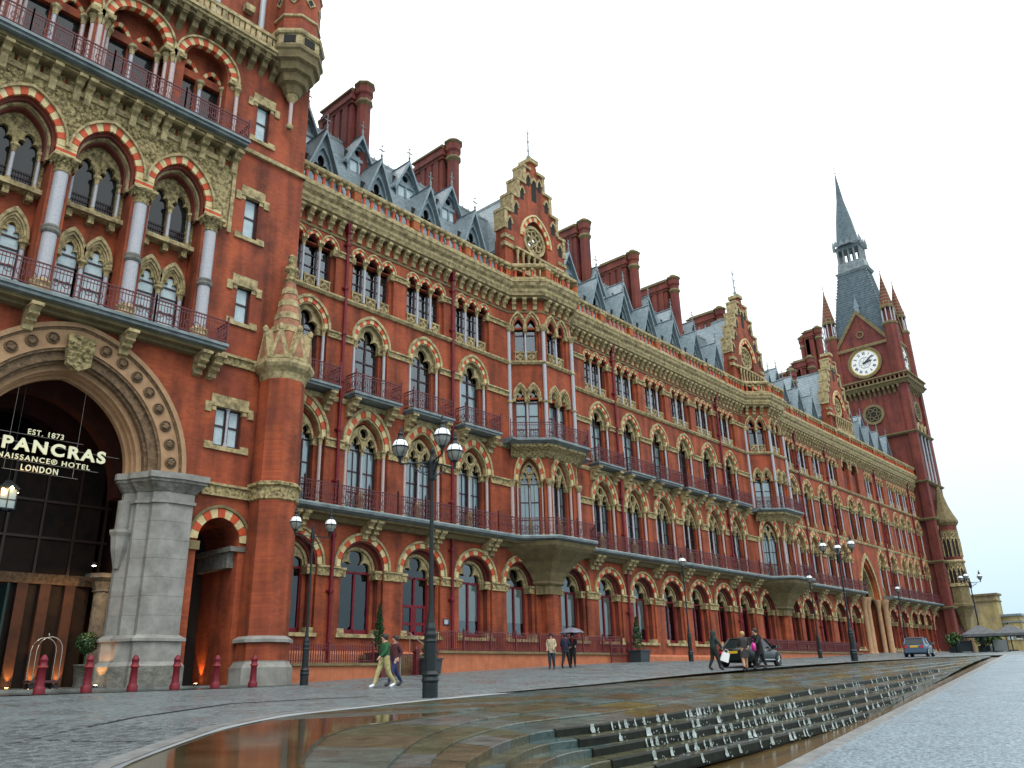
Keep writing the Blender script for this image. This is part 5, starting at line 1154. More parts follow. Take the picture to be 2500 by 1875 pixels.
# ---- lettering hung in the gateway, on thin wires
LET = mat('pale_sign_letter', (.80, .78, .52), None, .5)
SIGN = thing('hanging_sign', 'pale raised letters naming the hotel hung on wires across the dark gateway', 'sign', (GC, -1.2, 9.2), world=True)
def word(txt, x0_, x1_, z, h, weight=0., sp=1.15):
    cu = bpy.data.curves.new('word', 'FONT'); cu.body = txt; cu.size = 1; cu.extrude = .06; cu.space_character = sp; cu.offset = weight
    o = bpy.data.objects.new('tmp', cu); col.objects.link(o); dg = bpy.context.evaluated_depsgraph_get(); me = bpy.data.meshes.new_from_object(o.evaluated_get(dg)); bpy.data.objects.remove(o); bpy.data.curves.remove(cu)
    xs = [v.co.x for v in me.vertices]; ys = [v.co.y for v in me.vertices]; k = (x1_-x0_)/(max(xs)-min(xs)); kz = h/max(ys)
    for v in me.vertices: v.co = ((v.co.x-min(xs))*k, -v.co.z*.5, v.co.y*kz)
    me.materials.clear(); me.materials.append(LET)
    return me, x0_, z
for i, (txt, a, b, z, h, wt, sp) in enumerate((('EST. 1873', 9.51, 10.75, 10.59, .2, .008, 1.2), ('ST PANCRAS', 7.5, 12.38, 9.95, .46, .035, 1.25), ('RENAISSANCE\u00ae HOTEL', 8.27, 11.86, 9.6, .2, .006, 1.25), ('LONDON', 9.49, 10.75, 9.23, .22, .008, 1.3))):
    me, x_, z_ = word(txt, a, b, z, h, wt, sp)
    if i == 0: SW = me
    obj('word', me, SIGN, (x_, -1.2, z_))
wr = MB()
for a, b, z in ((8.6, 11.5, 10.56), (7.0, 12.9, 10.25), (7.9, 12.2, 9.57), (8.9, 11.5, 9.2)): wr.box(a, b, -1.17, -1.16, z, z+.012)
for x in (8.95, 11.3): wr.box(x, x+.01, -1.17, -1.16, 9.2, 13.2)
obj('wire', wr.mesh('sign_wires', GREYST), SIGN)
# ---- lantern hung in the gateway
LN_ = thing('hanging_lantern', 'glazed box lantern with lit warm bulbs hanging under the gateway arch', 'lantern', (9.3, -.8, 7.8), world=True)
q = MB()
for dx in (-.36, 0, .36):
    for dy in (-.36, .36): q.box(9.3+dx-.025, 9.3+dx+.025, -.8+dy-.025, -.8+dy+.025, 7.8, 8.75)
for z in (7.8, 8.2, 8.7): q.box(8.92, 9.68, -1.18, -1.14, z, z+.05); q.box(8.92, 9.68, -.46, -.42, z, z+.05); q.box(8.92, 8.96, -1.18, -.42, z, z+.05); q.box(9.64, 9.68, -1.18, -.42, z, z+.05)
q.hexa([(8.85, -1.25, 8.75), (9.75, -1.25, 8.75), (9.75, -.35, 8.75), (8.85, -.35, 8.75)], [(9.2, -.9, 9.15), (9.4, -.9, 9.15), (9.4, -.7, 9.15), (9.2, -.7, 9.15)]); q.box(9.29, 9.31, -.81, -.79, 9.1, 14.9)
LN_.scale = (.75, .75, .8); obj('frame', q.mesh('lantern_frame', BLACKI), LN_)
q = MB(); [q.box(*b) for b in ((8.95, 9.65, -1.16, -1.15, 7.85, 8.7), (8.95, 9.65, -.45, -.44, 7.85, 8.7), (8.94, 8.95, -1.15, -.45, 7.85, 8.7), (9.65, 9.66, -1.15, -.45, 7.85, 8.7))]; obj('glass', q.mesh('lantern_glass', mat('milky_blue_glass', (.16, .25, .29), None, .2)), LN_)
BULB = emit('warm_bulb', (1, .55, .18), 30)
q = MB(); q.lathe([(0, -.1), (.1, 0), (0, .1)], (9.36, -1.32), 8, 0, True, 0, 8.72); q.lathe([(0, -.07), (.07, 0), (0, .07)], (9.0, -1.3), 8, 0, True, 0, 8.62); q.lathe([(0, -.05), (.05, 0), (0, .05)], (9.72, -1.0), 8, 0, True, 0, 8.6); obj('bulb', q.mesh('lantern_bulbs', BULB), LN_)
def lamp(kind, name, loc, e, c, size=.1, aim=None, ang=60):
    l = bpy.data.lights.new(name, kind); l.energy = e; l.color = c; l.shadow_soft_size = size
    o = bpy.data.objects.new(name, l); col.objects.link(o); o.location = loc
    if kind == 'SPOT': l.spot_size = radians(ang); l.spot_blend = .5; o.rotation_euler = Vector(aim).to_track_quat('-Z', 'Y').to_euler()
    return o
lamp('POINT', 'lantern_light', (9.3, -1.7, 8.5), 30, (1, .6, .3))
# up-lights on the passage floor and down-lights in its ceiling
for i, (x, y) in enumerate(((12.35, 2.75), (13.3, 2.75), (14.1, 2.0), (13.1, -1.5), (11.55, 2.75), (17.6, -.2))):
    q = MB(); q.lathe([(.1, 0), (.1, .06), (.07, .08)], (0, 0), 10, 0); q.lathe([(.06, .081), (.05, .09)], (0, 0), 10, 1)
    thing('uplight', ('small warm floor uplight left of the dark round passage column', 'small warm floor uplight touching the dark round passage column', 'small warm floor uplight in front of the dark passage column', 'small warm floor uplight on the inner side of the grey gate pier', 'small warm floor uplight nearest the birdcage luggage trolley', 'small warm floor uplight inside the narrow side archway')[i], 'floor light', (x, y, 1.74), me=q.mesh('uplight', [BLACKI, BULB]), group='floor uplights in the gateway')
    lamp('SPOT', 'uplight_beam', (x, y, 1.86), 110, (1, .42, .1), .05, (.1, .25, 1) if i not in (3, 5) else (.25, .12, 1), 50)
for x, z, i in ((13.98, 6.62, 0), (13.02, 6.22, 1)):
    q = MB(); q.lathe([(.09, 0), (.09, .12)], (0, 0), 10, 0); q.lathe([(.07, -.01), (.07, 0)], (0, 0), 10, 1); thing('downlight', ('small lit spotlight beside the grey gate pier' if i == 0 else 'small lit spotlight over the dark passage column'), 'spotlight', (x, 0, z), me=q.mesh('downlight', [BLACKI, emit('pale_bulb', (1, .85, .6), 25)])); lamp('SPOT', 'downlight_beam', (x, .1, z-.05), 160, (1, .6, .3), .05, (-.15, .55, -.8), 110)
# ================================================================== GROUND
def clamp(v, a=0., b=1.): return max(a, min(b, v))
def lin(x, y): x = clamp(x, -40, 100); return 1.65+.0245*(x-20)+.025*(max(y, -60)+2)
def gz(x, y):
    z = lin(x, y)+.3*math.exp(-((x-42)/18)**2)*clamp((y+18)/13)
    if x < 20: z += .0245*(20-max(x, 0))*clamp((y+14)/9)
    return z
def droad(x): return .78*(1-clamp((x-14)/60))
def onp(u, v, d):
    r = ray(u, v); c = 1.65-.0245*20+.025*2-d
    t = (c+.0245*CAM.x+.025*CAM.y-CAM.z)/(r.z-.0245*r.x-.025*r.y); p = CAM+r*t; return (p.x, p.y)
COBB = mat('wet_setts', (.045, .060, .062), (.22, .26, .27), .32, 8, 1., 18, spec=.45, detail=10, lo=.32, hi=.68, rvar=.14)
GRANP = mat('pale_wet_granite', (.11, .118, .115), (.21, .22, .215), .4, 3, .1, 20)
ROADM = mat('wet_road_setts', (.045, .07, .085), (.27, .35, .40), .4, 11., 1., 20, detail=9, lo=.34, hi=.66, spec=.45, rvar=.12)
DARKST = mat('wet_dark_granite', (.004, .006, .004), (.014, .018, .011), .55, 4, .15, 10, spec=.2)
BROWNW = mat('wet_brown_stone', (.040, .030, .014), (.085, .066, .034), .07, .9, .02, 6, detail=6)
SL = [mat('wet_slab_%s' % n, tuple(c*.8 for c in a), tuple(c*1.0 for c in b), .24, 2.6, .3, 14, detail=9, spec=.32, rvar=.1) for n, a, b in (('olive', (.045, .048, .026), (.085, .085, .046)), ('green_grey', (.055, .075, .065), (.10, .125, .108)), ('teal', (.035, .062, .060), (.07, .105, .10)), ('ochre', (.075, .058, .012), (.125, .098, .025)), ('grey', (.06, .066, .06), (.115, .12, .11)), ('brown', (.05, .04, .022), (.095, .075, .04)))]
# plan line of the forecourt edge, left end to right end
EDGE = [(1.6, -46.), (2.0, -34.), (2.9, -28.), (3.7, -25.0)]+[onp(u, v, 0) for u, v in ((270, 1875), (386, 1829), (540, 1775), (694, 1744))]+[(13.0, -16.75), (15.7, -16.15), (18.6, -15.75), (23.8, -15.5), (32.5, -14.5), (42.4, -14.1), (55, -13.7), (66, -13.9), (74, -15.5)]
def edge_y(x):
    if x <= EDGE[0][0]: return -70.
    for (a, ya), (b, yb) in zip(EDGE, EDGE[1:]):
        if a <= x <= b: return ya+(yb-ya)*(x-a)/(b-a)
    return -17.4-.0*(x-74) if x < 76 else -60.
fc = MB(); xs = sorted(set([-60, -40, -20, -10, -5, -2, 0, 1, 1.599]+[e[0] for e in EDGE]+[i*1.7 for i in range(1, 44)]+[75.9, 76.1, 80, 85, 90, 95, 100, 110, 120, 140, 170, 220]))
NY = 14; vs = []
for x in xs:
    e = edge_y(x)
    for j in range(NY+1): y = e+(9-e)*(j/NY); vs.append((x, y, gz(x, y)))
fc.add(vs, [(i*(NY+1)+j, (i+1)*(NY+1)+j, (i+1)*(NY+1)+j+1, i*(NY+1)+j+1) for i in range(len(xs)-1) for j in range(NY)], 0, True)
FORE = struct('forecourt', fc.mesh('forecourt', COBB)); FORE['label'] = 'wet grey cobbled forecourt in front of the hotel'
# pale edging along the curve, and the dark drain lines across the setts
eg = MB(); sweep(eg, [p for p in EDGE if p[0] < 40], [(-.0, 0), (-.3, 0), (-.3, .012), (0, .012)])
eg.v = [(x, y, z+gz(x, y)-.004) for x, y, z in eg.v]; obj('edging', eg.mesh('edging', GRANP), FORE)
dl = MB()
for pts in (((0, 1825), (150, 1789), (330, 1752), (560, 1722), (770, 1709), (900, 1703)), ((90, 1806), (230, 1812), (370, 1811))):
    sweep(dl, [onp(u, v, 0) for u, v in pts], [(-.06, 0), (.06, 0), (.06, .008), (-.06, .008)])
dl.v = [(x, y, z+gz(x, y)) for x, y, z in dl.v]; obj('drain_line', dl.mesh('drain_line', DARKST), FORE)
# setts one by one near the camera
sm = MB(); sm.add([(-.085, -.05, -.03), (.085, -.05, -.03), (.085, .05, -.03), (-.085, .05, -.03), (-.085, -.05, .0), (.085, -.05, .0), (.085, .05, .0), (-.085, .05, .0), (-.062, -.034, .01), (.062, -.034, .01), (.062, .034, .01), (-.062, .034, .01)],
    [(0, 1, 5, 4), (1, 2, 6, 5), (2, 3, 7, 6), (3, 0, 4, 7), (4, 5, 9, 8), (5, 6, 10, 9), (6, 7, 11, 10), (7, 4, 8, 11), (8, 9, 10, 11)])
SETT = [sm.mesh('sett', mat('sett_%s' % n, a, b, .3, 30, .3, 60)) for n, a, b in (('grey', (.055, .068, .072), (.135, .155, .16)), ('dark', (.035, .045, .048), (.085, .10, .105)), ('pale', (.085, .10, .10), (.18, .205, .205)))]
ang = radians(38); ca, sa = cos(ang), sin(ang); cand = []
for i in range(-85, 85):
    for j in range(-110, 110):
        lx, ly = i*.183+(.0915 if j % 2 else 0), j*.112; x = 4.2+lx*ca-ly*sa; y = -21.5+lx*sa+ly*ca
        d = Vector((x, y, gz(x, y)))-CAM; f_ = d.dot(fw)
        if x < 1.6 or f_ < 3 or y < edge_y(x)+.5: continue
        u = 1250+1994*d.dot(rt)/f_; v = 937.5-1994*d.dot(up)/f_
        if -80 < u < 620 and v > 1745+.02*u+25*rnd.random()**.5+(20 if rnd.random() < .2 else 0): cand.append((f_, x, y))
cand.sort(); stuff = [MB(), MB(), MB()]
for k, (f_, x, y) in enumerate(cand):
    t = rnd.choice((0, 0, 1, 2)); z = gz(x, y)+rnd.uniform(-.006, .006); r_ = ang+rnd.uniform(-.05, .05)
    if k < 290: obj('sett', SETT[t], FORE, (x, y, z), r_)
    else: stuff[t].merge(sm, Matrix.Translation((x, y, z)) @ Matrix.Rotation(r_, 4, 'Z'))
for t in range(3): obj('setts', stuff[t].mesh('setts', SETT[t].materials[0]), FORE, kind='stuff')
# ---- the stepped water terrace
def row(d, pts, far): return [onp(u, v, d) for u, v in pts]+far
NOSE = [
 row(.03, ((727, 1875), (759, 1821), (824, 1776), (1000, 1755), (1092, 1739), (1236, 1717), (1500, 1689)), [(30, -17.6), (45, -17.0), (73, -16.6)]),
 row(.07, ((935, 1875), (960, 1850), (1000, 1814), (1054, 1786), (1152, 1757), (1352, 1728), (1500, 1712)), [(28, -19.0), (42, -18.3), (66, -17.6)]),
 row(.11, ((1038, 1873), (1068, 1835), (1108, 1808), (1190, 1782), (1268, 1762), (1500, 1738)), [(26, -20.7), (40, -19.7), (60, -18.6)]),
 row(.15, ((1125, 1876), (1152, 1850), (1217, 1813.6), (1312, 1786), (1360, 1780), (1500, 1765), (1800, 1715)), [(33, -21.6), (52, -19.9)]),
 row(.28, ((1217, 1873), (1260, 1841), (1325, 1815), (1413, 1804), (1500, 1793), (1800, 1741)), [(33, -22.5), (46, -20.9)]),
 row(.41, ((1304, 1874), (1347, 1850), (1400, 1834), (1456, 1827), (1800, 1765)), [(31, -23.3), (40, -21.9)]),
 row(.54, ((1400, 1880), (1450, 1862), (1513, 1852), (1800, 1792)), [(28, -24.0), (34, -22.9)]),
 row(.67, ((1500, 1900), (1560, 1880), (1640, 1858), (1800, 1820)), [(23, -24.75), (28, -23.9)]),
]
DEP = [.03, .07, .11, .15, .28, .41, .54, .67, .81]
def tz(k, x, y):
    d = DEP[k]
    return lin(x, y)-min(d, droad(x)+.13*(k+1)/9)
def resample(P, n, pw=1.35):
    L = [0]
    for a, b in zip(P, P[1:]): L.append(L[-1]+math.hypot(b[0]-a[0], b[1]-a[1]))
    out = []
    for i in range(n+1):
        s = L[-1]*(i/n)**pw; j = max(k for k in range(len(L)) if L[k] <= s+1e-9); j = min(j, len(P)-2); t = (s-L[j])/(L[j+1]-L[j]); out.append((P[j][0]+(P[j+1][0]-P[j][0])*t, P[j][1]+(P[j+1][1]-P[j][1])*t))
    return out
def smooth(P, it=2):
    for _ in range(it):
        Q = [P[0]]
        for a, b in zip(P, P[1:]): Q += [(a[0]*.75+b[0]*.25, a[1]*.75+b[1]*.25), (a[0]*.25+b[0]*.75, a[1]*.25+b[1]*.75)]
        P = Q+[P[-1]]
    return P
def ext(P, d=2.2):           # carry the near end on towards the viewer
    a, b = Vector(P[1]), Vector(P[0]); u = (b-a).normalized(); u = (u+Vector((0, -.6))).normalized(); q = b+u*d; return [(q.x, q.y)]+P
E0 = [p for p in EDGE if p[0] > 2.0 and p[1] > -30]
LINES = [smooth(E0)]+[smooth(ext(P)) for P in NOSE]
NS = 33
RS = [resample(P, NS*4) for P in LINES]
tb = MB()
# bed under the slabs, shows as dark joints
for k in range(8):
    a, b = RS[k], RS[k+1]; n = len(a)
    tb.add([(x, y, tz(k, x, y)-.03) for x, y in a]+[(x, y, tz(k, x, y)-.03) for x, y in b]+[(x, y, tz(k+1, x, y)-.06) for x, y in b], [(i, n+i, n+i+1, i+1) for i in range(n-1)]+[(n+i, 2*n+i, 2*n+i+1, n+i+1) for i in range(n-1)])
TER = struct('water_terrace', tb.mesh('terrace_bed', DARKST)); TER['label'] = 'wet stepped stone terrace curving down from the forecourt'
for k in range(8):
    a, b = RS[k], RS[k+1]; off = rnd.randint(0, 3); i = 0
    while i < NS*4:
        j = min(NS*4, i+(rnd.choice((3, 4, 5)) if i else 2+off))
        xm = (a[i][0]+b[i][0])/2
        if k == 0 and xm < 11.2:                       # the broad smooth wet sheet at the near end
            while j < NS*4 and (a[j][0]+b[j][0])/2 < 11.2: j += 1
        s = MB(); idx = list(range(i, j+1)); m_ = len(idx); g = .012
        A = [a[q] for q in idx]; B = [b[q] for q in idx]
        if i:                                            # thin joint at the left end
            for Lp in (A, B): d = Vector(Lp[1])-Vector(Lp[0]); d = d.normalized()*g; Lp[0] = (Lp[0][0]+d.x, Lp[0][1]+d.y)
        A = [(p[0]+(q[0]-p[0])*.006, p[1]+(q[1]-p[1])*.006) for p, q in zip(A, B)]
        B2 = [(q[0]-(p[0]-q[0])*.012, q[1]-(p[1]-q[1])*.012) for p, q in zip(A, B)]
        lift = rnd.uniform(-.004, .004)
        top = lambda p: (p[0], p[1], tz(k, *p)+lift)
        ch = [(q[0]+(p[0]-q[0])*.03, q[1]+(p[1]-q[1])*.03) for p, q in zip(A, B2)]
        v_ = [top(p) for p in A]+[top(p) for p in ch]+[(p[0], p[1], tz(k, *p)+lift-.016) for p in B2]+[(p[0], p[1], min(tz(k, *p)-.05, tz(k+1, *p)-.02)) for p in B2]+[(p[0], p[1], tz(k, *p)-.04) for p in A]
        f_ = [(q*m_+i2, (q+1)*m_+i2, (q+1)*m_+i2+1, q*m_+i2+1) for q in range(3) for i2 in range(m_-1)]+[(0, 4*m_, 3*m_, 2*m_, m_), (m_-1, 2*m_-1, 3*m_-1, 4*m_-1, 5*m_-1)]
        s.add(v_, f_)
        if k == 0 and xm < 11.2: mt = BROWNW
        elif k >= 4 and xm > 12: mt = rnd.choice((SL[0], SL[5], SL[4], SL[0]))
        elif xm < 12.5: mt = rnd.choice((SL[1], SL[4], SL[5], SL[2], SL[5], SL[0]))
        else: mt = rnd.choice((SL[0], SL[0], SL[1], SL[1], SL[2], SL[3], SL[4], SL[5]))
        obj('paving_slab', s.mesh('paving_slab', mt), TER); i = j
# dark granite cascade blocks along the lower rows, and the water falling over them
wt = MB()
for r_, (k, xs_, xe) in enumerate(((4, 12.2, 46), (5, 12.2, 40), (6, 12.0, 35), (7, 11.9, 29), (8, 12.6, 25))):
    P = [p for p in RS[k] if xs_ < p[0] < xe]
    s = MB(); n = len(P)
    pr = lambda p, o, z: (p[0]+.0, p[1]-o, z)
    up_ = lambda p: tz(k-1, *p)+.008; lo_ = lambda p: tz(k, *p)-.01
    v_ = [pr(p, -.06, up_(p)) for p in P]+[pr(p, .03, up_(p)) for p in P]+[pr(p, .05, up_(p)-.02) for p in P]+[pr(p, .05, lo_(p)) for p in P]+[pr(p, -.06, lo_(p)) for p in P]
    s.add(v_, [(q*n+i, (q+1)*n+i, (q+1)*n+i+1, q*n+i+1) for q in range(4) for i in range(n-1)]+[tuple(q*n for q in range(5)), tuple(q*n+n-1 for q in range(5))[::-1]])
    obj('cascade_block', s.mesh('cascade_block', DARKST), TER)
    x = xs_+.8
    while x < xe-1:
        x += rnd.choice((.18, .25, .35, .6, 1.0))*(1 if x < 22 else 1.8); q = min(P, key=lambda p: abs(p[0]-x)); y = q[1]+(0 if abs(q[0]-x) < .3 else 0)
        h = up_((x, y))-lo_((x, y)); w_ = rnd.uniform(.02, .075)
        n2 = 4; vv = []
        for i in range(n2+1):
            t = i/n2; ww = w_*(.8+.3*t)*rnd.uniform(.6, 1.3); yy = y-.055-.03*t*t; zz = up_((x, y))+.02-(h)*t; vv += [(x-ww, yy, zz), (x+rnd.uniform(-.01, .01), yy-.015, zz), (x+ww, yy, zz)]
        wt.add(vv, [(3*i+j, 3*i+j+1, 3*i+4+j, 3*i+3+j) for i in range(n2) for j in range(2)], 0, True)
        for _ in range(3): wt.lathe([(0, -.02), (rnd.uniform(.006, .016), 0), (0, .025)], (x+rnd.uniform(-.16, .16), y-.14-rnd.random()*.12), 5, 0, True, 0, lo_((x, y))+rnd.uniform(.02, .1))
FOAM = mat('white_water', (.12, .16, .14), (.46, .52, .50), .3, 10, .4, 30)
obj('falling_water', wt.mesh('falling_water', FOAM), TER, kind='stuff')
# channel, kerb, road
def ky(x): return -27.0+.16*(x-14)
ch = MB(); xs = [2.0, 4, 6, 8]+[10+i*1.5 for i in range(44)]
Hl = RS[8]
def upper_y(x):
    if x < 11: return max(-27.5, ky(x)+2.4)
    best = max((interp(L, x) for L in LINES[3:] if L[0][0] <= x <= L[-1][0]), default=None)
    return best
def interp(L, x):
    for (a, ya), (b, yb) in zip(L, L[1:]):
        if a <= x <= b: return ya+(yb-ya)*(x-a)/max(1e-6, b-a)
    return L[-1][1]
vs = []
for x in xs:
    for t in range(9): y0_ = ky(x)-.1; y1_ = max(y0_+2, min(-16.6, y0_+9)); y = y0_+(y1_-y0_)*t/8; vs.append((x, y, lin(x, y)-max(.04, (min(.92, droad(x)+.14)) if x > 9 else .42+(.5*clamp((x-4)/6)))))
ch.add(vs, [(i*9+j, (i+1)*9+j, (i+1)*9+j+1, i*9+j+1) for i in range(len(xs)-1) for j in range(8)])
CHN = mat('wet_channel_stone', (.04, .028, .012), (.11, .07, .022), .2, 1.2, .05, 8, stretch=(.5, 2, 1), detail=8)
struct('drain_channel', ch.mesh('channel', CHN))
kb = MB(); kp = [(x, ky(x)) for x in range(3, 76, 3)]
for (ax, ay), (bx, by) in zip(kp, kp[1:]):
    n = max(1, round(math.hypot(bx-ax, by-ay)/1.0))
sweep(kb, kp, [(-.18, -.14), (-.14, .03), (.16, .03), (.2, -.05)])
kb.v = [(x, y, z+lin(x, y)-droad(x)) for x, y, z in kb.v]; struct('kerb', kb.mesh('kerb', GRANP))
rd = MB(); xs = [-30, -10, -4, 0]+[3+i*3 for i in range(25)]+[76.05]; vs = []
for x in xs:
    for t in range(11):
        y = ky(x)-.15+(-58-ky(x))*(t/10)**1.5; vs.append((x, y, lin(x, y)-droad(x)-(.0 if x > 1.6 else .05)))
rd.add(vs, [(i*11+j, i*11+j+1, (i+1)*11+j+1, (i+1)*11+j) for i in range(len(xs)-1) for j in range(10)], 0, True)
struct('road', rd.mesh('road', ROADM))
gd = MB(); gd.add([(-900, -900, -2.6), (1200, -900, -2.6), (1200, 900, -2.6), (-900, 900, -2.6)], [(0, 1, 2, 3)])
struct('ground', gd.mesh('ground', mat('far_ground', (.10, .11, .11), (.15, .16, .16), .6, .05)))
gp = MB(); gp.add([(100, -200, lin(100, -60)-.0), (400, -200, 2.4), (400, 200, 3.9), (100, 200, 3.9)], [(0, 1, 2, 3)])
# raised stone threshold and dark granite strip before the gateway
pv = MB(); prism(pv, [(-9, 9), (-9, -3.6), (17.2, -3.75), (19.8, -3.3), (19.8, -2.0), (15, 9)], .8, 1.72)
struct('gateway_pavement', pv.mesh('gateway_pavement', mat('wet_threshold_stone', (.10, .105, .095), (.19, .20, .18), .16, 2, .05, 8)))
pv = MB(); pv.add([(x, y, gz(x, y)+.012) for x, y in ((-9, -5.6), (9, -5.7), (16.5, -5.4), (19.6, -4.5), (20.0, -3.2))]+[(x, y, gz(x, y)+.012) for x, y in ((-9, -3.5), (9, -3.5), (16.5, -3.6), (19.4, -3.2), (19.9, -3.0))], [(i, i+1, 6+i, 5+i) for i in range(4)])
struct('gutter_strip', pv.mesh('gutter_strip', mat('wet_dark_strip', (.012, .014, .011), (.035, .038, .03), .15, 2)))
# ================================================================== TERRACE WALLS, RAILINGS, STEPS
def spikes(L, h=.85, step=.125):
    r = MB(); r.box(-L/2, L/2, -.02, .02, .08, .12); r.box(-L/2, L/2, -.02, .02, h-.2, h-.16); n = max(2, round(L/step))
    for i in range(n+1):
        x = -L/2+L*i/n; r.box(x-.017, x+.017, -.017, .017, 0, h-.08); r.lathe([(.0, -.04), (.036, 0), (0, .11)], (x, 0), 4, 0, False, 0, h-.06)
    return r
def rail_post(h): p = MB(); p.box(-.05, .05, -.05, .05, 0, h); p.lathe([(.03, 0), (.06, .05), (.03, .1), (.0, .2)], (0, 0), 8, 0, True, 0, h); return p.mesh('rail_post', IRON)
def lowwall(name, label, x0, x1, zc, zb):
    t = thing(name, label, 'wall', (x0, -2, zb), world=True, group='low red terrace walls')
    w = MB(); n = max(1, round((x1-x0)/1.25)); k = (x1-x0)/n
    for i in range(n): w.box(x0+i*k+.006, x0+(i+1)*k-.006, -2.0, -1.7, zb-.4, zc-.12, 0)
    w.box(x0, x1, -1.96, -1.68, zb-.4, zc-.12, 1); obj('wall', w.mesh('terrace_wall', [RSTUCC, DBRICK]), t)
    c = MB(); c.box(x0-.02, x1+.02, -2.1, -1.6, zc-.12, zc); obj('coping', c.mesh('terrace_coping', [DSTONE]), t); return t
lowwall('terrace_wall', 'low red terrace wall left of the door steps, beside the tower foot', 20.3, 25.5, 2.56, 1.7)
lowwall('terrace_wall', 'long low red terrace wall right of the door steps, behind the umbrella walkers', 29.2, 45.9, 3.14, 1.9)
lowwall('terrace_wall', 'low red terrace wall beyond the dark car, towards the entry arch', 62.0, 86.5, 3.46, 2.6)
def fence(label, x0, x1, zc, h):
    t = thing('terrace_railing', label, 'railing', ((x0+x1)/2, -1.85, zc), group='wine-red spiked railings')
    n = max(1, round((x1-x0)/2.0)); k = (x1-x0)/n; pm = spikes(k-.12, h).mesh('spike_panel', IRON); po = rail_post(h)
    for i in range(n): obj('spike_panel', pm, t, (x0+(i+.5)*k-(x0+x1)/2, 0, 0))
    for i in range(n+1): obj('post', po, t, (x0+i*k-(x0+x1)/2, 0, 0))
fence('wine-red spiked railing on the low wall beside the tower foot', 20.4, 25.4, 2.56, .82)
fence('long wine-red spiked railing on the wall right of the door steps', 29.3, 45.6, 3.14, 1.0)
fence('wine-red spiked railing on the low wall beyond the dark car', 62.2, 86.3, 3.46, .9)
flo = MB(); flo.box(19.9, 25.5, -1.7, .0, 1.2, 2.4); flo.box(29.2, 45.8, -1.7, .0, 1.2, 3.0); flo.box(62, 86.5, -1.7, 0, 1.2, 3.3); struct('terrace_floor', flo.mesh('terrace_floor', mat('terrace_floor', (.16, .14, .11), (.24, .21, .17), .4, 2)))
st = thing('door_steps', 'stone steps with thin handrails climbing to the burgundy hotel door', 'steps', (27.6, -1.4, 1.8), world=True)
for i in range(7): s = MB(); s.box(25.9, 29.15, -2.35+i*.3, -.05, 1.3, 1.98+(i)*.165); obj('step', s.mesh('step', DSTONE), st)
h = MB()
for x in (26.6, 28.9):
    h.tube([(x, -2.4, 2.9), (x, -.4, 4.05), (x, 0, 4.05)], .03, 6)
    for y, z in ((-2.4, 1.9), (-1.4, 2.4), (-.4, 2.95)): h.tube([(x, y, z), (x, y, z+1.05)], .022, 5)
obj('handrail', h.mesh('handrail', GREYST), st)
for x, y in ((25.7, -2.15), (27.65, -2.35), (29.05, -2.15), (46.0, -2.05)):
    p = MB(); p.box(-.11, .11, -.11, .11, -.3, 1.02); p.box(-.15, .15, -.15, .15, 1.02, 1.1); p.lathe([(.1, 1.1), (.13, 1.2), (0, 1.36)], (0, 0), 8)
    L = {25.7: 'wine-red iron gate post at the end of the left low wall', 27.65: 'wine-red iron gate post beside the potted spiral bush and lamp', 29.05: 'wine-red iron gate post at the start of the long right wall', 46.0: 'wine-red iron gate post at the far end of the long wall'}[x]
    thing('gate_post', L, 'post', (x, y, gz(x, y)), group='wine-red gate posts', me=p.mesh('gate_post', IRON))
g_ = thing('iron_gate', 'wine-red barred iron gate closing the far end of the long low wall', 'gate', (44.9, -2.15, 2.55)); r = MB(); r.merge(railing(1.9, 1.1, .11, True, 0, False)); obj('gate_bars', r.mesh('gate_bars', IRON), g_)
g_ = thing('iron_gate', 'wine-red barred iron gate standing open across the foot of the door steps', 'gate', (26.75, -2.3, 1.95)); obj('gate_bars', railing(1.6, 1.0, .11, True, 0, False).mesh('gate_bars', IRON), g_)
p = MB(); p.box(-.2, .2, -.03, .0, -.14, .14, 0); [p.box(-.15, .15-.05*(i % 2), -.034, -.03, .08-i*.06, .105-i*.06, 1) for i in range(4)]; p.box(-.22, .22, -.02, .0, -.16, .16, 2)
thing('wall_plaque', 'small blue plaque with pale lines of writing on the brick pier by the door', 'plaque', (31.8, -.02, 4.72), me=p.mesh('wall_plaque', [mat('plaque_blue', (.03, .07, .14), None, .4), WHITE, BLACKI]))
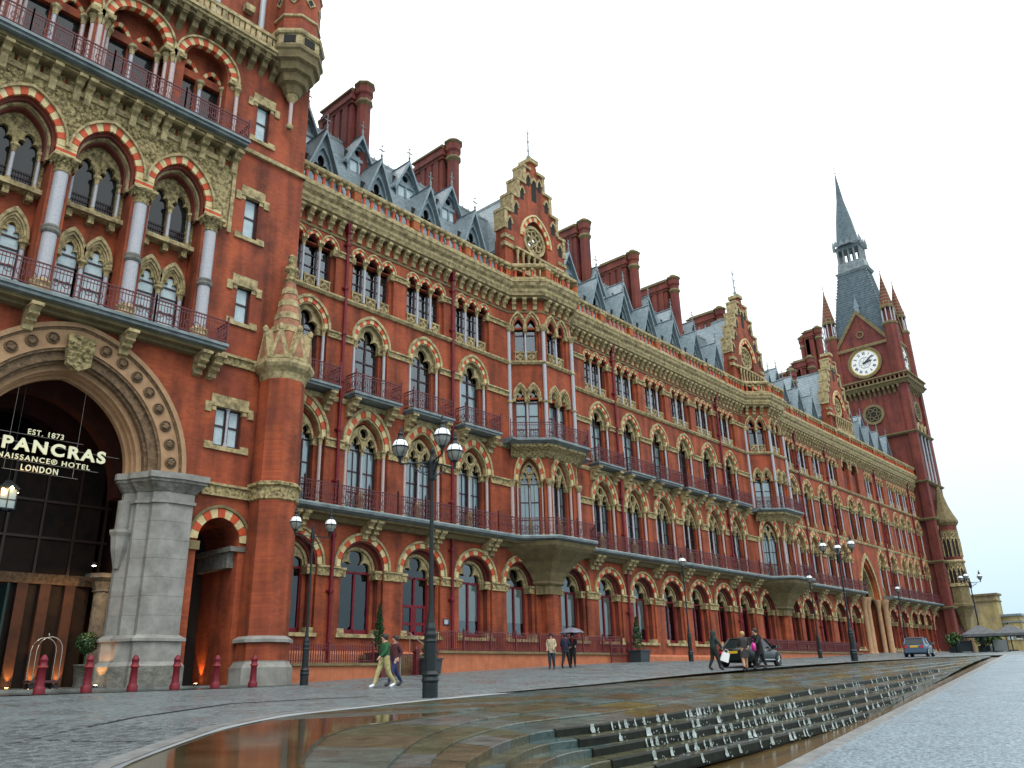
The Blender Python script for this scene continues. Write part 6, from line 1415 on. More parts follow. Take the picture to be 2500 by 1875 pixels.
# ---- spiral topiary
LEAF = [mat('topiary_leaf', (.012, .045, .010), (.035, .11, .022), .55, 12), mat('topiary_leaf_dark', (.006, .022, .006), (.016, .05, .012), .6, 12)]
def topiary(label, x, y, z0, hpot, h, r0, seed, loc_only=False):
    R_ = random.Random(seed); t = thing('spiral_topiary', label, 'potted plant', (x, y, z0), group='clipped spiral bushes in planters')
    p = MB(); w_ = r0*1.35; p.hexa([(-w_*.85, -w_*.85, 0), (w_*.85, -w_*.85, 0), (w_*.85, w_*.85, 0), (-w_*.85, w_*.85, 0)], [(-w_, -w_, hpot), (w_, -w_, hpot), (w_, w_, hpot), (-w_, w_, hpot)]); p.box(-w_*1.08, w_*1.08, -w_*1.08, w_*1.08, hpot-.08, hpot); obj('planter', p.mesh('planter', mat('slate_planter', (.03, .04, .045), None, .5)), t)
    s = MB(); s.tube([(0, 0, hpot-.05), (0, 0, hpot+h*.95)], [.04, .012], 6); obj('stem', s.mesh('topiary_stem', mat('bark', (.05, .035, .02), None, .9)), t)
    f = MB()
    for i in range(2600):
        v = R_.random()**.8; a = R_.uniform(0, 2*pi); ph = (v*5.0-a/(2*pi)) % 1; rr = r0*(1-v)**.8*(.42+.62*sin(pi*ph)**.7)*R_.uniform(.7, 1.05)+.02; c = Vector((rr*cos(a), rr*sin(a), hpot+.1+v*h))
        d1 = Vector((R_.gauss(0, 1), R_.gauss(0, 1), R_.gauss(0, 1))).normalized()*.045; d2 = Vector((R_.gauss(0, 1), R_.gauss(0, 1), R_.gauss(0, 1))).normalized()*.03
        f.add([c-d1, c+d2, c+d1, c-d2], [(0, 1, 2, 3)], R_.random() < .35)
    obj('foliage', f.mesh('topiary_foliage', LEAF), t)
topiary('clipped spiral bush behind the man in green at the left of the steps', 26.05, -1.45, 2.6, .45, 2.1, .34, 1)
topiary('clipped spiral bush in a dark planter, partly behind the tall lamp post', 28.3, -2.5, gz(28.3, -2.5), .75, 1.85, .36, 2)
topiary('clipped spiral bush in a slate planter at the far end of the long wall', 46.45, -2.5, gz(46.4, -2.5)-.05, .8, 1.95, .42, 3)

# ================================================================== STREET FURNITURE
b = MB(); b.lathe([(.17, 0), (.17, .16), (.14, .2), (.125, .24), (.105, .72), (.14, .76), (.14, .82), (.11, .84), (.11, .96), (.125, .98), (.125, 1.0), (.1, 1.05), (.06, 1.12), (.03, 1.15)], (0, 0), 14)
bm_ = b.mesh('bollard', BURG); b2 = MB(); b2.lathe([(.143, .768), (.146, .79), (.143, .812)], (0, 0), 14); bm2 = b2.mesh('bollard_band', mat('worn_red', (.3, .04, .03), None, .4))
BL = ['leftmost, in front of the dark teal porch', 'in front of the lit passage column', 'in front of the left half of the grey gate pier', 'in front of the right edge of the grey gate pier', 'in front of the narrow side archway', 'rightmost, in front of the tower buttress']
for i in range(6):
    u = (94, 209, 321, 425, 524, 616)[i]; v = (1693, 1692, 1691, 1689, 1685, 1681)[i]; d = ray(u, v); y = -4.9+.08*i; p = CAM+d*((y-CAM.y)/d.y)
    o = thing('bollard', 'dark red iron bollard '+BL[i], 'bollard', (p.x, y, gz(p.x, y)-.01), group='dark red bollards before the gateway', me=bm_); obj('band', bm2, o)
def globe_parts(parent, x, y, z, r=.25):
    for nm, me in (('lantern_glass', LG), ('shade', LS), ('lantern_frame', LF)): obj(nm, me, parent, (x, y, z), scale=(r/.25,)*3)
q = MB(); q.lathe([(.07, -.30), (.13, -.26), (.215, -.13), (.245, -.01)], (0, 0), 16, 0); LG = q.mesh('lantern_glass', mat('grey_lantern_glass', (.17, .18, .16), (.30, .31, .28), .08, 5))
q = MB(); q.lathe([(.25, -.0), (.235, .09), (.19, .18), (.12, .235)], (0, 0), 16, 0); LS = q.mesh('lantern_shade', GLOBE)
q = MB(); q.lathe([(.253, -.025), (.262, -.01), (.262, .01), (.253, .02)], (0, 0), 16, 0); q.lathe([(.14, .215), (.15, .23), (.09, .30), (.07, .38), (.09, .40), (.09, .43), (.05, .46), (.04, .5), (.055, .53), (.02, .57), (.03, .6), (.0, .66)], (0, 0), 10, 0)
q.lathe([(.03, -.52), (.05, -.42), (.045, -.36), (.1, -.31), (.1, -.285)], (0, 0), 10, 0)
for i in range(6):
    a = i*pi/3+.3; q.tube([(.1*cos(a), .1*sin(a), -.29), (.19*cos(a), .19*sin(a), -.18), (.25*cos(a), .25*sin(a), -.01), (.24*cos(a), .24*sin(a), .09), (.195*cos(a), .195*sin(a), .18), (.13*cos(a), .13*sin(a), .235)], .011, 4)
LF = q.mesh('lantern_frame', BLACKI)
def post(h, s=1.):
    p = MB(); p.lathe([(.19*s, 0), (.19*s, .36), (.215*s, .42), (.19*s, .5), (.215*s, .56), (.15*s, .64), (.155*s, 1.3), (.17*s, 1.34), (.15*s, 1.4), (.165*s, 1.5), (.14*s, 1.58), (.14*s, 1.66), (.1*s, 1.78), (.065*s, 2.1), (.06*s, 2.3), (.05*s, h-.6), (.075*s, h-.55), (.075*s, h-.2), (.05*s, h-.15)], (0, 0), 16, 0, False)
    return p
TRI = post(6.1)
TRI.lathe([(.1, 0), (.12, .1), (.11, .45), (.13, .5), (.07, .6), (.05, .75), (.08, .8), (.03, .9)], (0, 0), 10, 0, True, 0, 5.45)
tri_m = None
def tri_lamp(label, x, y, rot, sc_=1., grp='three-lantern lamp posts'):
    global tri_m
    t = thing('street_lamp', label, 'lamp post', (x, y, gz(x, y)-.02 if y > -16 else lin(x, y)-.03), rot, grp)
    if sc_ != 1: t.scale = (sc_,)*3
    if tri_m is None:
        a = MB()
        for i in range(3):
            an = i*2*pi/3; ux, uy = cos(an), sin(an)
            a.tube([(0, 0, 5.95), (ux*.9, uy*.9, 5.95)], .022, 6); a.tube([(ux*.05, uy*.05, 5.55), (ux*.35, uy*.35, 5.7), (ux*.62, uy*.62, 5.92)], .016, 5)
            for r_, k in ((.13, .2), (.08, .43)): a.tube([(ux*(k+r_*cos(j*pi/5)), uy*(k+r_*cos(j*pi/5)), 5.8+r_*sin(j*pi/5)) for j in range(11)], .011, 4)
        tri_m = (TRI.mesh('lamp_post', BLACKI), a.mesh('lamp_arms', BLACKI))
    obj('post', tri_m[0], t); obj('arm', tri_m[1], t)
    for i in range(3):
        an = i*2*pi/3; globe_parts(t, .9*cos(an), .9*sin(an), 6.42, .226)
    return t
tri_lamp('tall dark lamp post with three globe lanterns standing on the terrace edge, nearest one', 16.35, -15.75, radians(4), 1.13)
tri_lamp('tall dark lamp post with three globe lanterns beyond the parked dark car', 55.4, -12.9, radians(20), 1.13)
tri_lamp('tall dark lamp post with three globe lanterns before the clock tower corner', 94.0, -11.2, radians(60), 1.13)
two = post(5.9, .85); two.lathe([(.06, 5.5), (.1, 5.75), (.06, 6.05), (.02, 6.4)], (0, 0), 8)
ar = MB(); ar.tube([(-.75, 0, 5.8), (.75, 0, 5.8)], .02, 6)
for s_ in (-1, 1): ar.tube([(0, 0, 5.45), (s_*.3, 0, 5.55), (s_*.55, 0, 5.78)], .014, 5)
t = thing('street_lamp', 'dark lamp post with two globe lanterns beside the tower foot', 'lamp post', (19.65, -4.85, gz(19.65, -4.85)), radians(-15)); obj('post', two.mesh('two_lamp_post', BLACKI), t); obj('arm', ar.mesh('two_lamp_arms', BLACKI), t)
for s_ in (-1, 1): globe_parts(t, s_*.75, 0, 6.32)
one = post(5.9, .85); onem = one.mesh('single_lamp_post', BLACKI)
for i, (x, y, L) in enumerate(((48.2, -5.3, 'dark lamp post with one globe lantern left of the parked dark car'), (67.7, -5.6, 'dark lamp post with one globe lantern before the low wall past the car'), (89.9, -5.4, 'dark lamp post with one globe lantern by the entry arch columns'))):
    t = thing('street_lamp', L, 'lamp post', (x, y, gz(x, y)), group='single-lantern lamp posts'); obj('post', onem, t); globe_parts(t, 0, 0, 6.25, .26)

# ================================================================== PEOPLE
def limb_skin(name, nodes, edges, mats, zones, sub=1):
    """nodes {k:(x,y,z,r)}; grows one continuous body; zones edge index -> material"""
    me = bpy.data.meshes.new(name+'_cage'); ks = list(nodes); me.from_pydata([nodes[k][:3] for k in ks], [(ks.index(a), ks.index(b)) for a, b, m in edges], [])
    o = bpy.data.objects.new('cage', me); col.objects.link(o)
    o.modifiers.new('s', 'SKIN'); sb = o.modifiers.new('b', 'SUBSURF'); sb.levels = sb.render_levels = sub
    for i, k in enumerate(ks): me.skin_vertices[0].data[i].radius = (nodes[k][3], nodes[k][4] if len(nodes[k]) > 4 else nodes[k][3]); me.skin_vertices[0].data[i].use_root = (i == 0)
    dg = bpy.context.evaluated_depsgraph_get(); r = bpy.data.meshes.new_from_object(o.evaluated_get(dg)); bpy.data.objects.remove(o); r.name = name
    r.materials.clear(); [r.materials.append(m) for m in mats]
    segs = [(Vector(nodes[a][:3]), Vector(nodes[b][:3]), m) for a, b, m in edges]
    for p in r.polygons:
        c = p.center; best = 9; bm = 0
        for a, b_, m in segs:
            d = b_-a; t = max(0, min(1, (c-a).dot(d)/max(1e-9, d.length_squared))); q = (c-(a+d*t)).length
            if m == 0 and c.z < 1.3*nodes['pel'][2]/.95 and q > .055: continue
            if q < best: best = q; bm = m
        p.material_index = bm; p.use_smooth = True
    return r
SKIN = mat('skin', (.50, .28, .19), None, .5); HAIRD = mat('dark_hair', (.018, .012, .010), None, .6); HAIRB = mat('blond_hair', (.42, .28, .12), None, .6)
def cloth(n, c): return mat(n, tuple(v*.7 for v in c), tuple(min(1, v*1.2) for v in c), .85, 9, .4, 14)
def person(label, x, y, face, h, top, bot, shoe, hair=HAIRD, stride=.28, arms=((.25, .02), (.25, .05)), coat=None, hood=None, lean=0., grp=None, z=None, girth=1., hat=None):
    """local +y is the way the person faces; arms: ((swing, forward bend) left, right)"""
    s = h/1.75
    N = {'pel': (0, 0, .95, .135*girth, .11*girth), 'sp': (0, lean*.25, 1.14, .13*girth, .105*girth), 'ch': (0, lean*.6, 1.34, .155*girth, .11*girth), 'nk': (0, lean+.01, 1.49, .055), 'jaw': (0, lean+.035, 1.565, .068, .075), 'hd': (0, lean+.03, 1.66, .088, .098), 'cr': (0, lean+.015, 1.735, .05, .06)}
    E_ = [('pel', 'sp', 1), ('sp', 'ch', 1), ('ch', 'nk', 1), ('nk', 'jaw', 0), ('jaw', 'hd', 0), ('hd', 'cr', 0)]
    for sg, n, (sw, fb) in ((-1, 'l', arms[0]), (1, 'r', arms[1])):
        shz = 1.43; ex, ey, ez = sg*.235, lean*.75+sw*.5-.03, 1.16; wx, wy, wz = sg*(.235-.10*min(1, fb)), ey+.06+fb*.22, 1.16-.25+fb*.20
        N.update({'sh'+n: (sg*.17, lean*.8, shz, .07), 'el'+n: (ex, ey, ez, .05), 'wr'+n: (wx, wy, wz, .032), 'pa'+n: (wx, wy+.035+fb*.03, wz-.065+fb*.05, .034, .018)})
        E_ += [('ch', 'sh'+n, 1), ('sh'+n, 'el'+n, 1), ('el'+n, 'wr'+n, 1), ('wr'+n, 'pa'+n, 0)]
        p = N['pa'+n]; dy = .05+.03*fb
        for k, (dx, L_) in enumerate(((-.027, .06), (-.009, .072), (.009, .068), (.027, .052))):
            N['f%s%d' % (n, k)] = (p[0]+dx, p[1]+.02+dy*.4, p[2]-L_*.75, .0105); N['g%s%d' % (n, k)] = (p[0]+dx*1.1, p[1]+.045+dy*.5, p[2]-L_*1.15, .008); E_ += [('pa'+n, 'f%s%d' % (n, k), 0), ('f%s%d' % (n, k), 'g%s%d' % (n, k), 0)]
        N['t'+n] = (p[0]-sg*.045, p[1]+.03, p[2]-.01, .011); E_.append(('pa'+n, 't'+n, 0))
        st_ = stride*sg; bend = .05 if sg*stride > 0 else .1
        N.update({'hp'+n: (sg*.09, 0, .9, .095*girth), 'kn'+n: (sg*.095, st_*.45+.05, .5, .066), 'an'+n: (sg*.1, st_-(.03 if st_ < 0 else 0), .085+(.05 if st_ < -.1 else 0), .042), 'ba'+n: (sg*.105, st_+.10, .045, .045, .035), 'to'+n: (sg*.11, st_+.19, .04, .035, .026)})
        E_ += [('pel', 'hp'+n, 2), ('hp'+n, 'kn'+n, 2), ('kn'+n, 'an'+n, 2), ('an'+n, 'ba'+n, 3), ('ba'+n, 'to'+n, 3)]
    th_ = lambda k: 1.0 if k[0] in 'fgt' and k[:2] != 'to' else (1.12 if k in ('hd', 'cr', 'jaw', 'nk') else 1.36)
    N = {k: tuple(c*s for c in v[:3])+tuple(c*s*th_(k) for c in v[3:]) for k, v in N.items()}
    t = thing('person', label, 'person', (x, y, (gz(x, y) if z is None else z)), face, grp, limb_skin('person_body', N, E_, [SKIN, top, bot, shoe], None))
    hx, hy, hz = N['hd'][:3]
    q = MB(); 
    if hood: q.lathe([(.13, -.19), (.135, -.05), (.125, .05), (.09, .115), (.0, .135)], (0, -.015), 12, 0); obj('hood', q.mesh('hood', hood), t, (hx, hy-.02*s, hz), scale=(s,)*3)
    else:
        q.lathe([(.085, -.09), (.108, -.03), (.112, .03), (.095, .085), (.06, .115), (0, .125)], (0, -.022), 12, 0, sy=1.08); obj('hair', q.mesh('hair', hair), t, (hx, hy-.012, hz), scale=(s,)*3)
    if hat: q = MB(); q.lathe([(.15, .03), (.15, .045), (.105, .05), (.1, .11), (.06, .135)], (0, 0), 12); obj('hat', q.mesh('hat', hat), t, (hx, hy, hz), scale=(s,)*3)
    f = MB(); yf = .088
    for sg in (-1, 1): f.lathe([(0, -.012), (.013, 0), (0, .012)], (sg*.034, yf+.004), 6, 1, True, 0, .012); f.box(sg*.034-.02, sg*.034+.02, yf, yf+.012, .03, .037, 2); f.lathe([(0, -.03), (.014, 0), (0, .03)], (sg*.092, -.005), 6, 0)
    f.hexa([(-.016, yf, -.035), (.016, yf, -.035), (.012, yf+.035, -.03), (-.012, yf+.035, -.03)], [(-.007, yf, .015), (.007, yf, .015), (.004, yf+.01, .012), (-.004, yf+.01, .012)], 0); f.box(-.025, .025, yf-.005, yf+.008, -.062, -.052, 3)
    obj('face', f.mesh('face', [SKIN, mat('eye', (.05, .04, .035), None, .3), HAIRD, mat('lip', (.4, .14, .11), None, .5)]), t, (hx, hy, hz), scale=(s,)*3)
    if coat:
        m, z0, fl = coat; q = MB(); q.lathe([(.2*fl, z0), (.19*girth, .95), (.172*girth, 1.12), (.195*girth, 1.3), (.185, 1.4), (.11, 1.46), (.07, 1.5)], (0, 0), 14, 0, sy=.72)
        q.v = [(a, b_+lean*clamp((c-.95)/.5), c) for a, b_, c in q.v]
        for sg, n in ((-1, 'l'), (1, 'r')): q.tube([tuple(c/s for c in N[k+n][:3]) for k in ('sh', 'el', 'wr')], [.088, .066, .052], 8)
        obj('coat', q.mesh('coat', m), t, scale=(s,)*3)
    return t
SHW = mat('white_trainer', (.7, .75, .8), None, .5); SHB = mat('black_shoe', (.015, .013, .012), None, .4)
GRNJ = cloth('green_jumper', (.012, .085, .028)); BEI = cloth('beige_jacket', (.42, .34, .22)); NAVY = cloth('navy', (.012, .016, .04)); BLK = cloth('black_cloth', (.010, .010, .012)); KHA = cloth('khaki_trousers', (.42, .36, .16)); JEAN = cloth('blue_jeans', (.02, .03, .10)); MAR = cloth('maroon_jumper', (.07, .018, .022)); DGRN = cloth('dark_green_hood', (.014, .032, .028)); OLV = cloth('dark_grey_coat', (.035, .03, .03)); DJN = cloth('dark_denim', (.018, .03, .04))
W = pi/2; EAST = -pi/2
person('man in a green jumper and khaki trousers striding left in white trainers', 19.75, -9.6, W-.15, 1.8, GRNJ, KHA, SHW, stride=.34, arms=((.28, .5), (-.22, .35)), girth=1.08)
person('companion in a maroon jumper and blue jeans walking behind the man in green', 20.75, -9.0, W-.1, 1.76, MAR, JEAN, SHB, stride=-.34, arms=((-.2, .3), (.2, .9)))
person('man in a beige jacket and dark jeans standing by the low wall', 33.95, -5.6, W+.5, 1.72, BEI, DJN, SHB, stride=.06, arms=((.1, .7), (.05, .5)), coat=(BEI, .80, 1.05), girth=1.1, hat=BLK)
person('walker in a navy coat on the left under the grey umbrella', 35.1, -5.6, EAST+.3, 1.72, NAVY, BLK, SHB, stride=.3, arms=((.05, .9), (.1, 1.1)), coat=(NAVY, .8, 1.0))
person('walker in a black coat with a red scarf on the right under the umbrella', 36.2, -5.2, W+.7, 1.7, BLK, BLK, SHB, stride=-.28, arms=((.05, .9), (.1, .8)), coat=(BLK, .75, 1.0))
sc_ = MB(); sc_.lathe([(.085, 0), (.1, .03), (.09, .07)], (0, 0), 10); sc_.box(-.05, .05, .1, .13, -.22, .03)
o = thing('scarf', 'red scarf round the neck of the walker in black', 'scarf', (36.2, -5.2, gz(36.2, -5.2)+1.42), W+.7, me=sc_.mesh('scarf', mat('red_wool', (.6, .02, .02), None, .9)))
ug = thing('umbrella', 'open grey umbrella held over two dark walkers', 'umbrella', (35.75, -5.55, gz(35.7, -5.5)+.95), .2)
c = MB(); n = 8; R_ = .72; vs = [(0, 0, 1.08)]
for j, (rr, zz) in enumerate(((.25, 1.04), (.5, .94), (.72, .78))):
    for i in range(16): a = i*pi/8; k = 1-.06*(i % 2)*j/2; vs.append((rr*k*cos(a), rr*k*sin(a), zz+.02*(i % 2)*j/2))
c.add(vs, [(0, 1+i, 1+(i+1) % 16) for i in range(16)]+[(1+j*16+i, 17+j*16+i, 17+j*16+(i+1) % 16, 1+j*16+(i+1) % 16) for j in range(2) for i in range(16)], 0, True); obj('canopy', c.mesh('umbrella_canopy', mat('grey_umbrella_cloth', (.10, .10, .13), (.16, .16, .20), .5, 4)), ug)
c = MB(); c.tube([(0, 0, -.05), (0, 0, 1.2)], .012, 6); [c.tube([(0, 0, .75), (.4*cos(i*pi/4), .4*sin(i*pi/4), .98)], .006, 4) for i in range(8)]; c.tube([(0, 0, -.05), (.03, 0, -.12), (.07, 0, -.1)], .014, 5); obj('shaft', c.mesh('umbrella_shaft', BLACKI), ug)
person('person in a dark green hood carrying a white bag, walking left of the dark car', 36.65, -13.35, EAST-.5, 1.76, DGRN, BLK, SHB, stride=.22, arms=((.1, .2), (.35, .3)), hood=DGRN, lean=.06)
bg_ = MB(); bg_.hexa([(-.2, -.05, -.42), (.2, -.05, -.42), (.2, .05, -.42), (-.2, .05, -.42)], [(-.17, -.07, 0), (.17, -.07, 0), (.17, .07, 0), (-.17, .07, 0)]); bg_.tube([(-.1, 0, 0), (-.07, 0, .14), (.07, 0, .14), (.1, 0, 0)], .012, 5)
thing('carrier_bag', 'white carrier bag in the hand of the hooded person', 'bag', (37.1, -13.75, gz(36.6, -13.5)+.78), -.9, me=bg_.mesh('carrier_bag', WHITE)).rotation_euler = (0, .35, -.8)
person('blond woman in a dark grey coat with a pink bag behind the dark car', 37.75, -14.35, EAST+.8, 1.72, OLV, mat('bare_leg', (.45, .25, .16), None, .6), SHB, hair=HAIRB, stride=.12, arms=((.2, 1.1), (.15, 1.2)), coat=(OLV, .58, 1.15))
bg_ = MB(); bg_.lathe([(.1, -.36), (.2, -.3), (.22, -.12), (.16, .0), (.1, .03)], (0, 0), 10, 0, sy=.5); bg_.tube([(-.12, 0, 0), (-.06, 0, .2), (.06, 0, .2), (.12, 0, 0)], .012, 5)
thing('handbag', 'bright pink handbag held by the blond woman', 'bag', (38.0, -14.75, gz(37.5, -14.5)+1.18), .5, me=bg_.mesh('handbag', mat('pink_leather', (.55, .02, .26), None, .4)))
person('man in a long black coat leaning forward beside the blond woman', 38.95, -14.55, W-.35, 1.86, BLK, BLK, SHB, stride=.2, arms=((.4, .6), (.35, .5)), coat=(BLK, .62, 1.2), lean=.16, girth=1.12)

# ================================================================== CARS
RUB = mat('tyre_rubber', (.012, .012, .013), None, .8); ALLOY = mat('alloy_wheel', (.45, .47, .48), None, .3, metal=.7); CGL = mat('car_glass', (.008, .014, .016), None, .08, spec=.3); PLATE = mat('yellow_plate', (.65, .40, .015), None, .4); REDL = mat('red_lamp', (.45, .012, .03), None, .15); CHR = mat('chrome', (.6, .6, .6), None, .15, metal=1.)
def car(label, x, y, rz, paint, L_, W_, H, belt, roof, hatch):
    t = thing('parked_car', label, 'car', (x, y, gz(x, y)+.0), rz)
    hw = W_/2; b = MB()
    # body stations from tail (-L/2) to nose: x, half width, bottom, shoulder, top
    S = [(-L_/2, hw*.78, .34, .55, belt*.86), (-L_/2+.12, hw*.93, .25, .58, belt*.97), (-L_/2+.5, hw, .2, .6, belt*1.0), (-L_*.2, hw, .19, .6, belt*.99), (L_*.12, hw, .19, .6, belt*.97), (L_*.3, hw*.99, .2, .58, belt*.93), (L_/2-.35, hw*.94, .22, .55, belt*.82), (L_/2-.08, hw*.84, .26, .5, belt*.68), (L_/2, hw*.7, .32, .46, belt*.6)]
    vs = []; k = 10
    for X, w_, z0, z1, z2 in S: vs += [(X, -w_*.86, z0), (X, -w_*.98, z0+.1), (X, -w_, z1), (X, -w_*.96, z2-.07), (X, -w_*.86, z2), (X, w_*.86, z2), (X, w_*.96, z2-.07), (X, w_, z1), (X, w_*.98, z0+.1), (X, w_*.86, z0)]
    b.add(vs, [(i*k+j, (i+1)*k+j, (i+1)*k+(j+1) % k, i*k+(j+1) % k) for i in range(len(S)-1) for j in range(k)], 0, True); b.add(vs[:k], [tuple(range(k))[::-1]], 0); b.add(vs[-k:], [tuple(range(k))], 0)
    obj('body', b.mesh('car_body', paint), t)
    # cabin: pillars/roof and glass
    xr0, xr1, xw, xt = roof; g = MB(); hr = hw*.72; hb = hw*.9
    base = [(xt, hb), (xw, hb)]; z0 = belt-.03
    P = [(xt, -hb*.92, z0), (xw, -hb*.94, z0), (xw, hb*.94, z0), (xt, hb*.92, z0), (xr0, -hr, H-.06), (xr1, -hr, H-.06), (xr1, hr, H-.06), (xr0, hr, H-.06)]
    g.add(P, [(0, 1, 5, 4), (1, 2, 6, 5), (2, 3, 7, 6), (3, 0, 4, 7)], 0, False); obj('glasshouse', g.mesh('car_glasshouse', CGL), t)
    r = MB(); q = [(xr0-.06, -hr*1.02, H-.07), (xr1+.06, -hr*1.02, H-.07), (xr1+.06, hr*1.02, H-.07), (xr0-.06, hr*1.02, H-.07), (xr0+.1, -hr*.8, H), (xr1-.12, -hr*.8, H), (xr1-.12, hr*.8, H), (xr0+.1, hr*.8, H)]
    r.add(q, [(0, 1, 5, 4), (1, 2, 6, 5), (2, 3, 7, 6), (3, 0, 4, 7), (4, 5, 6, 7)], 0, True)
    for sg in (-1, 1):
        for a, c in (((xt, sg*hb*.93, z0), (xr0, sg*hr*1.01, H-.05)), ((xw, sg*hb*.95, z0), (xr1, sg*hr*1.01, H-.05)), (((xt+xw)/2-.1, sg*hb*.94, z0), ((xr0+xr1)/2-.1, sg*hr*1.01, H-.05))): r.bar(a, c, .045)
    obj('roof', r.mesh('car_roof', paint), t)
    for X in (-L_*.31, L_*.31):
        for sg in (-1, 1):
            w_ = MB(); w_.lathe([(.2, -.1), (.31, -.1), (.33, -.06), (.33, .06), (.31, .1), (.2, .1)], (0, 0), 20); w_.v = [(a, c, b_) for a, b_, c in w_.v]
            wo = obj('wheel', w_.mesh('tyre', RUB), t, (X, sg*(hw-.09), .33)); w2 = MB(); w2.lathe([(.21, -.0), (.2, .03), (.06, .02), (.05, .05)], (0, 0), 14, 0, False)
            for i in range(5): a = i*2*pi/5; w2.box(.0, .0, 0, 0, 0, 0) if False else w2.bar((0, 0, .04), (.2*cos(a), .2*sin(a), .03), .025)
            w2.v = [(a, sg*(c+.07), b_) for a, b_, c in w2.v]; obj('rim', w2.mesh('rim', ALLOY), wo)
            ac = MB(); ac.ring(circ(X, .33, .36, 14), circ(X, .33, .40, 14), -.02, .02); ac.v = [(a, sg*(hw-.005)+b_*.3, c) for a, b_, c in ac.v]; obj('wheel_arch', ac.mesh('wheel_arch', RUB), t)
    for sg in (-1, 1):
        l = MB(); l.box(-L_/2-.015, -L_/2+.12, *sorted((sg*hw*.52, sg*hw*.8)), .62, .82 if hatch else .76); obj('tail_light', l.mesh('tail_light', REDL), t)
        l = MB(); l.box(L_/2-.3, L_/2-.05, *sorted((sg*hw*.5, sg*hw*.82)), .5, .64); obj('headlight', l.mesh('headlight', CHR), t)
        l = MB(); l.box(xw-.35, xw-.18, *sorted((sg*hw*.95, sg*(hw+.17))), belt-.02, belt+.13); obj('mirror', l.mesh('mirror', paint), t)
        l = MB(); l.box(-.3, -.15, *sorted((sg*hw*.97, sg*(hw+.012))), .74, .77); l.box(-L_*.16, L_*.2, *sorted((sg*hw*.97, sg*(hw+.006))), .30, .34); obj('door_handle', l.mesh('door_handle', CHR if not hatch else paint), t)
    l = MB(); l.box(-L_/2-.02, -L_/2+.02, -.27, .27, .62 if not hatch else .66, .74 if not hatch else .8); obj('number_plate', l.mesh('number_plate', PLATE), t)
    l = MB(); l.box(-L_/2-.06, -L_/2+.2, -hw*.84, hw*.84, .3, .5); obj('bumper', l.mesh('bumper', paint), t)
    return t
car('dark green-black saloon car parked on the forecourt with its tail to the viewer', 41.6, -12.75, radians(4), mat('dark_car_paint', (.004, .010, .010), None, .3, spec=.3, coat=.15), 4.55, 1.82, 1.42, .9, (-1.05, .35, 1.15, -1.85), False)
car('small blue-grey hatchback parked far off near the entry arch', 70.8, -12.2, radians(7), mat('blue_car_paint', (.055, .095, .15), None, .3, spec=.4, coat=.3), 3.62, 1.68, 1.41, .92, (-1.35, .45, 1.0, -1.74), True)

# ---- luggage trolley and pot by the gateway
t = thing('luggage_trolley', 'brass birdcage luggage trolley standing in the dark gateway', 'trolley', (11.45, -1.0, 1.72)); q = MB()
for y in (-.28, .28): q.tube([(-.42, y, .3), (-.42, y, 1.3)]+[(-.42*cos(a*pi/8), y, 1.3+.45*sin(a*pi/8)) for a in range(1, 8)]+[(.42, y, 1.3), (.42, y, .3)], .018, 6)
q.tube([(0, -.28, 1.75), (0, .28, 1.75)], .016, 6); q.lathe([(.0, -.05), (.04, 0), (0, .08)], (0, 0), 6, 0, True, 0, 1.82); obj('frame', q.mesh('trolley_frame', mat('brass', (.5, .45, .38), None, .25, metal=1.)), t)
q = MB(); q.box(-.5, .5, -.32, .32, .22, .3); obj('deck', q.mesh('trolley_deck', mat('trolley_deck', (.05, .02, .02), None, .7)), t)
for sx in (-.4, .4):
    for sy in (-.25, .25): q = MB(); q.lathe([(.08, -.02), (.1, 0), (.08, .02)], (0, 0), 10); q.v = [(a, c, b_) for a, b_, c in q.v]; obj('wheel', q.mesh('trolley_wheel', RUB), t, (sx, sy, .11))
t = thing('ball_topiary', 'dark clipped ball bush in a pot beside the passage column', 'potted plant', (13.3, .3, 1.72)); q = MB(); q.lathe([(.26, 0), (.34, .8), (.37, .8), (.37, .86)], (0, 0), 12); obj('pot', q.mesh('pot', GREYSTD), t)
q = MB(); R2 = random.Random(5)
for i in range(900):
    d = Vector((R2.gauss(0, 1), R2.gauss(0, 1), R2.gauss(0, 1))).normalized(); c = d*.42*R2.uniform(.75, 1)+Vector((0, 0, 1.65)); e = Vector((R2.gauss(0, 1), R2.gauss(0, 1), R2.gauss(0, 1))).normalized()*.05; g = e.cross(d)*.8; q.add([c-e, c+g, c+e, c-g], [(0, 1, 2, 3)], i % 3 == 0)
q.tube([(0, 0, .8), (0, 0, 1.5)], .03, 5); obj('foliage', q.mesh('ball_foliage', LEAF), t)

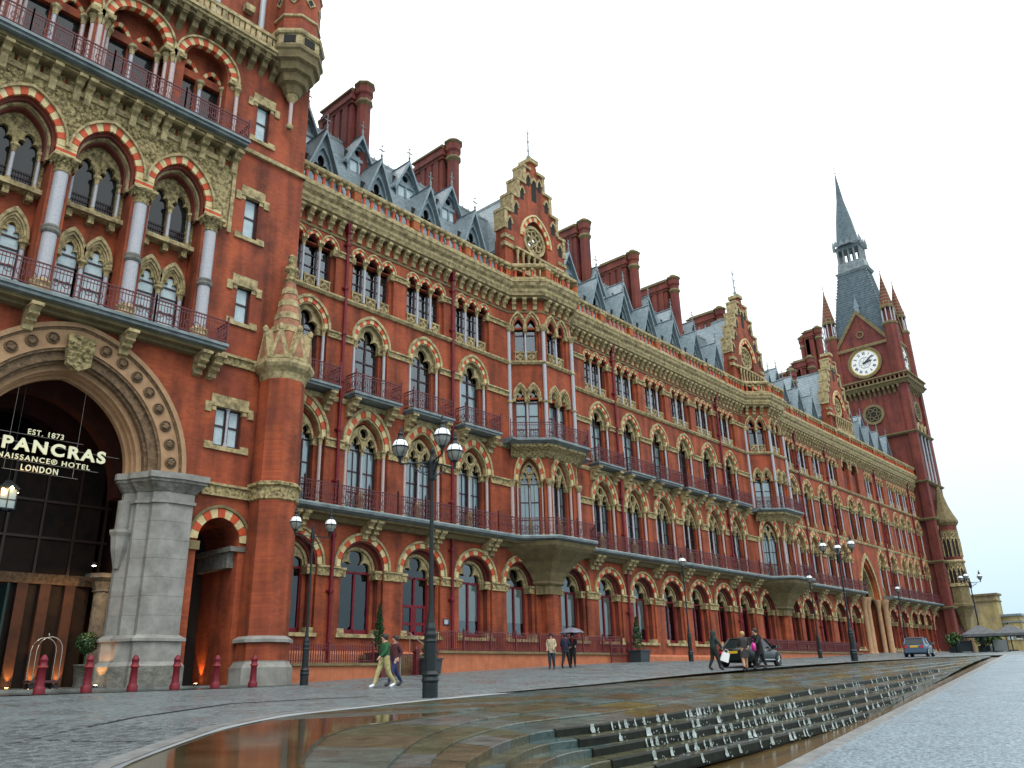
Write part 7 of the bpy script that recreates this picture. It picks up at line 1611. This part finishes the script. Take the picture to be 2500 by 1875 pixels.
# ================================================================== FAR END
PARC = mat('charcoal_canvas', (.05, .055, .06), (.10, .105, .11), .7, 3)
def parasol(label, x, y, w_, h):
    t = thing('parasol', label, 'parasol', (x, y, gz(x, y)), radians(20), 'square market parasols at the corner'); c = MB(); k = w_/2
    c.add([(-k, -k, h-.9), (k, -k, h-.9), (k, k, h-.9), (-k, k, h-.9), (-k, -k, h-1.15), (k, -k, h-1.15), (k, k, h-1.15), (-k, k, h-1.15), (0, 0, h)], [(0, 1, 8), (1, 2, 8), (2, 3, 8), (3, 0, 8), (0, 4, 5, 1), (1, 5, 6, 2), (2, 6, 7, 3), (3, 7, 4, 0)]); obj('canopy', c.mesh('parasol_canopy', PARC), t)
    c = MB(); c.tube([(0, 0, 0), (0, 0, h-.05)], .05, 8); c.box(-.4, .4, -.4, .4, 0, .1); [c.tube([(0, 0, h-1.1), (sx*k*.95, sy*k*.95, h-.95)], .025, 4) for sx in (-1, 1) for sy in (-1, 1)]; c.lathe([(.05, h), (.09, h+.1), (0, h+.25)], (0, 0), 6); obj('pole', c.mesh('parasol_pole', BLACKI), t)
parasol('nearest charcoal square parasol before the clock tower foot', 93.3, -11.3, 3.4, 2.55)
parasol('charcoal square parasol second from the tower foot', 99.5, -12.6, 3.2, 2.6)
parasol('small charcoal square parasol furthest from the tower foot', 106, -13.6, 3.2, 2.6)
BUSH = [mat('bush_leaf', (.03, .075, .015), (.09, .17, .035), .6, 6), mat('bush_leaf_dark', (.012, .035, .01), (.03, .075, .02), .6, 6)]
def bush(label, x, y, r, h, seed):
    R_ = random.Random(seed); t = thing('planter_bush', label, 'plant', (x, y, gz(x, y)), group='planted bushes round the terrace cafe'); p = MB(); p.box(-r*.7, r*.7, -r*.7, r*.7, 0, .55); obj('planter', p.mesh('bush_planter', BLACKI), t); f = MB()
    for i in range(700):
        d = Vector((R_.gauss(0, 1), R_.gauss(0, 1), R_.gauss(0, .8))).normalized()*R_.uniform(.5, 1)*(1+.2*sin(i)); c = Vector((d.x*r, d.y*r, .5+h*.5+d.z*h*.5)); e = Vector((R_.gauss(0, 1), R_.gauss(0, 1), R_.gauss(0, 1))).normalized()*.13; g = e.cross(Vector((R_.gauss(0, 1), R_.gauss(0, 1), 1))).normalized()*.09; f.add([c-e, c+g, c+e, c-g], [(0, 1, 2, 3)], R_.random() < .4)
    f.tube([(0, 0, .4), (0, 0, 1.0)], .04, 5); obj('foliage', f.mesh('bush_foliage', BUSH), t)
bush('light green bush in a black planter left of the parasols', 92.0, -9.2, .7, 1.4, 1); bush('dark green bush in a black planter under the nearest parasol', 96.5, -11.9, .55, 1.1, 2); bush('green bush in a black planter at the foot of the corner turret', 99.0, -10.2, .8, 1.6, 3)
for i, (x, y, L) in enumerate(((92.2, -10.0, 'dark cafe screen panel left under the nearest parasol'), (94.6, -12.6, 'grey cafe screen panel right under the nearest parasol'), (98.6, -14.6, 'dark cafe screen panel under the far parasols'))):
    q = MB(); q.box(-.9, .9, -.03, .03, .08, 1.1, 0); [q.box(sx-.04, sx+.04, -.05, .05, 0, 1.2, 1) for sx in (-.92, .92)]; [q.box(sx-.04, sx+.04, -.25, .25, 0, .05, 1) for sx in (-.92, .92)]
    thing('screen_panel', L, 'screen', (x, y, gz(x, y)), radians(-30), 'low screens round the cafe', q.mesh('screen_panel', [mat('screen_canvas', (.10, .11, .11), None, .7) if i == 1 else BLACKI, BLACKI]))
q = MB(); q.box(-.8, .8, -.5, .5, 0, 1.05, 0); q.hexa([(-1.1, -.8, 2.3), (1.1, -.8, 2.3), (1.1, .8, 2.3), (-1.1, .8, 2.3)], [(-1.0, -.3, 2.55), (1.0, -.3, 2.55), (1.0, .3, 2.55), (-1.0, .3, 2.55)], 1); [q.box(sx-.03, sx+.03, sy-.03, sy+.03, 1, 2.35, 1) for sx in (-.75, .75) for sy in (-.45, .45)]; q.box(-.7, .7, -.46, -.4, 1.05, 1.5, 2)
thing('market_stall', 'small dark roofed stall with pale goods at the right end', 'stall', (101.5, -16.2, gz(101.5, -16.2)), .3, me=q.mesh('market_stall', [mat('stall_wood', (.12, .07, .03), None, .7), BLACKI, BLIND]))
person('distant person in maroon beside the roofed stall', 103.6, -17.2, W, 1.7, MAR, BLK, SHB, stride=.1)
def block(name, label, x0, x1, y0, y1, z0, z1, m, wins, roofc):
    t = thing(name, label, 'building', ((x0+x1)/2, (y0+y1)/2, z0), world=True); b_ = MB(); b_.box(x0, x1, y0, y1, z0, z1); obj('wall', b_.mesh(name, m), t)
    c = MB(); c.box(x0-.25, x1+.25, y0-.25, y1+.25, z1, z1+.3); c.box(x0-.12, x1+.12, y0-.12, y1+.12, z1-.9, z1-.7); obj('parapet', c.mesh('parapet', roofc), t)
    for yw, zw, ww, hh in wins:
        f = MB(); f.box(x0-.08, x0+.02, yw-ww/2-.12, yw+ww/2+.12, zw-.1, zw+hh+.12); wo = obj('window', f.mesh('window_surround', STONE), t); f = MB(); f.box(x0-.1, x0-.07, yw-ww/2, yw+ww/2, zw, zw+hh); obj('pane', f.mesh('far_pane', UPN.materials[0]), wo); f = MB(); f.box(x0-.13, x0-.09, yw-.05, yw+.05, zw, zw+hh); f.box(x0-.13, x0-.09, yw-ww/2, yw+ww/2, zw+hh*.5-.04, zw+hh*.5+.04); obj('frame', f.mesh('far_frame', WHITE), wo)
block('brick_block', 'tall plain yellow brick building behind the clock tower corner', 141, 143.5, -3.0, 14, 1.5, 12.0, YBRICK, [], DSTONE)
block('brick_block', 'lower yellow brick building with two sash windows right of the plain block', 141.5, 144, -5.5, -3.05, 1.5, 8.9, YBRICK, [(-3.7, 5.6, .7, 1.7), (-4.75, 5.6, .8, 1.7)], SLATE)
block('glass_block', 'pale blue-green glazed building at the right edge', 155, 158, -14.0, -4.4, 1.5, 8.6, mat('blue_green_cladding', (.16, .26, .27), (.22, .33, .34), .3, .5), [(-6.5, 5.4, 1.6, 1.3), (-9.2, 5.4, 1.6, 1.3)], LEAD)
